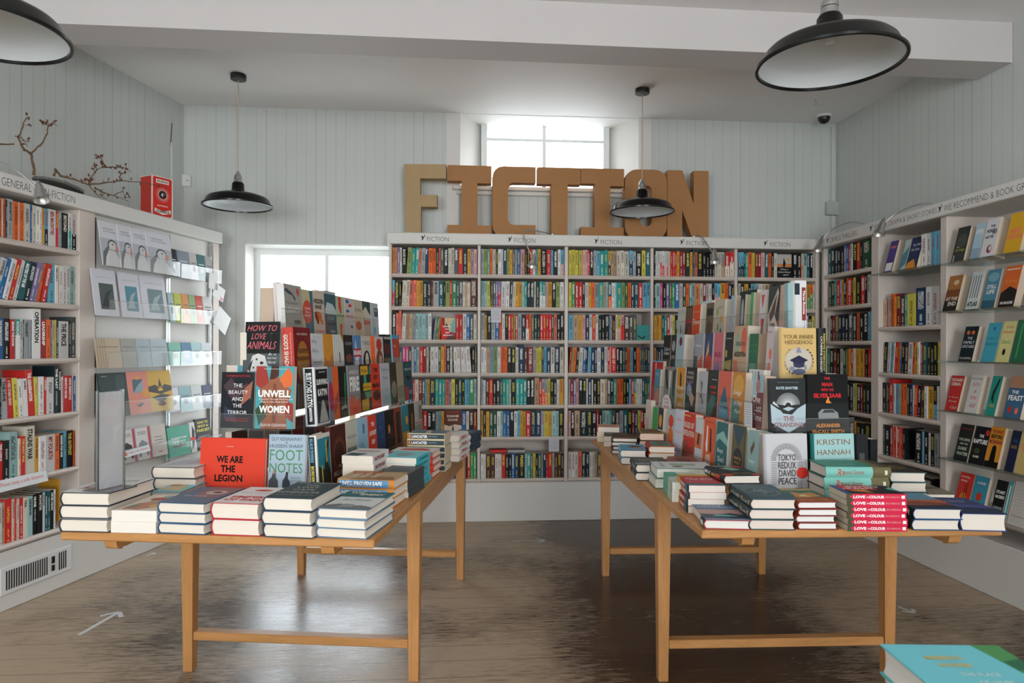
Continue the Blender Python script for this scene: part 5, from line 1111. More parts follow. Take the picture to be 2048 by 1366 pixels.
lst(DT[1], ZT[1], HB[1], 1, 'face-out books on the ' + G1, [
 (631, 657, '1a1b1d', [('r', .0, .0, 1, 1, 'dcdde0'), ('r', .06, .04, .97, .96, '1b1c1e'), T('SURVIVING', .52, .74, .82, .1, '.', 1), T('KATYN', .52, .56, .7, .12, '.', 1), ('p', [(.2, .05), (.45, .42), (.6, .42), (.9, .05)], 'b9b9b7'), ('r', .3, .9, .8, .92, 's')], 'white-framed black hardback about to lean forward, first on the ' + G1, {'hard': True, 't': .052, 'sc': 'dcdde0', 'ec': 'dcdde0', 'h': .24, 'off': -.02, 's': [('r', .02, .22, .97, .8, '1d1e20'), T('SURVIVING KATYN', .38, .5, .58, .46, '.', 1), T('JANE ROGOYSKA', .8, .5, .24, .3, '.', 1)]}),
 (658, 666, '7a8a9c', [('e', .5, .45, .6, .28, 'b0305a')], 'blue and crimson paperback mostly hidden, ' + G1),
 (666, 678, 'e0682f', [('p', [(0, .3), (1, .6), (1, .3), (0, .1)], 'b84a3a')], 'bright orange paperback, ' + G1),
 (679, 694, '15181a', [('p', [(.75, .88), (.85, .86), (.7, .2), (.62, .2)], '2fae5a'), T('spike', .5, .2, .8, .12, '.', 3), ('r', 0, 0, 1, .12, '4a4a30')], 'black paperback with a bright green streak, ' + G1),
 (697, 720, '8f8f94', [T('AMERICA', .5, .86, .8, .08, 'w'), T('FIRE', .52, .62, .8, .3, '.', 1), ('p', [(0, 0), (1, 0), (1, .35), (.6, .25), (.3, .42), (0, .3)], 'd8552f')], 'silver paperback with tall white letters over flames, ' + G1),
 (722, 742, '1e2022', [('r', 0, .78, .75, .97, 'd8aa2f'), T('Mother', .38, .87, .6, .08, '_'), ('r', .3, .6, .55, .78, '2fa08a'), ('r', .2, .44, 1, .6, 'd8aa2f'), T('Invention', .6, .52, .7, .07, '_'), ('p', [(.3, .42), (1, .42), (1, .3), (.5, .25)], '2fa08a'), ('r', 0, .03, .7, .26, 'c9a02f'), ('p', [(.8, .78), (1, .78), (1, .97), (.85, .97)], '2fa08a')], 'patchwork paperback of mustard, green and black blocks, ' + G1),
 (743, 761, 'd8402c', [T('THE', .5, .86, .45, .09, '_', 1), T('KEY', .5, .7, .45, .09, '_', 1), T('MAN', .5, .52, .75, .1, '_', 1), ('e', .5, .3, .4, .12, '3a1a18')], 'red paperback with stacked black title, ' + G1),
 (762, 780, 'c5c9d2', [T('Failures', .5, .85, .75, .07, 'S'), T('of', .5, .76, .15, .04, 'S'), T('State', .5, .66, .5, .07, 'S'), ('p', [(.1, .05), (.4, .3), (.6, .2), (.95, .3), (.95, .05)], 'a9bcbf')], 'pale blue-grey paperback with thin title, ' + G1),
 (781, 794, '3a3226', [('e', .5, .35, .4, .2, '8f8770')], 'dark olive paperback, ' + G1),
 (795, 807, 'a8987e', [('r', 0, .1, 1, .4, '8f826c')], 'tan cloth-look paperback, ' + G1),
 (808, 824, '1f4f5c', [T('DAVID', .5, .9, .6, .04, 't'), T('RESERVOIR', .5, .8, .8, .06, '.'), ('p', [(.2, .6), (.5, .65), (.8, .55), (.5, .5)], '_'), ('r', 0, 0, .5, .35, 'a03a40'), T('13', .7, .2, .3, .1, '.')], 'dark teal paperback ending the ' + G1)])
G0 = 'lowest tier of the window-side stand'
lst(DT[0], ZT[0] + 0.0006, HB[0], 1, 'face-out books on the ' + G0, [
 (634, 662, 'd8d6cc', [('r', .1, .05, .97, .93, '1f7f98'), ('p', [(.1, .05), (.97, .05), (.97, .3), (.75, .55), (.95, .93), (.7, .8), (.5, .4), (.1, .5)], '26241f'), T('BORDER', .7, .7, .1, .4, 'y', 1), T('WARS', .35, .35, .1, .3, 'y', 1)], 'white hardback with a night border scene, first on the ' + G0, {'hard': True, 't': .034, 'sc': 'e8e6df', 'ec': 'e8e6df', 'h': .235, 'off': -.02, 's': [('r', .02, .2, .98, .82, '22282c'), T('KLAUS DODDS', .24, .5, .38, .36, '6fb4d0', 1), T('BORDER WARS', .72, .5, .46, .36, 'y', 1)]}),
 (664, 693, '4a1d1c', [('e', .5, .5, .42, .3, '6a3a22'), ('e', .5, .48, .34, .24, '42201c'), T('THE', .5, .3, .25, .06, 'W'), T('ANGLO-SAXONS', .5, .2, .9, .08, 'W')], 'maroon paperback with gilt arches, ' + G0),
 (694, 715, 'cbc7b8', [T('MARIE LEBERT', .5, .72, .8, .05, 'S'), T('HONOURABLE', .5, .5, .9, .08, 'T', 1), T('MISFITS', .5, .36, .9, .12, 'r', 1)], 'stone paperback with red title word, ' + G0),
 (716, 737, '9cc3da', [('p', [(.5, .9), (.7, .85), (.65, .7), (.5, .7)], '4f7fa8'), ('e', .4, .4, .25, .15, '84acc4'), T('SELF', .6, .2, .5, .05, 'b')], 'pale blue paperback with line drawings, ' + G0),
 (739, 754, 'd8442f', [T('THE', .5, .82, .4, .08, '.', 1), T('AUTHORITY', .5, .65, .9, .09, '.', 1), T('GAP', .5, .48, .45, .09, '.', 1), ('r', 0, 0, 1, .1, '_')], 'scarlet hardback with white stacked title, ' + G0, {'t': .04}),
 (755, 771, '27456f', [('e', .4, .7, .1, .03, 'b'), ('e', .6, .5, .1, .03, 'b'), T('MIRROR', .5, .2, .7, .05, 's')], 'dark blue paperback with faint stars, ' + G0),
 (772, 789, '141414', [('e', .4, .6, .1, .1, 'O'), ('e', .7, .5, .1, .12, 'm')], 'black paperback with a small gold scene, ' + G0),
 (790, 804, '8a3c2a', [('p', [(.2, .9), (.8, .9), (.7, .1), (.3, .1)], '2a2420')], 'russet paperback with a dark silhouette, ' + G0),
 (805, 818, '2f8798', [('r', 0, 0, 1, .4, 'c99a30'), ('e', .7, .65, .2, .1, 'Y')], 'blue over ochre paperback with a sun, ' + G0),
 (819, 830, '2a1c18', [('e', .5, .5, .2, .3, '9a5a2a')], 'dark brown paperback with an amber blur, ' + G0),
 (831, 845, 'b9bdb8', [('r', 0, 0, 1, .45, '8f968c'), ('r', 0, .48, 1, .5, 'r'), ('r', .5, .55, 1, .9, '8a8478')], 'grey landscape paperback ending the ' + G0)])
# books on the end of the left stand, facing the door
lst(DE[0], ZT[0] + 0.0006, .22, 1, None, [
 (398, 531, 'e0452f', [T('WE ARE', .47, .64, .40, .12, '_', 1), T('THE', .45, .48, .22, .12, '_', 1), T('LEGION', .46, .32, .42, .12, '_', 1), T('The Royal British Legion at 100', .5, .15, .3, .02, '.'), T('FOREWORD', .47, .86, .1, .012, '.')], 'red landscape hardback with bold black title in the middle of the table', {'h': .222, 't': .022, 'hard': True, 'ec': 'c53a28'}),
 (535, 612, 'a9bccb', [('r', 0, 0, 1, .16, '93a49c'), T('GUY KENNAWAY', .5, .93, .8, .055, '3f4a5a'), T('&', .5, .875, .05, .03, '3f4a5a'), T('HUSSEIN SHARIF', .5, .82, .86, .055, '3f4a5a'), T('FOOT', .5, .68, .86, .17, '4f8f5a'), T('NOTES', .5, .48, .86, .15, '4f8f5a'), ('p', [(.04, .02), (.06, .28), (.14, .34), (.16, .4), (.24, .4), (.24, .33), (.3, .28), (.33, .02)], '4a4c50'), ('p', [(.4, .02), (.42, .28), (.48, .34), (.5, .39), (.56, .39), (.56, .32), (.62, .26), (.6, .02)], '39434d'), ('e', .19, .41, .035, .025, 'b08a78'), ('e', .53, .4, .03, .022, '2f2f33'), T('BLACK', .76, .33, .24, .03, '5a6a70'), T('AND WHITE', .76, .28, .3, .03, '5a6a70'), T('THINKING', .76, .23, .28, .03, '5a6a70')], 'pale blue hardback with green title and two small standing men', {'h': .24, 't': .024, 'hard': True, 'ec': '6f8596'})])
lst(DE[1], ZT[1], .23, 1, None, [
 (443, 509, '1b1e25', [('p', [(.05, .75), (.3, .9), (.5, .72), (.8, .8), (.95, .5), (.6, .6), (.45, .45), (.2, .6)], '4a3a42'), ('p', [(.7, .7), (.95, .85), (.9, .55), (.6, .4)], 'a0624e'), ('p', [(.1, .4), (.4, .3), (.5, .1), (.1, .15)], '30384a'), T('CATHERINE FLETCHER', .5, .93, .72, .03, 'r'), T('THE', .5, .76, .27, .065), T('BEAUTY', .52, .64, .58, .065), T('AND', .5, .52, .34, .065), T('THE', .5, .4, .27, .065), T('TERROR', .5, .28, .6, .065), T('An Alternative History of', .5, .17, .7, .025, 'r'), T('the Italian Renaissance', .5, .135, .66, .025, 'r')], 'near-black paperback with pale stacked title and entwined hands', {'h': .222, 't': .02}),
 (512, 588, '4fa0a8', [('p', [(0, 1), (.25, 1), (.35, .75), (.2, .6), (0, .7)], 'a03a32'), ('p', [(.15, .0), (.85, .0), (.82, .3), (.95, .62), (.65, .75), (.55, .9), (.38, .9), (.36, .75), (.1, .62), (.25, .3)], '9a5f44'), ('p', [(.36, .78), (.4, 1), (.6, 1), (.6, .85), (.5, .8)], '4a2c22'), ('p', [(.62, .8), (.85, .98), (.98, .85), (.95, .68), (.75, .66)], 'e0703c'), ('p', [(0, .3), (.2, .45), (.3, .2), (.1, .05)], '35503c'), ('p', [(.8, .45), (1, .4), (1, .1), (.8, .2)], '9a3a30'), ('p', [(.46, .72), (.54, .72), (.55, .1), (.45, .1)], '7f4a36'), T('A powerful and fascinating book', .5, .955, .6, .02), T('UNWELL', .5, .56, .86, .115, '.', 1), T('A Journey Through Medicine and', .53, .47, .88, .032), T('Myth in a Man-Made World', .5, .425, .7, .032), T('WOMEN', .5, .31, .8, .12, '.', 1), T('ELINOR CLEGHORN', .5, .06, .66, .04)], 'paperback with a bare painted back, orange lily and white title', {'h': .246, 't': .024})])
lst(DE[2], ZT[2] + .012, .24, 1, None, [
 (487, 560, '17181a', [T('HOW TO', .5, .89, .82, .10, 'e0707a', 3), T('LOVE', .42, .75, .42, .10, 'e0707a', 3), T('ANIMALS', .5, .60, .82, .13, 'e0707a', 3), ('r', 0, 0, 1, .46, '55595c'), ('p', [(.12, .12), (.2, .3), (.26, .42), (.42, .46), (.6, .42), (.68, .26), (.84, .2), (.82, .12), (.6, .08), (.5, .0), (.2, .0)], 'd8d6d4'), ('p', [(.2, .3), (.14, .2), (.2, .14), (.28, .36)], '3a3a3c'), ('e', .52, .3, .05, .025, '2a2a2c'), ('e', .83, .18, .05, .03, '2a2a2c'), ('e', .38, .36, .03, .02, '4a4a4c'), ('e', .4, .12, .04, .02, '4a4a4c'), ('e', .3, .22, .025, .02, '4a4a4c'), T('In a', .8, .45, .2, .04, '.', 3), T('Human-Shaped', .8, .38, .26, .04, '.', 3), T('World', .8, .31, .22, .04, '.', 3)], 'black hardback with pink hand-painted title above a spotted dog', {'h': .245, 't': .036, 'hard': True, 'ec': 'd9d9da'})])
face(DE[2], 452, 483, ZT[1] + 0.001, .245, .03, '4f9ab5', 'cream-paged blue book standing behind the dark stacked-title paperback', [('r', 0, 0, .72, 1, 'd8cfc0')], off=-.02)
face(DE[3], 520, 548, ZT[3] + .001, .20, .03, 'c9b4a0', 'manila-coloured book end at the near corner of the window-side stand top', [('r', .0, 0, .03, 1, 'b39f8c')], off=0.03)
face(DE[3], 549, 557, ZT[3] + .001, .20, .03, '3a3e40', 'thin dark book beside the manila one on the stand top', off=0.03)

# --- right stand: books along its aisle side (fore edges towards the door)
RT = [Frame(.93 + .095 * k, 2.85, .13, -.99) for k in range(4)]
RE = [Frame(1.05, (2.58, 2.67, 2.80, 2.90)[k], .99, .13) for k in range(4)]
SR = empty('acrylic_book_stand', RT[0].mat(0, 0, TZ + 0.001), 'clear stepped acrylic stand of face-out novels on the fiction table', 'display stand')
bpy.context.view_layer.update()
for k in range(4):
    tier(SR, RT[k], RT[k].x((1292, 1305, 1326, 1354)[k]), RT[k].x((1530, 1541, 1555, 1600)[k]), ZT[k] if k else TZ + 0.0052, (0.07, 0.10, 0.085, 0.10)[k])
    riser(SR, RT[k], RT[k].x((1292, 1305, 1326, 1354)[k]), RT[k].x((1530, 1541, 1555, 1600)[k]), 0.086, ZT[k] if k else TZ + 0.005, ZT[min(3, k + 1)])
    tier(SR, RE[k], RE[k].x((1532, 1543, 1560, 1600)[k]), RE[k].x((1736, 1697, 1662, 1615)[k]), ZT[k] if k else TZ + 0.0052, 0.05)
F3 = 'top tier of the fiction stand'
lst(RT[3], ZT[3] - .012, HB[3], -1, 'face-out books on the ' + F3, [
 (1355, 1370, 'cfd2cc', [('p', [(.4, .5), (.5, .45), (.6, .2), (.45, .25)], '3f5a50'), T('ROSE', .5, .85, .8, .1, 's')], 'off-white paperback with a small plant, furthest on the ' + F3),
 (1371, 1385, '3a3028', [('r', .05, .6, .95, .95, '6a5642'), T('ACTRESS', .5, .55, .95, .1, 'r', 1), ('p', [(.2, .1), (.8, .5), (.9, .1)], '8a2f2a')], 'dark brown paperback with red title, ' + F3),
 (1386, 1400, 'e4562a', [T('Pew', .5, .52, .9, .16, '.', 0), T('CATHERINE', .5, .8, .8, .03, 'W')], 'vivid orange paperback with one short white word, ' + F3, {'t': .04}),
 (1412, 1427, '6a6450', [('r', .1, .65, .9, .85, '2f2c26'), ('e', .5, .3, .4, .2, '4a4538')], 'drab olive paperback, ' + F3, {'t': .03}),
 (1429, 1449, 'c9bfac', [('e', .3, .7, .1, .1, 'l'), ('e', .7, .5, .1, .1, 'Y'), ('e', .4, .3, .1, .1, 'l'), ('e', .7, .2, .08, .08, 'G'), T('HOLD', .6, .8, .5, .07, 'S')], 'cream paperback scattered with leaves, ' + F3, {'t': .06, 'h': .215}),
 (1461, 1469, 'a9c0d0', [('r', 0, .6, .6, .9, 's')], 'thin pale blue paperback, ' + F3, {'t': .05, 'h': .225, 'pg': 'd8c5b0'}),
 (1480, 1489, '2f3a34', [('e', .5, .6, .3, .3, 's')], 'slim dark green paperback, ' + F3, {'t': .05, 'h': .222, 'pg': 'd3c4a8'}),
 (1500, 1506, '5fae80', [('e', .5, .5, .3, .3, 'g')], 'slim spring green paperback, ' + F3, {'t': .05, 'h': .225, 'pg': 'cbb79e'}),
 (1519, 1531, 'd9d2d6', [('p', [(.2, .9), (.8, .9), (.5, .6)], 'd05a50'), ('p', [(.3, .4), (.9, .4), (.6, 0)], 'c5342c')], 'white paperback with red brush marks, ' + F3, {'h': .228, 't': .03}),
 (1536, 1559, '3a4240', [('p', [(0, .45), (.8, .95), (.9, .85), (.5, .2), (.1, .1)], 'c9bfb2'), ('p', [(.15, .45), (.75, .85), (.6, .4), (.3, .25)], '5a4438'), ('p', [(.05, .2), (.6, .45), (.98, .2), (.4, -.0)], 'd9d5cc'), T('GIRL', .5, .22, .5, .14, '_', 1), ('p', [(0, 0), (.3, 0), (0, .15)], 'r'), ('p', [(.9, .3), (1, .35), (1, .2)], 'r')], 'charcoal paperback with a tilted white tag lettered in black, ' + F3, {'h': .238, 't': .075, 'pg': 'd6bfae'})])
face(RT[3], 1563, 1590, ZT[3] - .011, .24, .03, 'd8c4b4', 'pink and blue dotted paperback at near end of the ' + F3, [('r', .28, .0, .42, 1, 'd9808c'), ('r', .28, .1, .42, .2, 'c'), ('r', .28, .35, .42, .45, 'c'), ('r', .28, .6, .42, .7, 'c'), ('r', .28, .85, .42, .95, 'c')], off=0.02)
face(RE[3], 1588, 1613, ZT[3] - .011, .245, .045, 'dfe0e2', 'white book with a brown spine panel, nearest on the ' + F3, [('r', .62, .3, .95, .88, '8a3a34'), ('t', 'Three Rooms', .8, .62, .42, .17, '.', 1, -1.5708), ('t', 'Jo Hamya', .8, .17, .26, .13, '3a3a3a', 0, -1.5708), ('r', .05, .75, .45, .95, '23303a')], hard=True, off=0.0, lean=.02)
face(RE[3], 1576, 1587, ZT[3] - .011, .235, .03, '9fb6b4', 'greenish grey book end beside the white brown-panelled one', [('r', 0, 0, .25, 1, '8fc0cc')], off=0.01, lean=.02)
F2 = 'second tier of the fiction stand'
lst(RT[2], ZT[2] + .008, .222, -1, 'face-out books on the ' + F2, [
 (1327, 1341, '202624', [T('Claire', .5, .62, .8, .09, '.'), T('Fuller', .5, .5, .8, .09, '.'), ('r', 0, 0, 1, .3, '5a4a40')], 'black paperback with white name, furthest on the ' + F2),
 (1342, 1352, '2a2c30', [('e', .5, .7, .3, .15, 's'), T('LOST', .5, .4, .7, .08, '.')], 'dark photographic paperback, ' + F2),
 (1354, 1368, 'a9c4cf', [('e', .5, .82, .2, .12, '7a3030')], 'ice blue paperback with a maroon oval, ' + F2, {'t': .06}),
 (1389, 1406, 'a0a5b0', [('p', [(.5, .3), (1, .5), (1, 0), (.4, 0)], 'e0522c'), ('r', 0, 0, .4, .45, '5a5c58'), T('FIRE', .5, .7, .7, .06, 'w')], 'grey paperback with a red corner, ' + F2, {'t': .04}),
 (1409, 1425, '3a4a78', [('p', [(.1, .3), (.5, .85), (.6, .4), (.3, .1)], 'e0c07a'), ('p', [(0, 0), (1, 0), (1, .4), (.5, .55), (0, .3)], 'c5443c')], 'navy paperback with a yellow flame shape, ' + F2),
 (1428, 1446, 'cc7084', [('r', 0, .6, 1, 1, 'd0707a'), T('MALIBU', .5, .5, .75, .13, 'a03a4a', 1), ('e', .4, .2, .3, .12, '8a6aa0')], 'pink sunset paperback, ' + F2),
 (1450, 1466, '26292a', [('r', .1, .45, .3, .6, 'd8b03a'), ('p', [(.0, .35), (.9, .4), (.8, .15), (0, .2)], 'a8903a'), ('r', .1, .85, .8, .87, 's')], 'black paperback with mustard lettering block, ' + F2),
 (1468, 1494, 'c9a888', [('e', .75, .72, .2, .25, 'd86a50'), ('p', [(0, .7), (.3, .95), (.5, .6), (.2, .4)], 'a0b09a'), T('DEAD IN', .5, .66, .7, .08, '4a5a50', 1), T('ARGENTINA', .5, .46, .9, .1, '3a3a34', 1), ('p', [(0, 0), (.4, 0), (.3, .35), (0, .35)], 'd87a50')], 'tall peach and sage paperback with bold title, the ' + F2, {'h': .25, 't': .06, 'ec': 'ef7a62'}),
 (1498, 1516, '2f6a4c', [T('THE LETTERS', .5, .75, .8, .06, 'g'), T('OF YOU', .5, .62, .8, .06, 'g'), ('r', .1, .1, .9, .35, '4a8a6c')], 'bottle green paperback, ' + F2, {'t': .07, 'h': .21, 'pg': 'bfa68c'}),
 (1533, 1547, 'd9c9cc', [T('SOME', .4, .9, .6, .04, 'S'), ('e', .6, .5, .2, .1, 'x'), ('e', .5, .25, .2, .1, 'x')], 'blush white hardback, nearest on the ' + F2, {'h': .238, 't': .05, 'pg': 'd5ccd0'})])
WRE = []
for sg in (-1, 1):
    for k in range(9):
        a = math.radians(90 + sg * (40 + k * 14)); x_, y_ = .5 + .40 * math.cos(a), .40 + .26 * math.sin(a); b2_ = a + sg * 1.2
        WRE.append(('p', [(x_ - .045 * math.cos(b2_), y_ - .03 * math.sin(b2_)), (x_ + .012, y_ + .012), (x_ + .045 * math.cos(b2_), y_ + .03 * math.sin(b2_)), (x_ - .012, y_ - .012)], '2a2c4a'))
lst(RE[2], ZT[2] + .01, .222, -1, None, [
 (1561, 1633, 'd3b377', [('e', .5, .4, .37, .24, 'b9b6b8'), ('e', .5, .4, .34, .22, 'c9c0b0')] + WRE + [('p', [(.24, .41), (.5, .50), (.76, .41), (.5, .33)], '2a2a48'), ('p', [(.34, .38), (.5, .33), (.66, .38), (.64, .29), (.5, .27), (.36, .29)], '3a3a58'), ('e', .5, .2, .18, .055, '5a5f7a'), ('e', .3, .26, .07, .04, '8a8ca0'), ('e', .68, .28, .03, .05, '8a8ca0'), ('p', [(.42, .55), (.5, .66), (.58, .55)], '8a8aa0'), T('YOUR INNER', .5, .84, .84, .075, '7a6234'), T('HEDGEHOG', .5, .74, .76, .075, '7a6234'), T('ALEXANDER McCALL SMITH', .5, .05, .8, .04, '7a6234')], 'golden yellow hardback with an academic cap inside a laurel wreath', {'h': .226, 't': .028, 'hard': True, 'ec': 'c9a868', 'lean': .03})])
book('hardback_book', .14, .226, .036, '1b1d1e', RE[2].mat(RE[2].x(1637), 0.0, ZT[2] + .011) @ Matrix(((0, 0, 1, 0), (1, 0, 0, 0), (0, 1, 0, 0), (0, 0, 0, 1))), 'black hardback standing spine out beside the golden cap-and-wreath book', None, (), [('t', 'REMOTE SYMPATHY', .45, .68, .7, .24, 'y', 1), ('t', 'CATHERINE CHIDGEY', .48, .34, .66, .2, '.')], True)
F1 = 'third tier of the fiction stand'
lst(RT[1], ZT[1] - .02, .235, -1, 'face-out books on the ' + F1, [
 (1304, 1325, 'c5232a', [('r', .0, .97, 1, 1, 'c'), ('r', .3, .75, .38, .95, 'w')], 'tall red hardback rising behind its neighbour, furthest on the ' + F1, {'h': .262, 'off': .04, 't': .02}),
 (1309, 1320, '4f8fa8', [('p', [(0, 0), (1, 0), (.8, .5), (.3, .4)], 'd08a78'), T('THE', .4, .85, .6, .1, 'a')], 'blue and salmon paperback with cream pages, ' + F1, {'t': .05, 'h': .215}),
 (1329, 1352, '8a8a84', [('p', [(0, .9), (.2, .95), (.4, .4), (.2, .5)], '2a2a2c'), ('p', [(.4, .9), (.6, .9), (.5, .2), (.4, .3)], 'd9d8d2'), ('p', [(.7, .9), (.95, .95), (.9, .2), (.7, .4)], '3a3a3c'), ('r', .3, .96, .6, 1, 'c55a50')], 'black and white swirled paperback, ' + F1),
 (1354, 1369, 'd8942f', [('p', [(.35, .85), (.45, .92), (.6, .8), (.6, .55), (.4, .55)], '2f2a2a'), T('OTHER', .5, .52, .9, .1, 'W', 1), T('BLACK', .5, .35, .9, .1, 'W', 1), T('GIRL', .5, .15, .7, .1, 'W', 1)], 'ochre paperback with a dark profile and white title, ' + F1),
 (1372, 1393, '202124', [T('WHILE', .4, .88, .6, .07, 'W'), T('PARIS', .4, .78, .6, .07, 'W'), T('SLEPT', .4, .67, .6, .07, 'b9a0a8'), ('e', .35, .5, .25, .14, '7f93b8'), ('p', [(.4, .55), (.9, .35), (.7, .15), (.4, .3)], 'c9a48c'), ('p', [(0, .2), (.7, .05), (.7, 0), (0, 0)], '2f5a58')], 'black wartime paperback with a kneeling couple, ' + F1, {'t': .05, 'h': .24}),
 (1398, 1413, 'b9bcc2', [('p', [(.2, .8), (.5, .75), (.4, .5), (.7, .3), (.5, .25)], '6a6e70'), ('e', .3, .45, .1, .05, 'S')], 'light grey paperback with inked branches, ' + F1, {'h': .225}),
 (1415, 1436, '27302e', [T('WINNER', .55, .65, .6, .06, 'c5452c', 1), T('CHAPMAN', .6, .54, .5, .05, 'c5452c', 1), ('p', [(0, 0), (.4, 0), (.9, .45), (.5, .5), (0, .2)], '2f6a66'), ('r', .4, .8, .9, .81, 'w')], 'blackish green paperback with a rust title, ' + F1),
 (1437, 1462, 'de6a55', [('p', [(.05, 0), (.12, .3), (.45, .68), (.55, .68), (.85, .25), (.95, 0)], '2f6a80'), ('p', [(.05, 0), (.12, .3), (.85, .25), (.95, 0)], '4f9ab8'), T('ROBT PAIGE', .5, .86, .8, .05, 'x'), T('ISLAND', .5, .35, .6, .08, 'a'), T('HOME', .5, .2, .5, .08, 'a')], 'coral paperback with a blue peak, ' + F1),
 (1465, 1490, 'd08a3c', [('e', .5, .75, .4, .2, 'e0a850'), ('p', [(0, 0), (.7, 0), (.6, .4), (0, .5)], '4f8a88'), T('Songs', .4, .6, .7, .12, '.', 3), T('in Ursa', .5, .42, .6, .1, '.', 3), T('Major', .5, .25, .5, .1, '.', 3)], 'sunset orange and teal paperback with flowing white title, ' + F1, {'t': .06}),
 (1505, 1527, '7a3c40', [('r', 0, .6, .4, 1, 'a9c4cc'), ('r', .6, .7, 1, 1, '9abcc6'), ('e', .5, .8, .2, .12, 'b07a78'), T('One', .4, .58, .7, .12, '.', 0), T('Last', .55, .42, .7, .13, '.', 0), T('Time', .55, .26, .8, .12, '.', 0)], 'wine red paperback with large white title, nearest on the ' + F1, {'t': .05, 'h': .232, 'off': -.035, 'pg': 'd3bba8'})])
face(RT[1], 1496, 1526, ZT[1] - .019, .25, .03, 'd9dadc', 'white jacket with grey letters behind the wine red paperback', [('r', .2, .8, .3, .97, 's'), ('r', .4, .8, .5, .97, 's'), ('r', .6, .8, .7, .97, 'S')], off=0.03)
lst(RE[1], ZT[1] - .018, .23, -1, None, [
 (1541, 1612, '2a2d2e', [('rays', .5, .52, .08, .34, 26, 'c9ced0', 8, 172), ('p', [(0, .55), (.02, .22), (.5, .04), (.98, .22), (1, .55), (.75, .46), (.5, .5), (.25, .44)], 'b3c3cc'), ('p', [(.2, .5), (.5, .42), (.85, .52), (.6, .36), (.35, .38)], '2f3436'), ('p', [(.05, .56), (.1, .6), (.25, .48)], 'c9ced0'), T('KATE SAWYER', .48, .83, .62, .05, 'b9cdd6', 1), T('A powerful story of love and survival', .5, .93, .6, .015, 's'), T('THE', .5, .29, .3, .09, '9a7078', 1), T('STRANDING', .5, .18, .84, .08, '9a7078', 1)], 'charcoal paperback with radiating white lines over a whale', {'h': .222, 't': .022, 'lean': .05}),
 (1613, 1697, '0e0e10', [T('THE', .5, .93, .14, .04, 'c8242c', 1), T('MAN', .5, .83, .25, .065, 'c8242c', 1), T('WITH THE', .5, .74, .3, .045, 'c8242c', 1), T('SILVER SAAB', .5, .645, .66, .075, 'c8242c', 1), ('p', [(.47, .46), (.46, .55), (.5, .59), (.5, .63), (.53, .62), (.54, .56), (.6, .52), (.62, .46), (.64, .45), (.63, .44), (.47, .44)], 'e08a35'), ('r', 0, 0, 1, .52, '1c1f20'), ('p', [(.28, .26), (.27, .36), (.36, .42), (.62, .42), (.74, .36), (.76, .27)], '8a8e90'), ('p', [(.36, .36), (.42, .41), (.62, .41), (.68, .36)], '3a3e40'), T('ALEXANDER', .5, .15, .58, .06, 'd8883a', 1), T('McCALL SMITH', .5, .05, .76, .065, 'd8883a', 1)], 'black hardback with red title and an orange sitting dog on a car', {'h': .238, 't': .028, 'lean': .05, 'hard': True})])
F0 = 'lowest tier of the fiction stand'
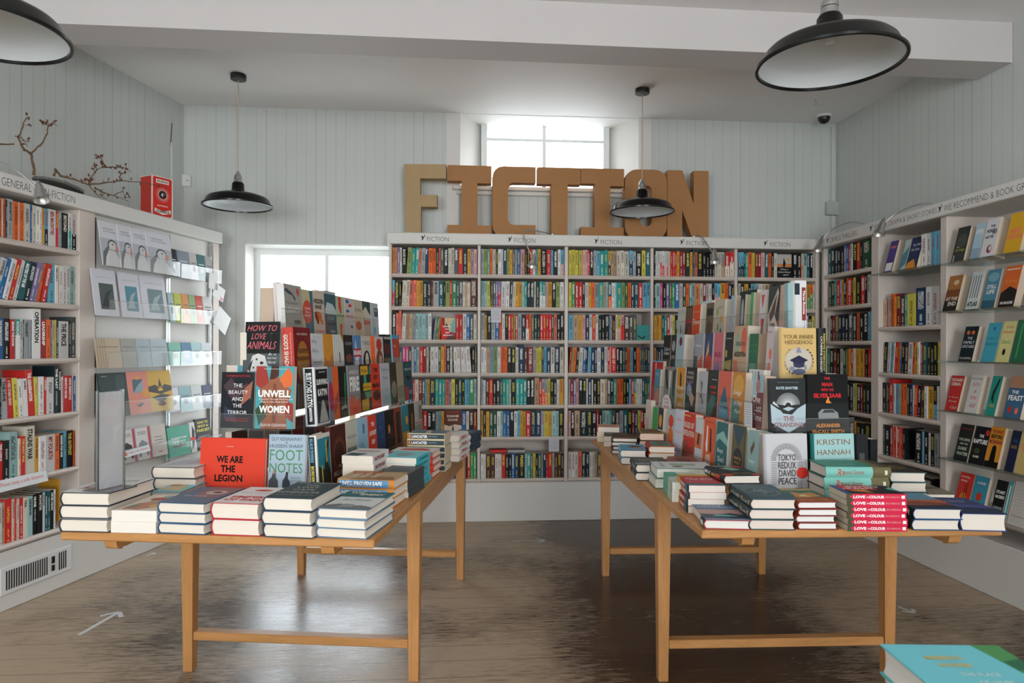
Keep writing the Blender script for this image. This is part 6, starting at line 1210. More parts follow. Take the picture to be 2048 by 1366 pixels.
lst(RT[0], ZT[0] + .0006, .245, -1, 'face-out books on the ' + F0, [
 (1291, 1301, 'd8c9bc', [('r', .2, .1, .3, .6, 'b87a60'), ('r', .5, .1, .6, .6, 'b87a60')], 'oat-coloured paperback with rust bars, furthest on the ' + F0, {'h': .262, 'off': .02}),
 (1305, 1315, '3f9a55', [('r', .2, .6, .7, .7, 'g')], 'leaf green paperback, ' + F0, {'h': .235}),
 (1316, 1326, '30303a', [('r', .1, .4, .9, .5, 'w'), ('e', .5, .7, .3, .15, 'Y')], 'dark paperback with white lettering, ' + F0, {'h': .24}),
 (1335, 1349, 'b9c8c8', [('e', .5, .75, .35, .14, 'd8402c'), ('e', .5, .4, .4, .22, 'd8703c')], 'pale aqua paperback with a red disc, ' + F0, {'t': .05}),
 (1350, 1366, 'd3d5e4', [T('BLAISE', .5, .8, .6, .05, 'x'), T('NIGHT', .5, .55, .8, .05, 'x'), T('SICILY', .5, .2, .8, .06, 'b')], 'lilac-white paperback with faint lettering, ' + F0, {'h': .255}),
 (1367, 1389, 'cf3026', [T('RULES OF', .5, .76, .85, .12, 'W', 1), T('REVELATION', .5, .6, .95, .12, 'W', 1), ('p', [(0, 0), (1, 0), (1, .4), (.6, .3), (.3, .45), (0, .4)], '9a4a3a'), ('r', 0, .93, .6, .95, 'y')], 'scarlet hardback with cream title, ' + F0, {'hard': True, 't': .045, 'ec': 'e0452f', 'h': .25}),
 (1391, 1404, 'd8d8de', [('p', [(0, .4), (1, .4), (1, .7), (0, .72)], 'd8703c'), ('p', [(.4, .7), (.7, .7), (.6, .45), (.3, .5)], '3a2a24')], 'white paperback with an orange desert strip, ' + F0, {'h': .235}),
 (1407, 1429, 'e0582a', [('p', [(.3, .85), (.4, .85), (.42, .6), (.45, .4), (.35, .35), (.25, .5), (.3, .65)], '.'), ('p', [(.6, .8), (.7, .82), (.75, .6), (.8, .4), (.65, .38), (.62, .55)], '_'), ('p', [(.2, .1), (.8, .1), (.7, .35), (.3, .32)], 'd9b8a0'), ('r', .1, .92, .9, .93, 'm')], 'orange hardback with one white and one black figure, ' + F0, {'hard': True, 't': .045, 'ec': 'e0582a', 'h': .25}),
 (1433, 1455, '25666a', [('p', [(0, .75), (.6, .85), (1, .7), (1, .6), (.3, .7), (0, .62)], '8fc0b8'), T('Boys', .4, .48, .5, .1, '.'), T("Don't", .5, .34, .55, .1, '.'), T('Cry', .45, .2, .4, .1, '.'), ('p', [(0, 0), (1, 0), (1, .12), (0, .16)], 'b06a60')], 'sea teal paperback with stormy waves, ' + F0, {'t': .05}),
 (1463, 1491, '4a4a3c', [('r', .05, .03, .95, .97, '2f4a56'), ('p', [(.1, .95), (.5, .6), (.9, .95), (.9, .3), (.1, .3)], '6a5a34'), ('e', .5, .42, .33, .2, '26262a'), T('MANHATTAN', .5, .45, .5, .05, 'Y'), T('PROJECT', .5, .37, .4, .05, 'Y')], 'gilded night-blue hardback with a domed building, ' + F0, {'hard': True, 't': .06, 'ec': 'a8905a', 'h': .25}),
 (1494, 1517, '93b5b4', [('p', [(.3, .7), (.6, .85), (.65, .75), (.4, .6)], '6a4a34'), T('FAMILY', .5, .5, .5, .05, '.'), T('ROOTS', .6, .15, .4, .05, 'y')], 'duck-egg blue hardback, nearest on the ' + F0, {'hard': True, 't': .055, 'ec': 'a9c4c4', 'h': .245, 'off': -.01, 'pg': 'dcc6b6'})])
lst(RE[0], ZT[0] + .0006, .245, -1, None, [
 (1531, 1616, 'c9c8cc', [('rays', .5, .60, .24, .37, 30, '3a3c40', 0, 180)] + [('r', .13, .14 + .028 * k, .26, .146 + .028 * k, '3a3c40') for k in range(16)] + [('r', .74, .14 + .028 * k, .87, .146 + .028 * k, '3a3c40') for k in range(16)] + [('e', .86, .40, .14, .085, 'd8392e'), T('TOKYO', .5, .64, .42, .10, '2a2a2c'), T('REDUX', .5, .52, .42, .10, '2a2a2c'), T('DAVID', .5, .40, .40, .10, '2a2a2c'), T('PEACE', .5, .28, .42, .10, '2a2a2c')], 'light grey hardback with an arch of fine rays and a red dot', {'h': .246, 't': .028, 'hard': True, 'lean': .06}),
 (1627, 1710, '9fc9c8', [T('KRISTIN', .5, .87, .8, .085, '8a5a3a'), T('HANNAH', .5, .71, .8, .085, '8a5a3a'), T('A deeply moving novel of love and strength', .5, .6, .6, .015, 'T'), T('THE', .12, .44, .12, .08, '8a6a4a', 3), T('FOUR', .58, .42, .66, .13, '7a4a34'), T('WINDS', .5, .24, .8, .12, '7a4a34'), ('p', [(.9, .5), (.98, .6), (.96, .42)], 'O')], 'pale aqua hardback with wide-spaced bronze lettering', {'h': .244, 't': .03, 'hard': True, 'sc': '2f7a74', 'lean': .06})])
face(RE[0], 1712, 1738, ZT[0] + .001, .24, .04, '1c1d1f', 'black photographic hardback at the outer end of the fiction stand', [('r', .3, .2, .7, .7, '4a4c50'), ('t', 'OUR', .85, .12, .2, .05, '.', 1, -1.57)], hard=True, lean=.06)
face(RT[3], 1478, 1512, ZT[3] - .01, .245, .03, '26363a', 'dark teal book leaning above the far middle of the fiction stand', [('r', .7, .8, .9, .85, 'Y')], off=0.05)
face(RT[3], 1402, 1423, ZT[3] - .01, .225, .02, 'd3dce6', 'bluish white book behind the orange one on the fiction stand', [('r', .2, .85, .7, .9, 'r')], off=0.04)
# the far flanks of both stands, facing the side walls
for frs, wallname, nm in ((DT, 'window-side stand', 'L'), (RT, 'fiction stand', 'R')):
    for k in range(3):
        v_ = 0.062 * 2 * (3 - k) + 0.12; c_ = random.Random(40 + k + (9 if nm == 'R' else 0))
        xs_ = 0.06 if nm == 'L' else frs[k].x(1530) - 1.16
        for j in range(8):
            wb = 0.128; x = xs_ + j * 0.142; a = c_.choice('kTnRSGqmWs')
            Mf = frs[k].mat(x + wb, v_, ZT[k] + 0.008) @ Matrix.Rotation(math.pi, 4, 'Z') @ Matrix(((1, 0, 0, 0), (0, 0, -1, 0), (0, 1, 0, 0), (0, 0, 0, 1))) @ Matrix.Translation((0, 0, -0.03))
            book('paperback_book', wb, 0.205, 0.03, a, Mf, '%s paperback facing the side wall, %s from one end, %s tier, %s' % (WORD[a], ORD[j], ('lowest', 'middle', 'upper')[k], wallname), 'wall-facing books on the ' + wallname, [T('', .5, .5, .5, .1)][:0], (), False)
# card tags hung on the stands
def tagcard(fr, pa, ya, pb, yb, off, label, oval=False, col='d9dade', ink='8d8f96', name='price_card', cat='card'):
    x0, z1 = fr.hit(pa, ya, off); x1, z0 = fr.hit(pb, yb, off); w, h = x1 - x0, z1 - z0; mb = MB()
    if oval:
        mb.prism([(w / 2 + w / 2 * math.cos(a_), h / 2 + h / 2 * math.sin(a_)) for a_ in [i * math.pi / 14 for i in range(28)]], 0, 0.0012, col)
        for i, s_ in enumerate(('ALL', 'OUR', 'FICTION', 'PICKS', 'HERE')): text(mb, s_, lambda p, q_: (p, -0.0004, q_), w / 2, h * (.82 - .15 * i), w * .5, h * .07, 'd9604f', 1)
    else:
        mb.box(0, w, 0, 0.0010, 0, h, col)
        for i in range(9): mb.box(w * .1, w * .9, -0.0004, 0, h * (.9 - .09 * i), h * (.9 - .09 * i) + h * .02, ink)
    tag(mb.build(name, M=fr.mat(x0, off, z0)), label, cat)
tagcard(RT[1], 1324, 787, 1342, 842, -0.045, 'white oval sticker with red lettering on the fiction stand', True, 'dcdadc')
tagcard(RT[1], 1489, 805, 1504, 858, -0.045, 'small typed white card clipped to the third tier of the fiction stand')

# --- card rack and magazines on the left bookcase
RK = empty('acrylic_card_rack', L.mat(LR[0], 0, 0.5), 'clear acrylic rack of cards and magazines at the window end of the non-fiction bookcase', 'rack')
bpy.context.view_layer.update()
iv = RK.matrix_world.inverted() @ L.mat()
lm = L.x(341)
for x in (LR[0] + .01, lm, LR[1] - .01):
    mb = MB(); mb.box(x - .006, x + .006, 0.008, 0.028, 0.5, 2.08, 'w', 'acrylic_edge'); mb.build('upright_rail', RK, M=iv)
RKZ = [(1.80, 1.795), (1.505, 1.49), (1.20, 1.20), (0.905, 0.885), (0.615, 0.585)]
for k, (za, zb_) in enumerate(RKZ):
    for (a, b_, z) in ((LR[0] + .02, lm - .006, za), (lm + .006, LR[1] - .01, zb_)):
        mb = MB(); mb.box(a, b_, -0.075, 0.006, z - 0.0035, z - 0.0006, 'w', 'acrylic'); mb.build('tray', RK, M=iv)
        mb = MB(); mb.box(a, b_, -0.078, -0.0752, z - 0.003, z + 0.09, 'w', 'acrylic'); mb.build('front_lip', RK, M=iv)
        mb = MB(); mb.box(a, b_, -0.0782, -0.075, z + 0.09, z + 0.0925, 'w', 'acrylic_edge'); mb.build('lip_edge', RK, M=iv)
PUF = lambda c='d9d9df': [('r', 0, 0, 1, .62, 'b9bdc6'), ('r', 0, .62, 1, 1, 'd9dae2'), T('HIDDEN', .42, .84, .5, .035, '4a4c58'), T('SCOTLAND', .5, .78, .62, .035, '4a4c58'), ('p', [(.05, 0), (.1, .25), (.45, .48), (.7, .3), (.95, .12), (1, 0)], 'e4e4e6'), ('p', [(.02, 0), (.08, .3), (.4, .5), (.35, .35), (.2, .2), (.12, 0)], '6f7478'), ('e', .55, .48, .22, .13, '5c6064'), ('e', .56, .46, .18, .11, 'd3d4d6'), ('e', .58, .5, .03, .02, '3a3c40'), ('p', [(.72, .52), (.85, .44), (.8, .33), (.7, .36)], 'd98a80')]
def card(pa, pb, z, h, col, art, label, off=-.05, t=0.006, name='magazine', grp=None, fr=L, lean=math.radians(8)):
    x0, x1 = fr.x(pa, off), fr.x(pb, off)
    o = book(name, x1 - x0 - .001, h, t, col, stand(fr, x0, off, z, lean, 0, t), label, grp, art, (), False, 'e4e2e0'); o['category'] = 'magazine' if name == 'magazine' else 'card' if 'card' in name else 'book'
for k, (a, b_) in enumerate(((206, 246), (243, 273), (270, 303), (300, 348))):
    card(a, b_ if k == 3 else (b_ + 1), 1.801, .265, 'dcdde4', PUF(), 'white bird-cover magazine, %s from the shelf stile, top of the card rack' % ORD[k], off=-.048 - .006 * k, t=.005, grp='bird-cover magazines on the card rack')
for k, (a, b_, c) in enumerate(((192, 240, '4a5654'), (246, 286, '4f8a9c'), (288, 338, '6f8a90'))):
    card(a, b_, 1.506, .275, 'd6d6df', [('r', .25, .14, .85, .7, c), ('p', [(.3, .2), (.5, .5), (.8, .6), (.6, .4), (.7, .2)], '9fb4b8' if k else '2f3836'), T('ELEMENTUM', .52, .83, .7, .035, 's')], 'white magazine with a %s sea picture, second tray of the card rack' % ('dark green', 'bright blue', 'grey')[k], grp='sea-picture magazines')
for k, (a, b_, c) in enumerate(((196, 246, 'c3b199'), (247, 276, 'a3a39a'), (277, 305, 'a9b9c0'), (306, 339, 'b0bec4'))):
    card(a, b_, 1.201, .175, c, [('r', .1, .7, .9, .72, 'S')] + ([('r', .05 + .1 * i, 0, .07 + .1 * i, 1, 'a08a6c') for i in range(4)] if k == 0 else []), '%s booklet on the third tray of the card rack' % ('tan ridged', 'stone grey', 'misty blue', 'blue-grey speckled')[k], name='greeting_card', grp='booklets on the third tray')
card(206, 262, .906, .265, '25383a', [('r', .6, .55, .9, .95, '35494a'), T('THIRD WAY', .2, .93, .2, .02, '.'), ('r', .35, .3, .7, .38, 'c9405a'), ('p', [(.4, .4), (.6, .4), (.5, .6)], '1c2a2c')], 'dark green magazine on the fourth tray of the card rack')
card(262, 303, .906, .265, 'e08a78', [('r', .25, .5, .75, .82, '4a6272'), ('p', [(.25, .5), (.75, .5), (.75, .8), (.45, .65)], '8fa0ac'), ('e', .5, .85, .12, .04, 'e09a3c'), ('e', .8, .48, .14, .1, 'e09a3c'), ('p', [(.35, .2), (.6, .26), (.75, .24), (.5, .16)], '3f5a6a')], 'salmon pink magazine with slate steps and orange discs')
card(303, 349, .906, .265, 'd0a640', [('p', [(.0, .62), (.3, .66), (.5, .55), (.7, .66), (1, .6), (1, .5), (.5, .42), (0, .5)], '3c3a30'), ('p', [(.42, .6), (.5, .82), (.58, .6)], '3c3a30'), ('r', .4, .5, .6, .56, 'd8a62f'), ('p', [(.1, .35), (.5, .42), (.9, .38), (.5, .2)], '4a4a48'), ('e', .5, .18, .18, .05, '6a3a2c')], 'mustard magazine with a dark winged creature')
for k, (a, b_) in enumerate(((246, 276), (278, 306))):
    card(a, b_, .616, .2, 'd9d3d3', [('r', .85, 0, 1, 1, 'b8304a'), T('Shooting', .42, .86, .6, .05, 'k'), T('an Elephant', .42, .8, .6, .05, 'k'), ('p', [(.1, .1), (.15, .5), (.4, .62), (.75, .5), (.8, .1), (.65, .1), (.6, .3), (.3, .3), (.25, .1)], ('2c2a2a', '7d8a86')[k])], 'white booklet with a crimson edge and %s elephant' % ('black', 'grey')[k], name='greeting_card')
card(308, 337, .616, .205, 'cfc4bc', [('r', .2, .5, .8, .52, 'S'), ('r', .25, .4, .75, .42, 'S'), ('r', .2, .6, .75, .62, 'S'), ('r', .4, .12, .65, .15, 'r')], 'oatmeal booklet with pencilled lines on the fifth tray', name='greeting_card')
CD = [(341, 358, 1.796, .19, '22292b', 'black'), (360, 382, 1.796, .19, '8a93a0', 'silver'), (384, 398, 1.796, .19, 'c9c4c4', 'pearl'), (399, 414, 1.796, .19, '3f7276', 'teal'), (415, 428, 1.796, .19, 'a9a8a8', 'grey'),
 (342, 352, 1.491, .2, 'a9bfc4', 'pale blue'), (354, 368, 1.491, .2, 'b8bf4a', 'lime'), (369, 382, 1.491, .2, 'd8904a', 'orange'), (383, 396, 1.491, .2, '8fa878', 'sage'), (397, 410, 1.491, .2, 'cf5a4c', 'red'), (411, 429, 1.491, .2, 'dedede', 'white'),
 (342, 366, 1.201, .155, '7fbda8', 'mint green'), (367, 386, 1.201, .155, '5a86a8', 'steel blue'), (387, 406, 1.201, .155, 'a9ccd0', 'icy'), (407, 427, 1.201, .155, 'cdd3d8', 'pearl grey'),
 (341, 362, .886, .165, 'd9d9de', 'white framed'), (363, 386, .886, .165, '8fb4b8', 'sea blue'), (387, 408, .886, .165, 'c9cdcd', 'off-white'), (409, 428, .886, .165, '3f4a66', 'indigo')]
for a, b_, z, h, c, nm in CD:
    card(a, b_, z, h, c, [('r', .15, .6, .85, .63, '.' if lum(c) < .3 else 'S'), ('e', .5, .4, .22, .12, 'S' if lum(c) > .3 else 's')], '%s card in the window-end column of the card rack, %s tray' % (nm, {1.796: 'top', 1.491: 'second', 1.201: 'third', .886: 'fourth'}[z]), t=.008, name='greeting_card', grp='cards in the window-end column, %s tray' % {1.796: 'top', 1.491: 'second', 1.201: 'third', .886: 'fourth'}[z])
card(341, 384, .586, .2, '4fa890', [T('EVERYONE', .5, .6, .7, .06, 'w', 1), T('SPEAKS', .5, .48, .6, .06, 'w', 1), ('r', .2, .3, .8, .38, '6a4a3a')], 'jade green booklet on the bottom tray of the card rack', name='paperback_book', t=.02)
card(385, 396, .586, .21, 'd8d8d4', [('p', [(.1, .1), (.5, .9), (.9, .7), (.6, .2)], '_'), ('r', 0, .4, 1, .5, 'r')], 'black and white patterned booklet beside the jade green one', name='paperback_book', t=.012)
card(397, 427, .586, .225, '141416', [T('HOW TO', .5, .88, .7, .08, 'y', 1), T('SPOT A', .5, .76, .7, .08, 'y', 1), T('FASCIST', .5, .63, .86, .09, 'y', 1), T('UMBERTO', .5, .42, .8, .08, 's'), T('ECO', .5, .25, .6, .12, 's')], 'black booklet with yellow block title on the bottom tray', name='paperback_book', t=.012)
strip_notice(L, 246, 903, 298, 889, -0.082, 0.04, 'white strip notice with red lettering on the fifth tray of the card rack', 'keep a safe distance')
for (pa, ya, pb, yb, rot, lab) in ((427, 570, 449, 600, 0.35, 'white note with a pink stamp clipped at the end of the card rack'), (431, 620, 458, 662, 0.55, 'lower white note dangling at the end of the card rack'), (418, 545, 436, 580, 0.1, 'small white slip on the end of the card rack top tray')):
    p0, p1 = L.hit(pa, ya, -.09), L.hit(pb, yb, -.09); w, h = abs(p1[0] - p0[0]), abs(p0[1] - p1[1]); mb = MB(); mb.box(-w / 2, w / 2, 0, .0008, -h / 2, h / 2, 'dcdcdc')
    if 'pink' in lab: mb.box(w * .2, w * .45, -.0004, 0, -h * .45, -h * .2, 'd98a94')
    tag(mb.build('paper_note', M=L.mat((p0[0] + p1[0]) / 2, -.09, (p0[1] + p1[1]) / 2) @ Matrix.Rotation(rot, 4, 'Y')), lab, 'note')

# --- face-out books in the WE RECOMMEND bay
RG = 'recommended shelf'
def rec(z, items, tname):
    for k, (pa, pb, h, col, art, lab, t) in enumerate(items):
        face(R, pa, pb, z + .001, h, t, col, lab + ', ' + tname, art, (), off=-.03, lean=math.radians(14), page='d9c6b0', grp='face-out books on the %s' % tname)
rec(RZ[2][0], [
 (1911, 1936, .205, '2f332e', [('e', .5, .6, .4, .2, '454a42'), T('The', .3, .42, .25, .05, 'W'), T('Darlings', .5, .33, .8, .09, 'b9c04a', 3), ('r', .1, 0, .2, .2, 's')], 'dark moss paperback with yellow-green script', .03),
 (1948, 1966, .205, 'a9c8d8', [T('FFI', .5, .75, .7, .14, 'w', 1), ('r', 0, 0, 1, .3, '8fa8c0')], 'sky blue paperback', .03),
 (1969, 1996, .215, 'd9dade', [T('THE', .5, .8, .35, .06, 'k', 1), T('HUNGRY', .5, .68, .75, .09, 'k', 1), T('AND THE', .4, .52, .6, .07, 'k', 1), T('FAT', .75, .62, .35, .08, 'k', 1), ('e', .6, .2, .18, .11, 'R'), ('e', .65, .22, .1, .07, 'd9dade')], 'white paperback with black title and red crest', .07),
 (2016, 2050, .215, 'dba820', [T('HEAT', .5, .55, .7, .12, 'x', 1), T('STROKE', .5, .4, .9, .12, 'x', 1)], 'bright yellow paperback', .06)], 'top recommended shelf')
rec(RZ[2][1], [
 (1894, 1921, .21, '7a4a2a', [('r', 0, .6, 1, 1, 'a8703c'), ('r', 0, 0, 1, .3, '231c18'), T('AT THE', .5, .34, .85, .1, 'W', 1), T('END', .6, .2, .6, .12, 'W', 1), ('e', .6, .8, .2, .07, 'd8c09a')], 'brown sunset paperback with cream title', .05),
 (1940, 1964, .215, 'cfd8d8', [('r', .15, .3, .2, .9, 'k'), ('r', .35, .3, .4, .9, 'k'), ('r', .55, .3, .6, .9, 'k'), ('r', .75, .3, .8, .9, 'k'), T('ATLAS', .5, .14, .85, .12, 'k', 1)], 'white paperback with wavy black bars', .03),
 (1971, 1998, .215, '4f88a0', [T('STILL', .5, .55, .7, .1, 'w', 1), T('LIFE', .5, .42, .6, .1, 'w', 1), ('e', .5, .8, .4, .12, '7aa8b8'), ('r', 0, 0, 1, .2, '2f5a70')], 'sea blue paperback', .04),
 (2006, 2038, .22, 'd8672a', [('p', [(0, 0), (1, 0), (1, .4), (.5, .5), (0, .35)], '201a1a'), ('r', .1, .9, .9, .93, 'W'), T('THE ABSTAINER', .5, .62, .8, .05, 'Y'), T('IAN McGUIRE', .5, .1, .8, .07, 'w', 1)], 'orange dusk paperback', .04)], 'second recommended shelf')
rec(RZ[2][2], [
 (1926, 1953, .2, '16262c', [('e', .3, .82, .12, .06, 'd8703c'), ('e', .65, .82, .12, .06, 'd8703c'), T('THE', .5, .66, .35, .07, '.'), T('FAMILY', .5, .54, .8, .08, '.'), T('UPSTAIRS', .5, .42, .9, .08, '.'), T('LISA JEWELL', .5, .08, .85, .07, '.')], 'midnight blue paperback with lit windows', .03),
 (1972, 1999, .215, '45a8bc', [T('A SERIES OF', .5, .6, .8, .05, 'T'), T('BEING YOU', .5, .45, .8, .06, 'T'), ('e', .5, .85, .1, .05, 'b')], 'turquoise paperback', .04),
 (2002, 2027, .22, 'd9d48f', [T('Dolly', .6, .85, .6, .08, 'r', 0), T('Alderton', .5, .74, .85, .08, 'r', 0), T('Ghosts', .5, .5, .75, .1, 'g', 0), ('e', .5, .25, .12, .08, 'k')], 'primrose paperback with red author name', .03),
 (2030, 2062, .225, '2f6a4a', [('r', .3, .1, .4, .9, 'g')], 'emerald paperback', .04)], 'third recommended shelf')
rec(RZ[2][3], [
 (1899, 1924, .205, 'c5322f', [T('RICHARD', .5, .88, .85, .09, 'W', 1), T('OSMAN', .45, .76, .75, .1, 'W', 1), T('The Thursday', .5, .38, .8, .05, 'W', 3), T('Murder', .5, .27, .7, .05, 'W', 3), T('Club', .65, .1, .5, .08, 'W', 3)], 'red paperback with large name and script title', .06),
 (1938, 1963, .215, 'd8d5d2', [T('KILEY REID', .5, .9, .85, .05, 'k'), T('SUCH', .5, .75, .6, .09, 'c5244a', 3), T('A', .5, .57, .2, .09, 'c5244a', 3), T('FUN', .5, .4, .5, .09, 'c5244a', 3), T('AGE', .55, .2, .5, .1, 'c5244a', 3)], 'white paperback with crimson hand lettering and teal edge', .035),
 (1980, 2000, .215, '2a9486', [('p', [(.3, .6), (.7, .95), (.8, .9), (.5, .5), (.6, .3), (.3, .4)], '16302c'), T('MEN', .5, .25, .5, .08, 'Y')], 'sea green paperback with a black swallow', .06),
 (2017, 2052, .22, '3f6888', [('r', 0, .72, 1, 1, 'b08468'), T('THE', .4, .62, .4, .08, '.', 1), T('FEAST', .5, .48, .85, .13, '.', 1), ('e', .3, .2, .1, .08, 'r'), ('e', .7, .18, .1, .08, 'x')], 'seaside blue paperback with white title', .04)], 'fourth recommended shelf')
rec(RZ[2][4], [
 (1917, 1944, .21, '1f2624', [('r', .1, .85, .9, .9, '6a2a2a'), T('THE DEVIL', .5, .58, .85, .07, 'b9c8b0', 1), T('AND THE', .5, .47, .6, .05, 'b9c8b0', 1), T('DARK', .5, .34, .7, .09, 'b9c8b0', 1), T('WATER', .55, .2, .85, .09, 'b9c8b0', 1)], 'green-black paperback with greenish title', .03),
 (1947, 1977, .21, '18191b', [T('THE', .5, .75, .3, .08, '.', 1), T('RAPTURE', .5, .6, .9, .12, '.', 1), ('e', .85, .85, .13, .08, 'c5342c'), ('e', .4, .35, .2, .08, '3a4a30'), T('CLAIRE', .4, .2, .4, .06, 'w', 1)], 'black paperback with tall white title and red sticker', .03),
 (1978, 2006, .22, 'd8902f', [T('THE NIGHT', .5, .88, .8, .08, 'R', 1), T('BEFORE', .5, .76, .8, .1, '_', 1), T('MORNING', .5, .63, .9, .1, 'R', 1), ('p', [(.3, .15), (.35, .5), (.5, .56), (.65, .5), (.7, .15)], '_'), ('r', 0, 0, 1, .15, '_')], 'amber paperback with a bandstand silhouette', .04),
 (2020, 2038, .215, '1c2440', [T('WE', .5, .75, .5, .08, 'b'), T('RATE', .5, .6, .6, .08, 'Y')], 'navy paperback', .03),
 (2040, 2066, .22, 'c9b070', [T('W', .5, .6, .7, .2, 'x')], 'straw-coloured paperback', .03)], 'fifth recommended shelf')
rec(RZ[2][5], [
 (1917, 1945, .205, 'cf3a30', [T('exciting', .4, .88, .6, .06, '.'), T('times', .35, .78, .45, .06, '.'), ('e', .5, .3, .25, .16, 'd8802f'), ('r', .5, .3, .53, .7, '_'), ('r', .65, .35, .68, .72, '_')], 'tomato red paperback with drawn matches', .03),
 (1947, 1975, .205, '3f93b0', [T('A GOOD', .5, .82, .6, .07, '.', 1), T('NEIGHBOURHOOD', .5, .2, .9, .08, '.', 1), ('e', .5, .45, .2, .12, 'c5452c')], 'azure paperback with a red bird', .03),
 (1990, 2012, .21, '191a1c', [T('STUART', .5, .7, .8, .08, '.', 1), T('MACBRIDE', .5, .58, .8, .08, '.', 1), T('SAWBONES', .5, .3, .85, .08, 's', 1)], 'black thriller paperback', .03),
 (2014, 2022, .215, '3fa8b0', [('r', .3, .2, .6, .9, 'w')], 'narrow turquoise paperback', .02),
 (2026, 2060, .225, 'c9c5c0', [('r', .1, .15 + .06 * 1, .9, .16 + .06, 'S')] + [('r', .15, .1 + .07 * k, .7, .105 + .07 * k, '8a8884') for k in range(11)], 'printed white leaflet pad', .05)], 'lowest recommended shelf')
# leaning books on the glass poetry shelf
for k, (pa, pb, h, col, art, lab) in enumerate((
 (1776, 1792, .215, '4f3d84', [T('POEMS', .5, .8, .7, .08, 'x', 1), ('r', .1, .05, .9, .3, 'w')], 'violet poetry book with coral lettering on the glass shelf of the poetry bay'),
 (1806, 1817, .2, 'b9c8c8', [('p', [(0, 0), (1, .2), (1, .8), (0, .5)], '4f8a98')], 'misty poetry book beside the violet one on the glass shelf'),
 (1819, 1842, .205, '22305a', [('p', [(0, 0), (.9, 0), (.6, .3), (.1, .2)], 'e0902f'), T('The Wild', .55, .75, .7, .08, '.', 3), T('We Climb', .5, .6, .7, .08, '.', 3), ('p', [(.7, .95), (1, 1), (1, .8)], 'r')], 'navy poetry book with orange flash on the glass shelf of the poetry bay'))):
    face(R, pa, pb, RZ[1][0] + .001, h, .045 if k == 0 else .03, col, lab, art, (), off=-.03, lean=math.radians(15), page='d9c9b4')
# ------------------------------------------------------------------ cardboard letters
def letter(ch, pa, pb, parts, lab, mat='cardboard', dy=0.0, rot=0.0):
    zb = 2.1858; yb = 0.10 + dy; x0, x1 = B.x(pa, yb, 400), B.x(pb, yb, 400); w = x1 - x0; h = 0.545; t = 0.085
    mb = MB(); NB = []
    for outline in parts:
        if isinstance(outline, tuple):                # outline with a hole
            o_, i_ = outline; n_ = len(o_)
            v = [(a * w, 0, b_ * h) for a, b_ in o_ + i_] + [(a * w, t, b_ * h) for a, b_ in o_ + i_]; f = []
            for k in range(n_):
                j = (k + 1) % n_
                f += [(k, j, j + n_, k + n_), (2 * n_ + k, 3 * n_ + k, 3 * n_ + j, 2 * n_ + j), (k, 2 * n_ + k, 2 * n_ + j, j), (n_ + k, n_ + j, 3 * n_ + j, 3 * n_ + k)]
            mb.mesh(v, f, 'w', mat)
        else:
            k = len(outline); mb.prism([(a * w, b_ * h) for a, b_ in outline], 0, t, 'w', mat)
    o = mb.build('cardboard_letter', M=B.mat(x0, yb, zb) @ Matrix.Rotation(rot, 4, 'Z')); tag(o, lab, 'letter', 'cardboard letters spelling FICTION')
rc = lambda x0, x1, y0, y1: [(x0, y0), (x1, y0), (x1, y1), (x0, y1)]
letter('F', 808, 893, [[(.04, 0), (.40, 0), (.40, .40), (.78, .40), (.78, .57), (.38, .57), (.38, .80), (.99, .80), (.99, 1), (0, 1)]], 'pale kraft cardboard capital F at the window end', 'cardboard_pale', rot=-0.06)
I_ = [(0, 0), (1, 0), (1, .155), (.68, .155), (.68, .75), (1, .75), (1, 1), (0, 1), (0, .78), (.32, .78), (.32, .155), (0, .155)]
letter('I', 895, 983, [I_], 'cardboard capital I between the F and the C')
def arc(cx, cy, rx, ry, a0, a1, n_=7): return [(cx + rx * math.cos(math.radians(a0 + (a1 - a0) * i / (n_ - 1))), cy + ry * math.sin(math.radians(a0 + (a1 - a0) * i / (n_ - 1)))) for i in range(n_)]
letter('C', 985, 1073, [[(.98, 0), (.98, .17), (.55, .17)] + arc(.47, .25, .12, .08, 270, 180, 4) + [(.35, .68)] + arc(.47, .68, .12, .09, 180, 90, 4) + [(.62, .77), (.98, .77), (.98, 1), (.30, 1)] + arc(.24, .85, .24, .15, 90, 180, 5) + [(0, .15)] + arc(.24, .15, .24, .15, 180, 270, 5)], 'cardboard capital C in the cut-out sign')
letter('T', 1075, 1161, [[(.32, 0), (.70, 0), (.70, .76), (1, .76), (1, 1), (0, 1), (0, .76), (.32, .76)]], 'cardboard capital T, middle letter of the sign')
letter('I', 1162, 1248, [I_], 'cardboard capital I between the T and the O')
def rr(x0, x1, y0, y1, rx, ry): return arc(x1 - rx, y0 + ry, rx, ry, 270, 360, 5) + arc(x1 - rx, y1 - ry, rx, ry, 0, 90, 5) + arc(x0 + rx, y1 - ry, rx, ry, 90, 180, 5) + arc(x0 + rx, y0 + ry, rx, ry, 180, 270, 5)
letter('O', 1250, 1334, [(rr(0, 1, 0, 1, .28, .17), rr(.36, .64, .18, .77, .12, .08))], 'cardboard capital O behind the small pendant lamp')
letter('N', 1335, 1417, [[(0, 0), (.36, 0), (.36, .42), (.62, 0), (1, 0), (1, 1), (.64, 1), (.64, .52), (.36, 1), (0, 1)]], 'cardboard capital N ending the sign')

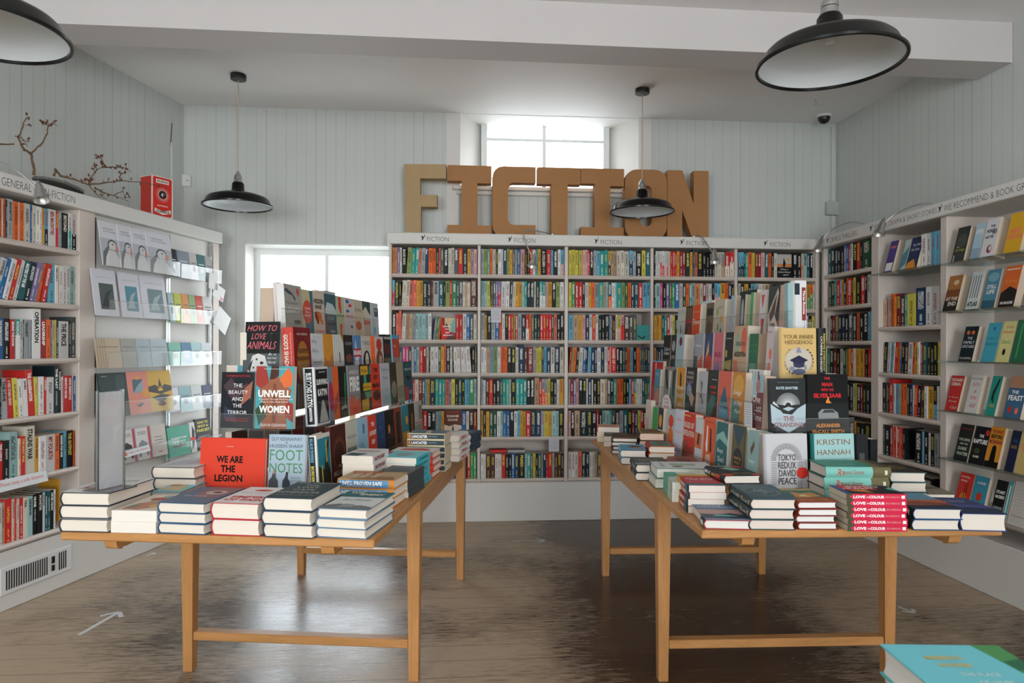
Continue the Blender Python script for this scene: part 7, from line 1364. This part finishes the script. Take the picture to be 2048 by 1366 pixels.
# ------------------------------------------------------------------ pendant lamps
def pendant(x, y, zr, label, Rr=0.2275, ceil=CEIL):
    root = empty('pendant_lamp', Matrix.Translation((x, y, ceil)), label, 'pendant lamp', 'black enamel pendant lamps'); D = zr - ceil
    mb = MB(); outer = [(Rr, 0.0), (Rr * .965, .012), (Rr * .90, .045), (Rr * .84, .058), (Rr * .60, .078), (Rr * .34, .092), (Rr * .22, .098), (.042, .110), (.040, .150), (.034, .160)]
    mb.lathe([(r_, D + z) for r_, z in outer], 64, 'w', 'black_enamel'); mb.lathe([(Rr + .005, D - .004), (Rr + .006, D + .004), (Rr, D + .008), (Rr - .006, D + .004), (Rr - .005, D - .004), (Rr, D - .006), (Rr + .005, D - .004)], 64, 'w', 'black_enamel')
    sh = mb.build('lamp_shade', root, smooth=50)
    mb = MB(); mb.lathe([(Rr - .0035, D + .001), (Rr * .89, .040 + D), (Rr * .82, .052 + D), (Rr * .58, .072 + D), (Rr * .2, .090 + D), (.0, .094 + D)], 64, 'w', 'white_enamel'); mb.build('shade_lining', sh, M=Matrix(), smooth=50)
    mb = MB(); mb.lathe([(.0, D + .062), (.012, D + .064), (.017, D + .072), (.016, D + .082), (.012, D + .093)], 24, 'w', 'white_enamel'); mb.build('bulb', root, smooth=60)
    mb = MB(); mb.lathe([(.034, D + .1605), (.030, D + .163), (.026, D + .185), (.028, D + .187), (.028, D + .20), (.020, D + .215), (.012, D + .23), (.006, D + .24)], 28, 'w', 'chrome'); mb.build('gallery', root, smooth=40)
    mb = MB(); mb.tube([(0, 0, D + .235), (0, 0, -.03)], .0035, 8, 'w', 'flex_cord'); mb.build('flex', root)
    mb = MB(); mb.lathe([(0, -.038), (.050, -.036), (.052, -.03), (.052, -.002), (0, -.001)], 36, 'w', 'black_plastic'); mb.build('ceiling_rose', root, smooth=40)
for px, y_, d, lab in ((476, 412, 4.70, 'black pendant lamp hanging before the low window wall'), (1284, 424, 4.94, 'black pendant lamp hanging in front of the cardboard O'), (1659, 128, 2.26, 'largest-looking black pendant lamp, nearest above the fiction table')):
    p = at_depth(px, y_, d); pendant(p.x, p.y, p.z, lab)
pendant(-1.60, 2.06, 2.275, 'black pendant lamp cut off by the edge above the non-fiction shelves')

# ------------------------------------------------------------------ chrome picture-light spots on the cornices
def spot(fr, p0, pts, tip, dirn, label, L_=0.12):
    """p0 fixing point, pts through which the arm bends, tip = centre of the lamp head, all (s, y, z) in the frame"""
    root = empty('cornice_spotlight', fr.mat(*p0), label, 'spotlight', 'chrome spotlights on the bookcase cornices')
    rel = lambda p: (p[0] - p0[0], p[1] - p0[1], p[2] - p0[2])
    P = [Vector(rel(p)) for p in [p0] + pts + [tip]]; q = []
    for i in range(len(P) - 1):
        a, b_, c_, d_ = P[max(i - 1, 0)], P[i], P[i + 1], P[min(i + 2, len(P) - 1)]
        for t in [k / 6 for k in range(6)]:
            q.append(0.5 * ((2 * b_) + (c_ - a) * t + (2 * a - 5 * b_ + 4 * c_ - d_) * t * t + (3 * b_ - a - 3 * c_ + d_) * t ** 3))
    q.append(P[-1]); mb = MB(); mb.tube([tuple(v) for v in q], .0048, 8, 'w', 'steel'); mb.build('arm', root, smooth=60)
    mb = MB(); mb.lathe([(.0, .0), (.020, .001), (.020, .012), (0, .013)], 20, 'w', 'chrome', Matrix.Translation((0, 0, 0.0))); mb.build('mount', root, smooth=40)
    dv = Vector(dirn).normalized(); Mx = Matrix.Translation(P[-1]) @ dv.to_track_quat('Z', 'Y').to_matrix().to_4x4()
    mb = MB(); mb.lathe([(0.0, -.075), (.008, -.06), (.017, -.035), (.023, -.008), (.0245, .012), (.030, .022), (.036, .050)], 28, 'w', 'chrome', Mx); mb.lathe([(.036, .050), (.034, .050), (.028, .03), (.018, .02), (0, .015)], 28, 'w', 'steel', Mx); mb.build('lamp_head', root, smooth=40)
def sp(fr, px, py, off): a, z = fr.hit(px, py, off); return (a, off, z)
spot(L, (L.x(-60, 0.06, 340), 0.06, 2.186), [sp(L, -10, 322, -.02), sp(L, 30, 338, -.12)], sp(L, 80, 384, -.22), (-.25, -.45, -1), 'chrome spotlight arching over GENERAL NON-FICTION')
spot(B, (B.x(1105, 0.03, 470), 0.03, 2.186), [sp(B, 1085, 464, -.03), sp(B, 1047, 465, -.10)], sp(B, 1067, 521, -.16), (-.3, -.4, -1), 'chrome spotlight hanging before the second FICTION heading')
spot(B, (B.x(1388, 0.03, 472), 0.03, 2.186), [sp(B, 1402, 473, -.06)], sp(B, 1429, 512, -.16), (-.1, -.4, -1), 'chrome spotlight hanging before the fourth FICTION heading')
spot(R, (R.x(1738, .04, 440), .04, 2.186), [sp(R, 1700, 444, -.03), sp(R, 1660, 462, -.10)], sp(R, 1640, 488, -.16), (.1, -.4, -1), 'chrome spotlight at the corner end of the CRIME heading')
spot(R, (R.x(1882, .04, 405), .04, 2.186), [sp(R, 1840, 408, -.03), sp(R, 1790, 428, -.10)], sp(R, 1762, 455, -.17), (.1, -.4, -1), 'chrome spotlight before the POETRY heading')

# ------------------------------------------------------------------ small fittings
p = on_height(1660, 243, CEIL); root = empty('security_camera', Matrix.Translation((2.50, 5.48, CEIL)), 'small black dome security camera in the ceiling corner', 'security camera')
mb = MB(); mb.lathe([(0, -.02), (.055, -.02), (.058, -.012), (.058, -.001), (0, -.0005)], 32, 'w', 'white_plastic'); mb.build('housing', root, smooth=40)
mb = MB(); mb.lathe([(.046, -.0205), (.044, -.04), (.032, -.060), (.015, -.070), (0, -.072)], 32, 'w', 'black_plastic'); mb.build('dome', root, smooth=60)
x0, z1 = Bw.hit(1654, 402, -.04); x1, z0 = Bw.hit(1683, 430, -.04)
root = empty('junction_box', Bw.mat(x0, -.045, z0), 'white junction box on the corner conduit above the CRIME heading', 'junction box')
mb = MB(); mb.bbox(0, x1 - x0, 0, .044, 0, z1 - z0, .006, 'w', 'box_paint'); mb.build('box_lid', root)
mb = MB(); xm = (x1 - x0) / 2; mb.box(xm - .012, xm + .012, .026, .044, z1 - z0 + .001, CEIL - z0 - .03, 'w', 'board_paint'); mb.box(xm - .012, xm + .012, .026, .044, 2.10 - z0, -.001, 'w', 'board_paint'); mb.build('conduit', root)
x0, z1 = Bw.hit(360, 348, -.03); x1, z0 = Bw.hit(378, 373, -.03)
root = empty('wall_sensor', Bw.mat(x0 + .01, -.031, z0), 'small white sensor box on the boarding beside the wall corner', 'sensor')
mb = MB(); mb.bbox(0, x1 - x0, 0, .030, 0, z1 - z0, .008, 'w', 'white_plastic'); mb.build('casing', root); mb = MB(); mb.box(.035, .055, -.0006, 0, .045, .049, 'w', 'slot_dark'); mb.build('indicator', root)
# conduit and split board on the left wall
xc = Lw.x(344, -.01); mb = MB(); mb.box(xc - .012, xc + .012, -.016, -.001, 2.19, Lw.z(344, 285, -.01), 'w', 'board_paint'); tag(mb.build('wall_conduit', M=Lw.mat()), 'painted conduit running up the boarded wall beside the corner', 'conduit')
mb = MB(); z0 = Lw.z(341, 290, -.003); z1 = Lw.z(344, 246, -.003); mb.poly([(xc - .016, -.002, z0), (xc - .008, -.002, z0 - .01), (xc + .008, -.002, z1), (xc + .0, -.002, z1)], '3a342c'); mb.poly([(xc - .016, -.0015, z0), (xc - .008, -.0015, z0 - .01), (xc + .008, -.0015, z1), (xc + .0, -.0015, z1)], '3a342c'); tag(mb.build('board_split', M=Lw.mat()), 'dark split in a wall board above the painted conduit', 'crack')
p = on_height(1630, 198, CEIL); mb = MB(); mb.tube([(0, 0, 0), (0, 0, -.02), (.008, 0, -.028), (.012, 0, -.038), (.005, 0, -.046), (-.006, 0, -.042)], .0016, 6, 'w', 'brass'); tag(mb.build('ceiling_hook', M=Matrix.Translation((p.x, p.y, CEIL))), 'tiny brass cup hook in the ceiling near the large pendant lamp', 'hook')

# matchbox-style gift box on the left bookcase
p0 = L.hit(300, 428, 0.12); bxz = 2.1856
fx = L.mat(L.x(303, 0.02, 420), 0.02, bxz) @ Matrix.Rotation(-0.30, 4, 'Z')
root = empty('gift_box', fx, 'red and white boxed book set with a sunburst badge on top of the non-fiction bookcase', 'box')
w, d, h = .155, .115, .265
mb = MB(); mb.box(0, w, 0, d, 0, h, 'e6ddd4')
Pf = lambda x, y, l=0: (x, -l, y)
ge = [('p', [(.06, .05), (.1, .02), (.9, .02), (.94, .05), (.94, .95), (.9, .98), (.1, .98), (.06, .95)], 'd8352c'), ('r', .2, .83, .8, .93, 'e6ddd4'), T('4TH ESTATE', .5, .88, .5, .05, '2a2422', 1)]
for k in range(28):
    a = 2 * math.pi * k / 28; ge.append(('p', [(.5 + .18 * math.cos(a - .06), .55 + .105 * math.sin(a - .06)), (.5 + .36 * math.cos(a), .55 + .21 * math.sin(a)), (.5 + .18 * math.cos(a + .06), .55 + .105 * math.sin(a + .06))], 'e6ddd4'))
ge += [('e', .5, .55, .17, .10, '2a2a2c'), T('4', .47, .55, .1, .1, 'e6ddd4', 1), T('th', .57, .57, .06, .04, 'e6ddd4'), T('MATCHBOOK', .5, .27, .5, .035, 'e6ddd4', 1), ('p', [(.12, .2), (.5, .14), (.88, .2), (.88, .11), (.5, .05), (.12, .11)], 'e6ddd4'), T('CLASSICS', .5, .13, .62, .06, '2a2422', 1)]
draw(mb, ge, w, h, Pf)
Ps = lambda x, y, l=0: (-l, d - x, y)
draw(mb, [('r', .03, .02, .97, .98, 'cc3a30')] + [('r', .05, .04 + .03 * k, .95, .043 + .03 * k, 'd9837a') for k in range(31)], d, h, Ps)
mb.build('printed_box', root)
# slate and twigs
mb = MB(); rng = random.Random(3); pts = [(.22 * math.cos(a) * (1 + .08 * rng.random()) * .62, .09 * math.sin(a) * (1 + .15 * rng.random())) for a in [i * math.pi / 8 for i in range(16)]]
mb.prism(pts, 0, .014, 'w', 'slate', axis='z'); sl = mb.build('slate_slab', M=L.mat(L.x(118, .05, 370), .055, 2.2065) @ Matrix.Rotation(0.105, 4, 'Y')); tag(sl, 'thin dark slate slab lying under the twigs on the non-fiction bookcase', 'slate')
def twig(fr, lines, seedv, label, buds=26, off=.09):
    root = empty('dry_branch', fr.mat(), label, 'branch', 'dry branches on the non-fiction bookcase'); r2 = random.Random(seedv); mb = MB(); bd = MB(); P3s = []
    for ln, r0 in lines:
        pts = []
        for i, (px, py) in enumerate(ln):
            o = off + r2.uniform(-.015, .015); s_, z = fr.hit(px, py, o); pts.append(Vector((s_, o, max(z, 2.192))))
        fine_ = []
        for i in range(len(pts) - 1):
            for k in range(4):
                p = pts[i].lerp(pts[i + 1], k / 4); fine_.append(p + Vector((r2.uniform(-1, 1), r2.uniform(-1, 1), r2.uniform(-.3, 1))) * .0035)
        fine_.append(pts[-1]); n_ = len(fine_)
        mb.tube([tuple(p) for p in fine_], [max(.0016, r0 * (1 - .75 * i / n_)) * (1.25 if i % 4 == 0 else 1) for i in range(n_)], 7, 'w', 'bark'); P3s += fine_[n_ // 3:]
    for k in range(buds):
        p = r2.choice(P3s); d = Vector((r2.uniform(-1, 1), r2.uniform(-1, 1), r2.uniform(-.3, 1))).normalized(); q = p + d * r2.uniform(.012, .03)
        if q.z < 2.195: continue
        mb.tube([tuple(p), tuple(q)], .0013, 5, 'w', 'bark')
        for j in range(4):
            c = q + Vector((r2.uniform(-1, 1), r2.uniform(-1, 1), r2.uniform(-1, 1))) * .006; s_ = r2.uniform(.003, .006)
            bd.mesh([tuple(c + Vector(v) * s_) for v in ((1, 0, 0), (-1, 0, 0), (0, 1, 0), (0, -1, 0), (0, 0, 1.4), (0, 0, -1))], [(0, 2, 4), (2, 1, 4), (1, 3, 4), (3, 0, 4), (2, 0, 5), (1, 2, 5), (3, 1, 5), (0, 3, 5)], 'w', 'bud')
    mb.build('stem', root, smooth=60); tag(bd.build('bud_foliage', root), kind='stuff')
twig(L, [([(68, 350), (66, 330), (62, 308), (45, 296), (38, 275), (44, 255), (52, 236), (58, 240)], .007), ([(62, 308), (80, 292), (94, 270), (97, 252), (90, 248), (84, 250)], .005), ([(97, 252), (108, 246), (114, 252)], .003), ([(40, 275), (55, 284), (60, 282)], .0025), ([(46, 280), (54, 292)], .002)], 11, 'forked upright dry branch on the non-fiction bookcase', 16)
twig(L, [([(108, 352), (112, 338), (122, 352), (150, 360), (178, 370), (182, 356), (190, 343), (205, 335), (212, 330)], .006), ([(178, 370), (205, 367), (240, 362), (280, 365), (336, 374)], .005), ([(205, 335), (225, 335), (250, 336), (262, 344)], .004), ([(190, 376), (205, 385), (230, 392), (256, 402)], .005), ([(238, 362), (242, 350), (252, 342)], .003), ([(178, 370), (196, 392), (214, 398)], .003), ([(205, 335), (204, 320), (202, 314)], .003), ([(194, 342), (190, 330)], .003), ([(230, 390), (246, 382), (250, 396)], .003)], 12, 'sprawling budded dry branch reaching across the red box', 60, off=-.012)
twig(L, [([(-60, 292), (-20, 290), (28, 288)], .009)], 13, 'cut branch stub pointing in over the non-fiction shelves', 2)
# acrylic sign holder with folded paper on the thick white hardbacks
zst = Z0 + 3 * .0408
q0, q1 = on_height(196, 985, zst), on_height(250, 972, zst); u_ = (q1 - q0).normalized()
SF = Frame(q0.x, q0.y, u_.x, u_.y); w = (q1 - q0).length
root = empty('acrylic_sign_holder', SF.mat(0, 0, zst + .001), 'clear acrylic sign holder with a blank white sheet on the thick white hardbacks', 'sign holder')
H_ = .315
mb = MB(); mb.box(0, w, 0, .003, 0, H_, 'w', 'acrylic'); mb.box(0, w, .008, .011, 0, H_, 'w', 'acrylic'); mb.box(0, w, -.05, .06, 0, .003, 'w', 'acrylic_edge'); mb.box(0, .003, 0, .011, 0, H_, 'w', 'acrylic_edge'); mb.box(w - .003, w, 0, .011, 0, H_, 'w', 'acrylic_edge'); mb.build('holder', root)
mb = MB(); r2 = random.Random(8); nx, nz = 5, 12; V = [(w * .04 + w * .92 * i / nx, .0045 + .0015 * r2.random(), .005 + (H_ - .01) * j / nz) for j in range(nz + 1) for i in range(nx + 1)]
mb.mesh(V, [(j * (nx + 1) + i, j * (nx + 1) + i + 1, (j + 1) * (nx + 1) + i + 1, (j + 1) * (nx + 1) + i) for j in range(nz) for i in range(nx)], 'w', 'thin_paper'); mb.build('paper_sheet', root)

# ------------------------------------------------------------------ tape arrows on the floor
def arrow(x0, y0, x1, y1, head, label, wd=.022):
    a, b_ = on_height(x0, y0, 0.0006), on_height(x1, y1, 0.0006); d = b_ - a; ln = d.length; d.normalize(); nrm = Vector((-d.y, d.x, 0)); mb = MB()
    def strip(p, q):
        e = (q - p).normalized(); m_ = Vector((-e.y, e.x, 0)) * wd / 2; mb.poly([p - m_, q - m_, q + m_, p + m_], 'w', 'tape')
    strip(a, b_)
    for sg in (-1, 1): strip(b_ + Vector((0, 0, .0003 * (2 + sg))), b_ + Vector((0, 0, .0003 * (2 + sg))) + (-d * .8 + nrm * sg * .75) * head)
    tag(mb.build('tape_arrow'), label, 'tape arrow', 'tape arrows on the floor')
arrow(157, 1270, 238, 1224, .075, 'pale tape arrow on the boards before the plinth heater')
arrow(292, 1112, 309, 1106, .03, 'short tape mark between the card rack and the window-side table', .012)
arrow(1026, 1082, 1090, 1081, .07, 'thin tape arrow on the boards between the two tables', .014)
arrow(1796, 1213, 1829, 1226, .05, 'tape arrow beyond the outer leg of the fiction table', .018)
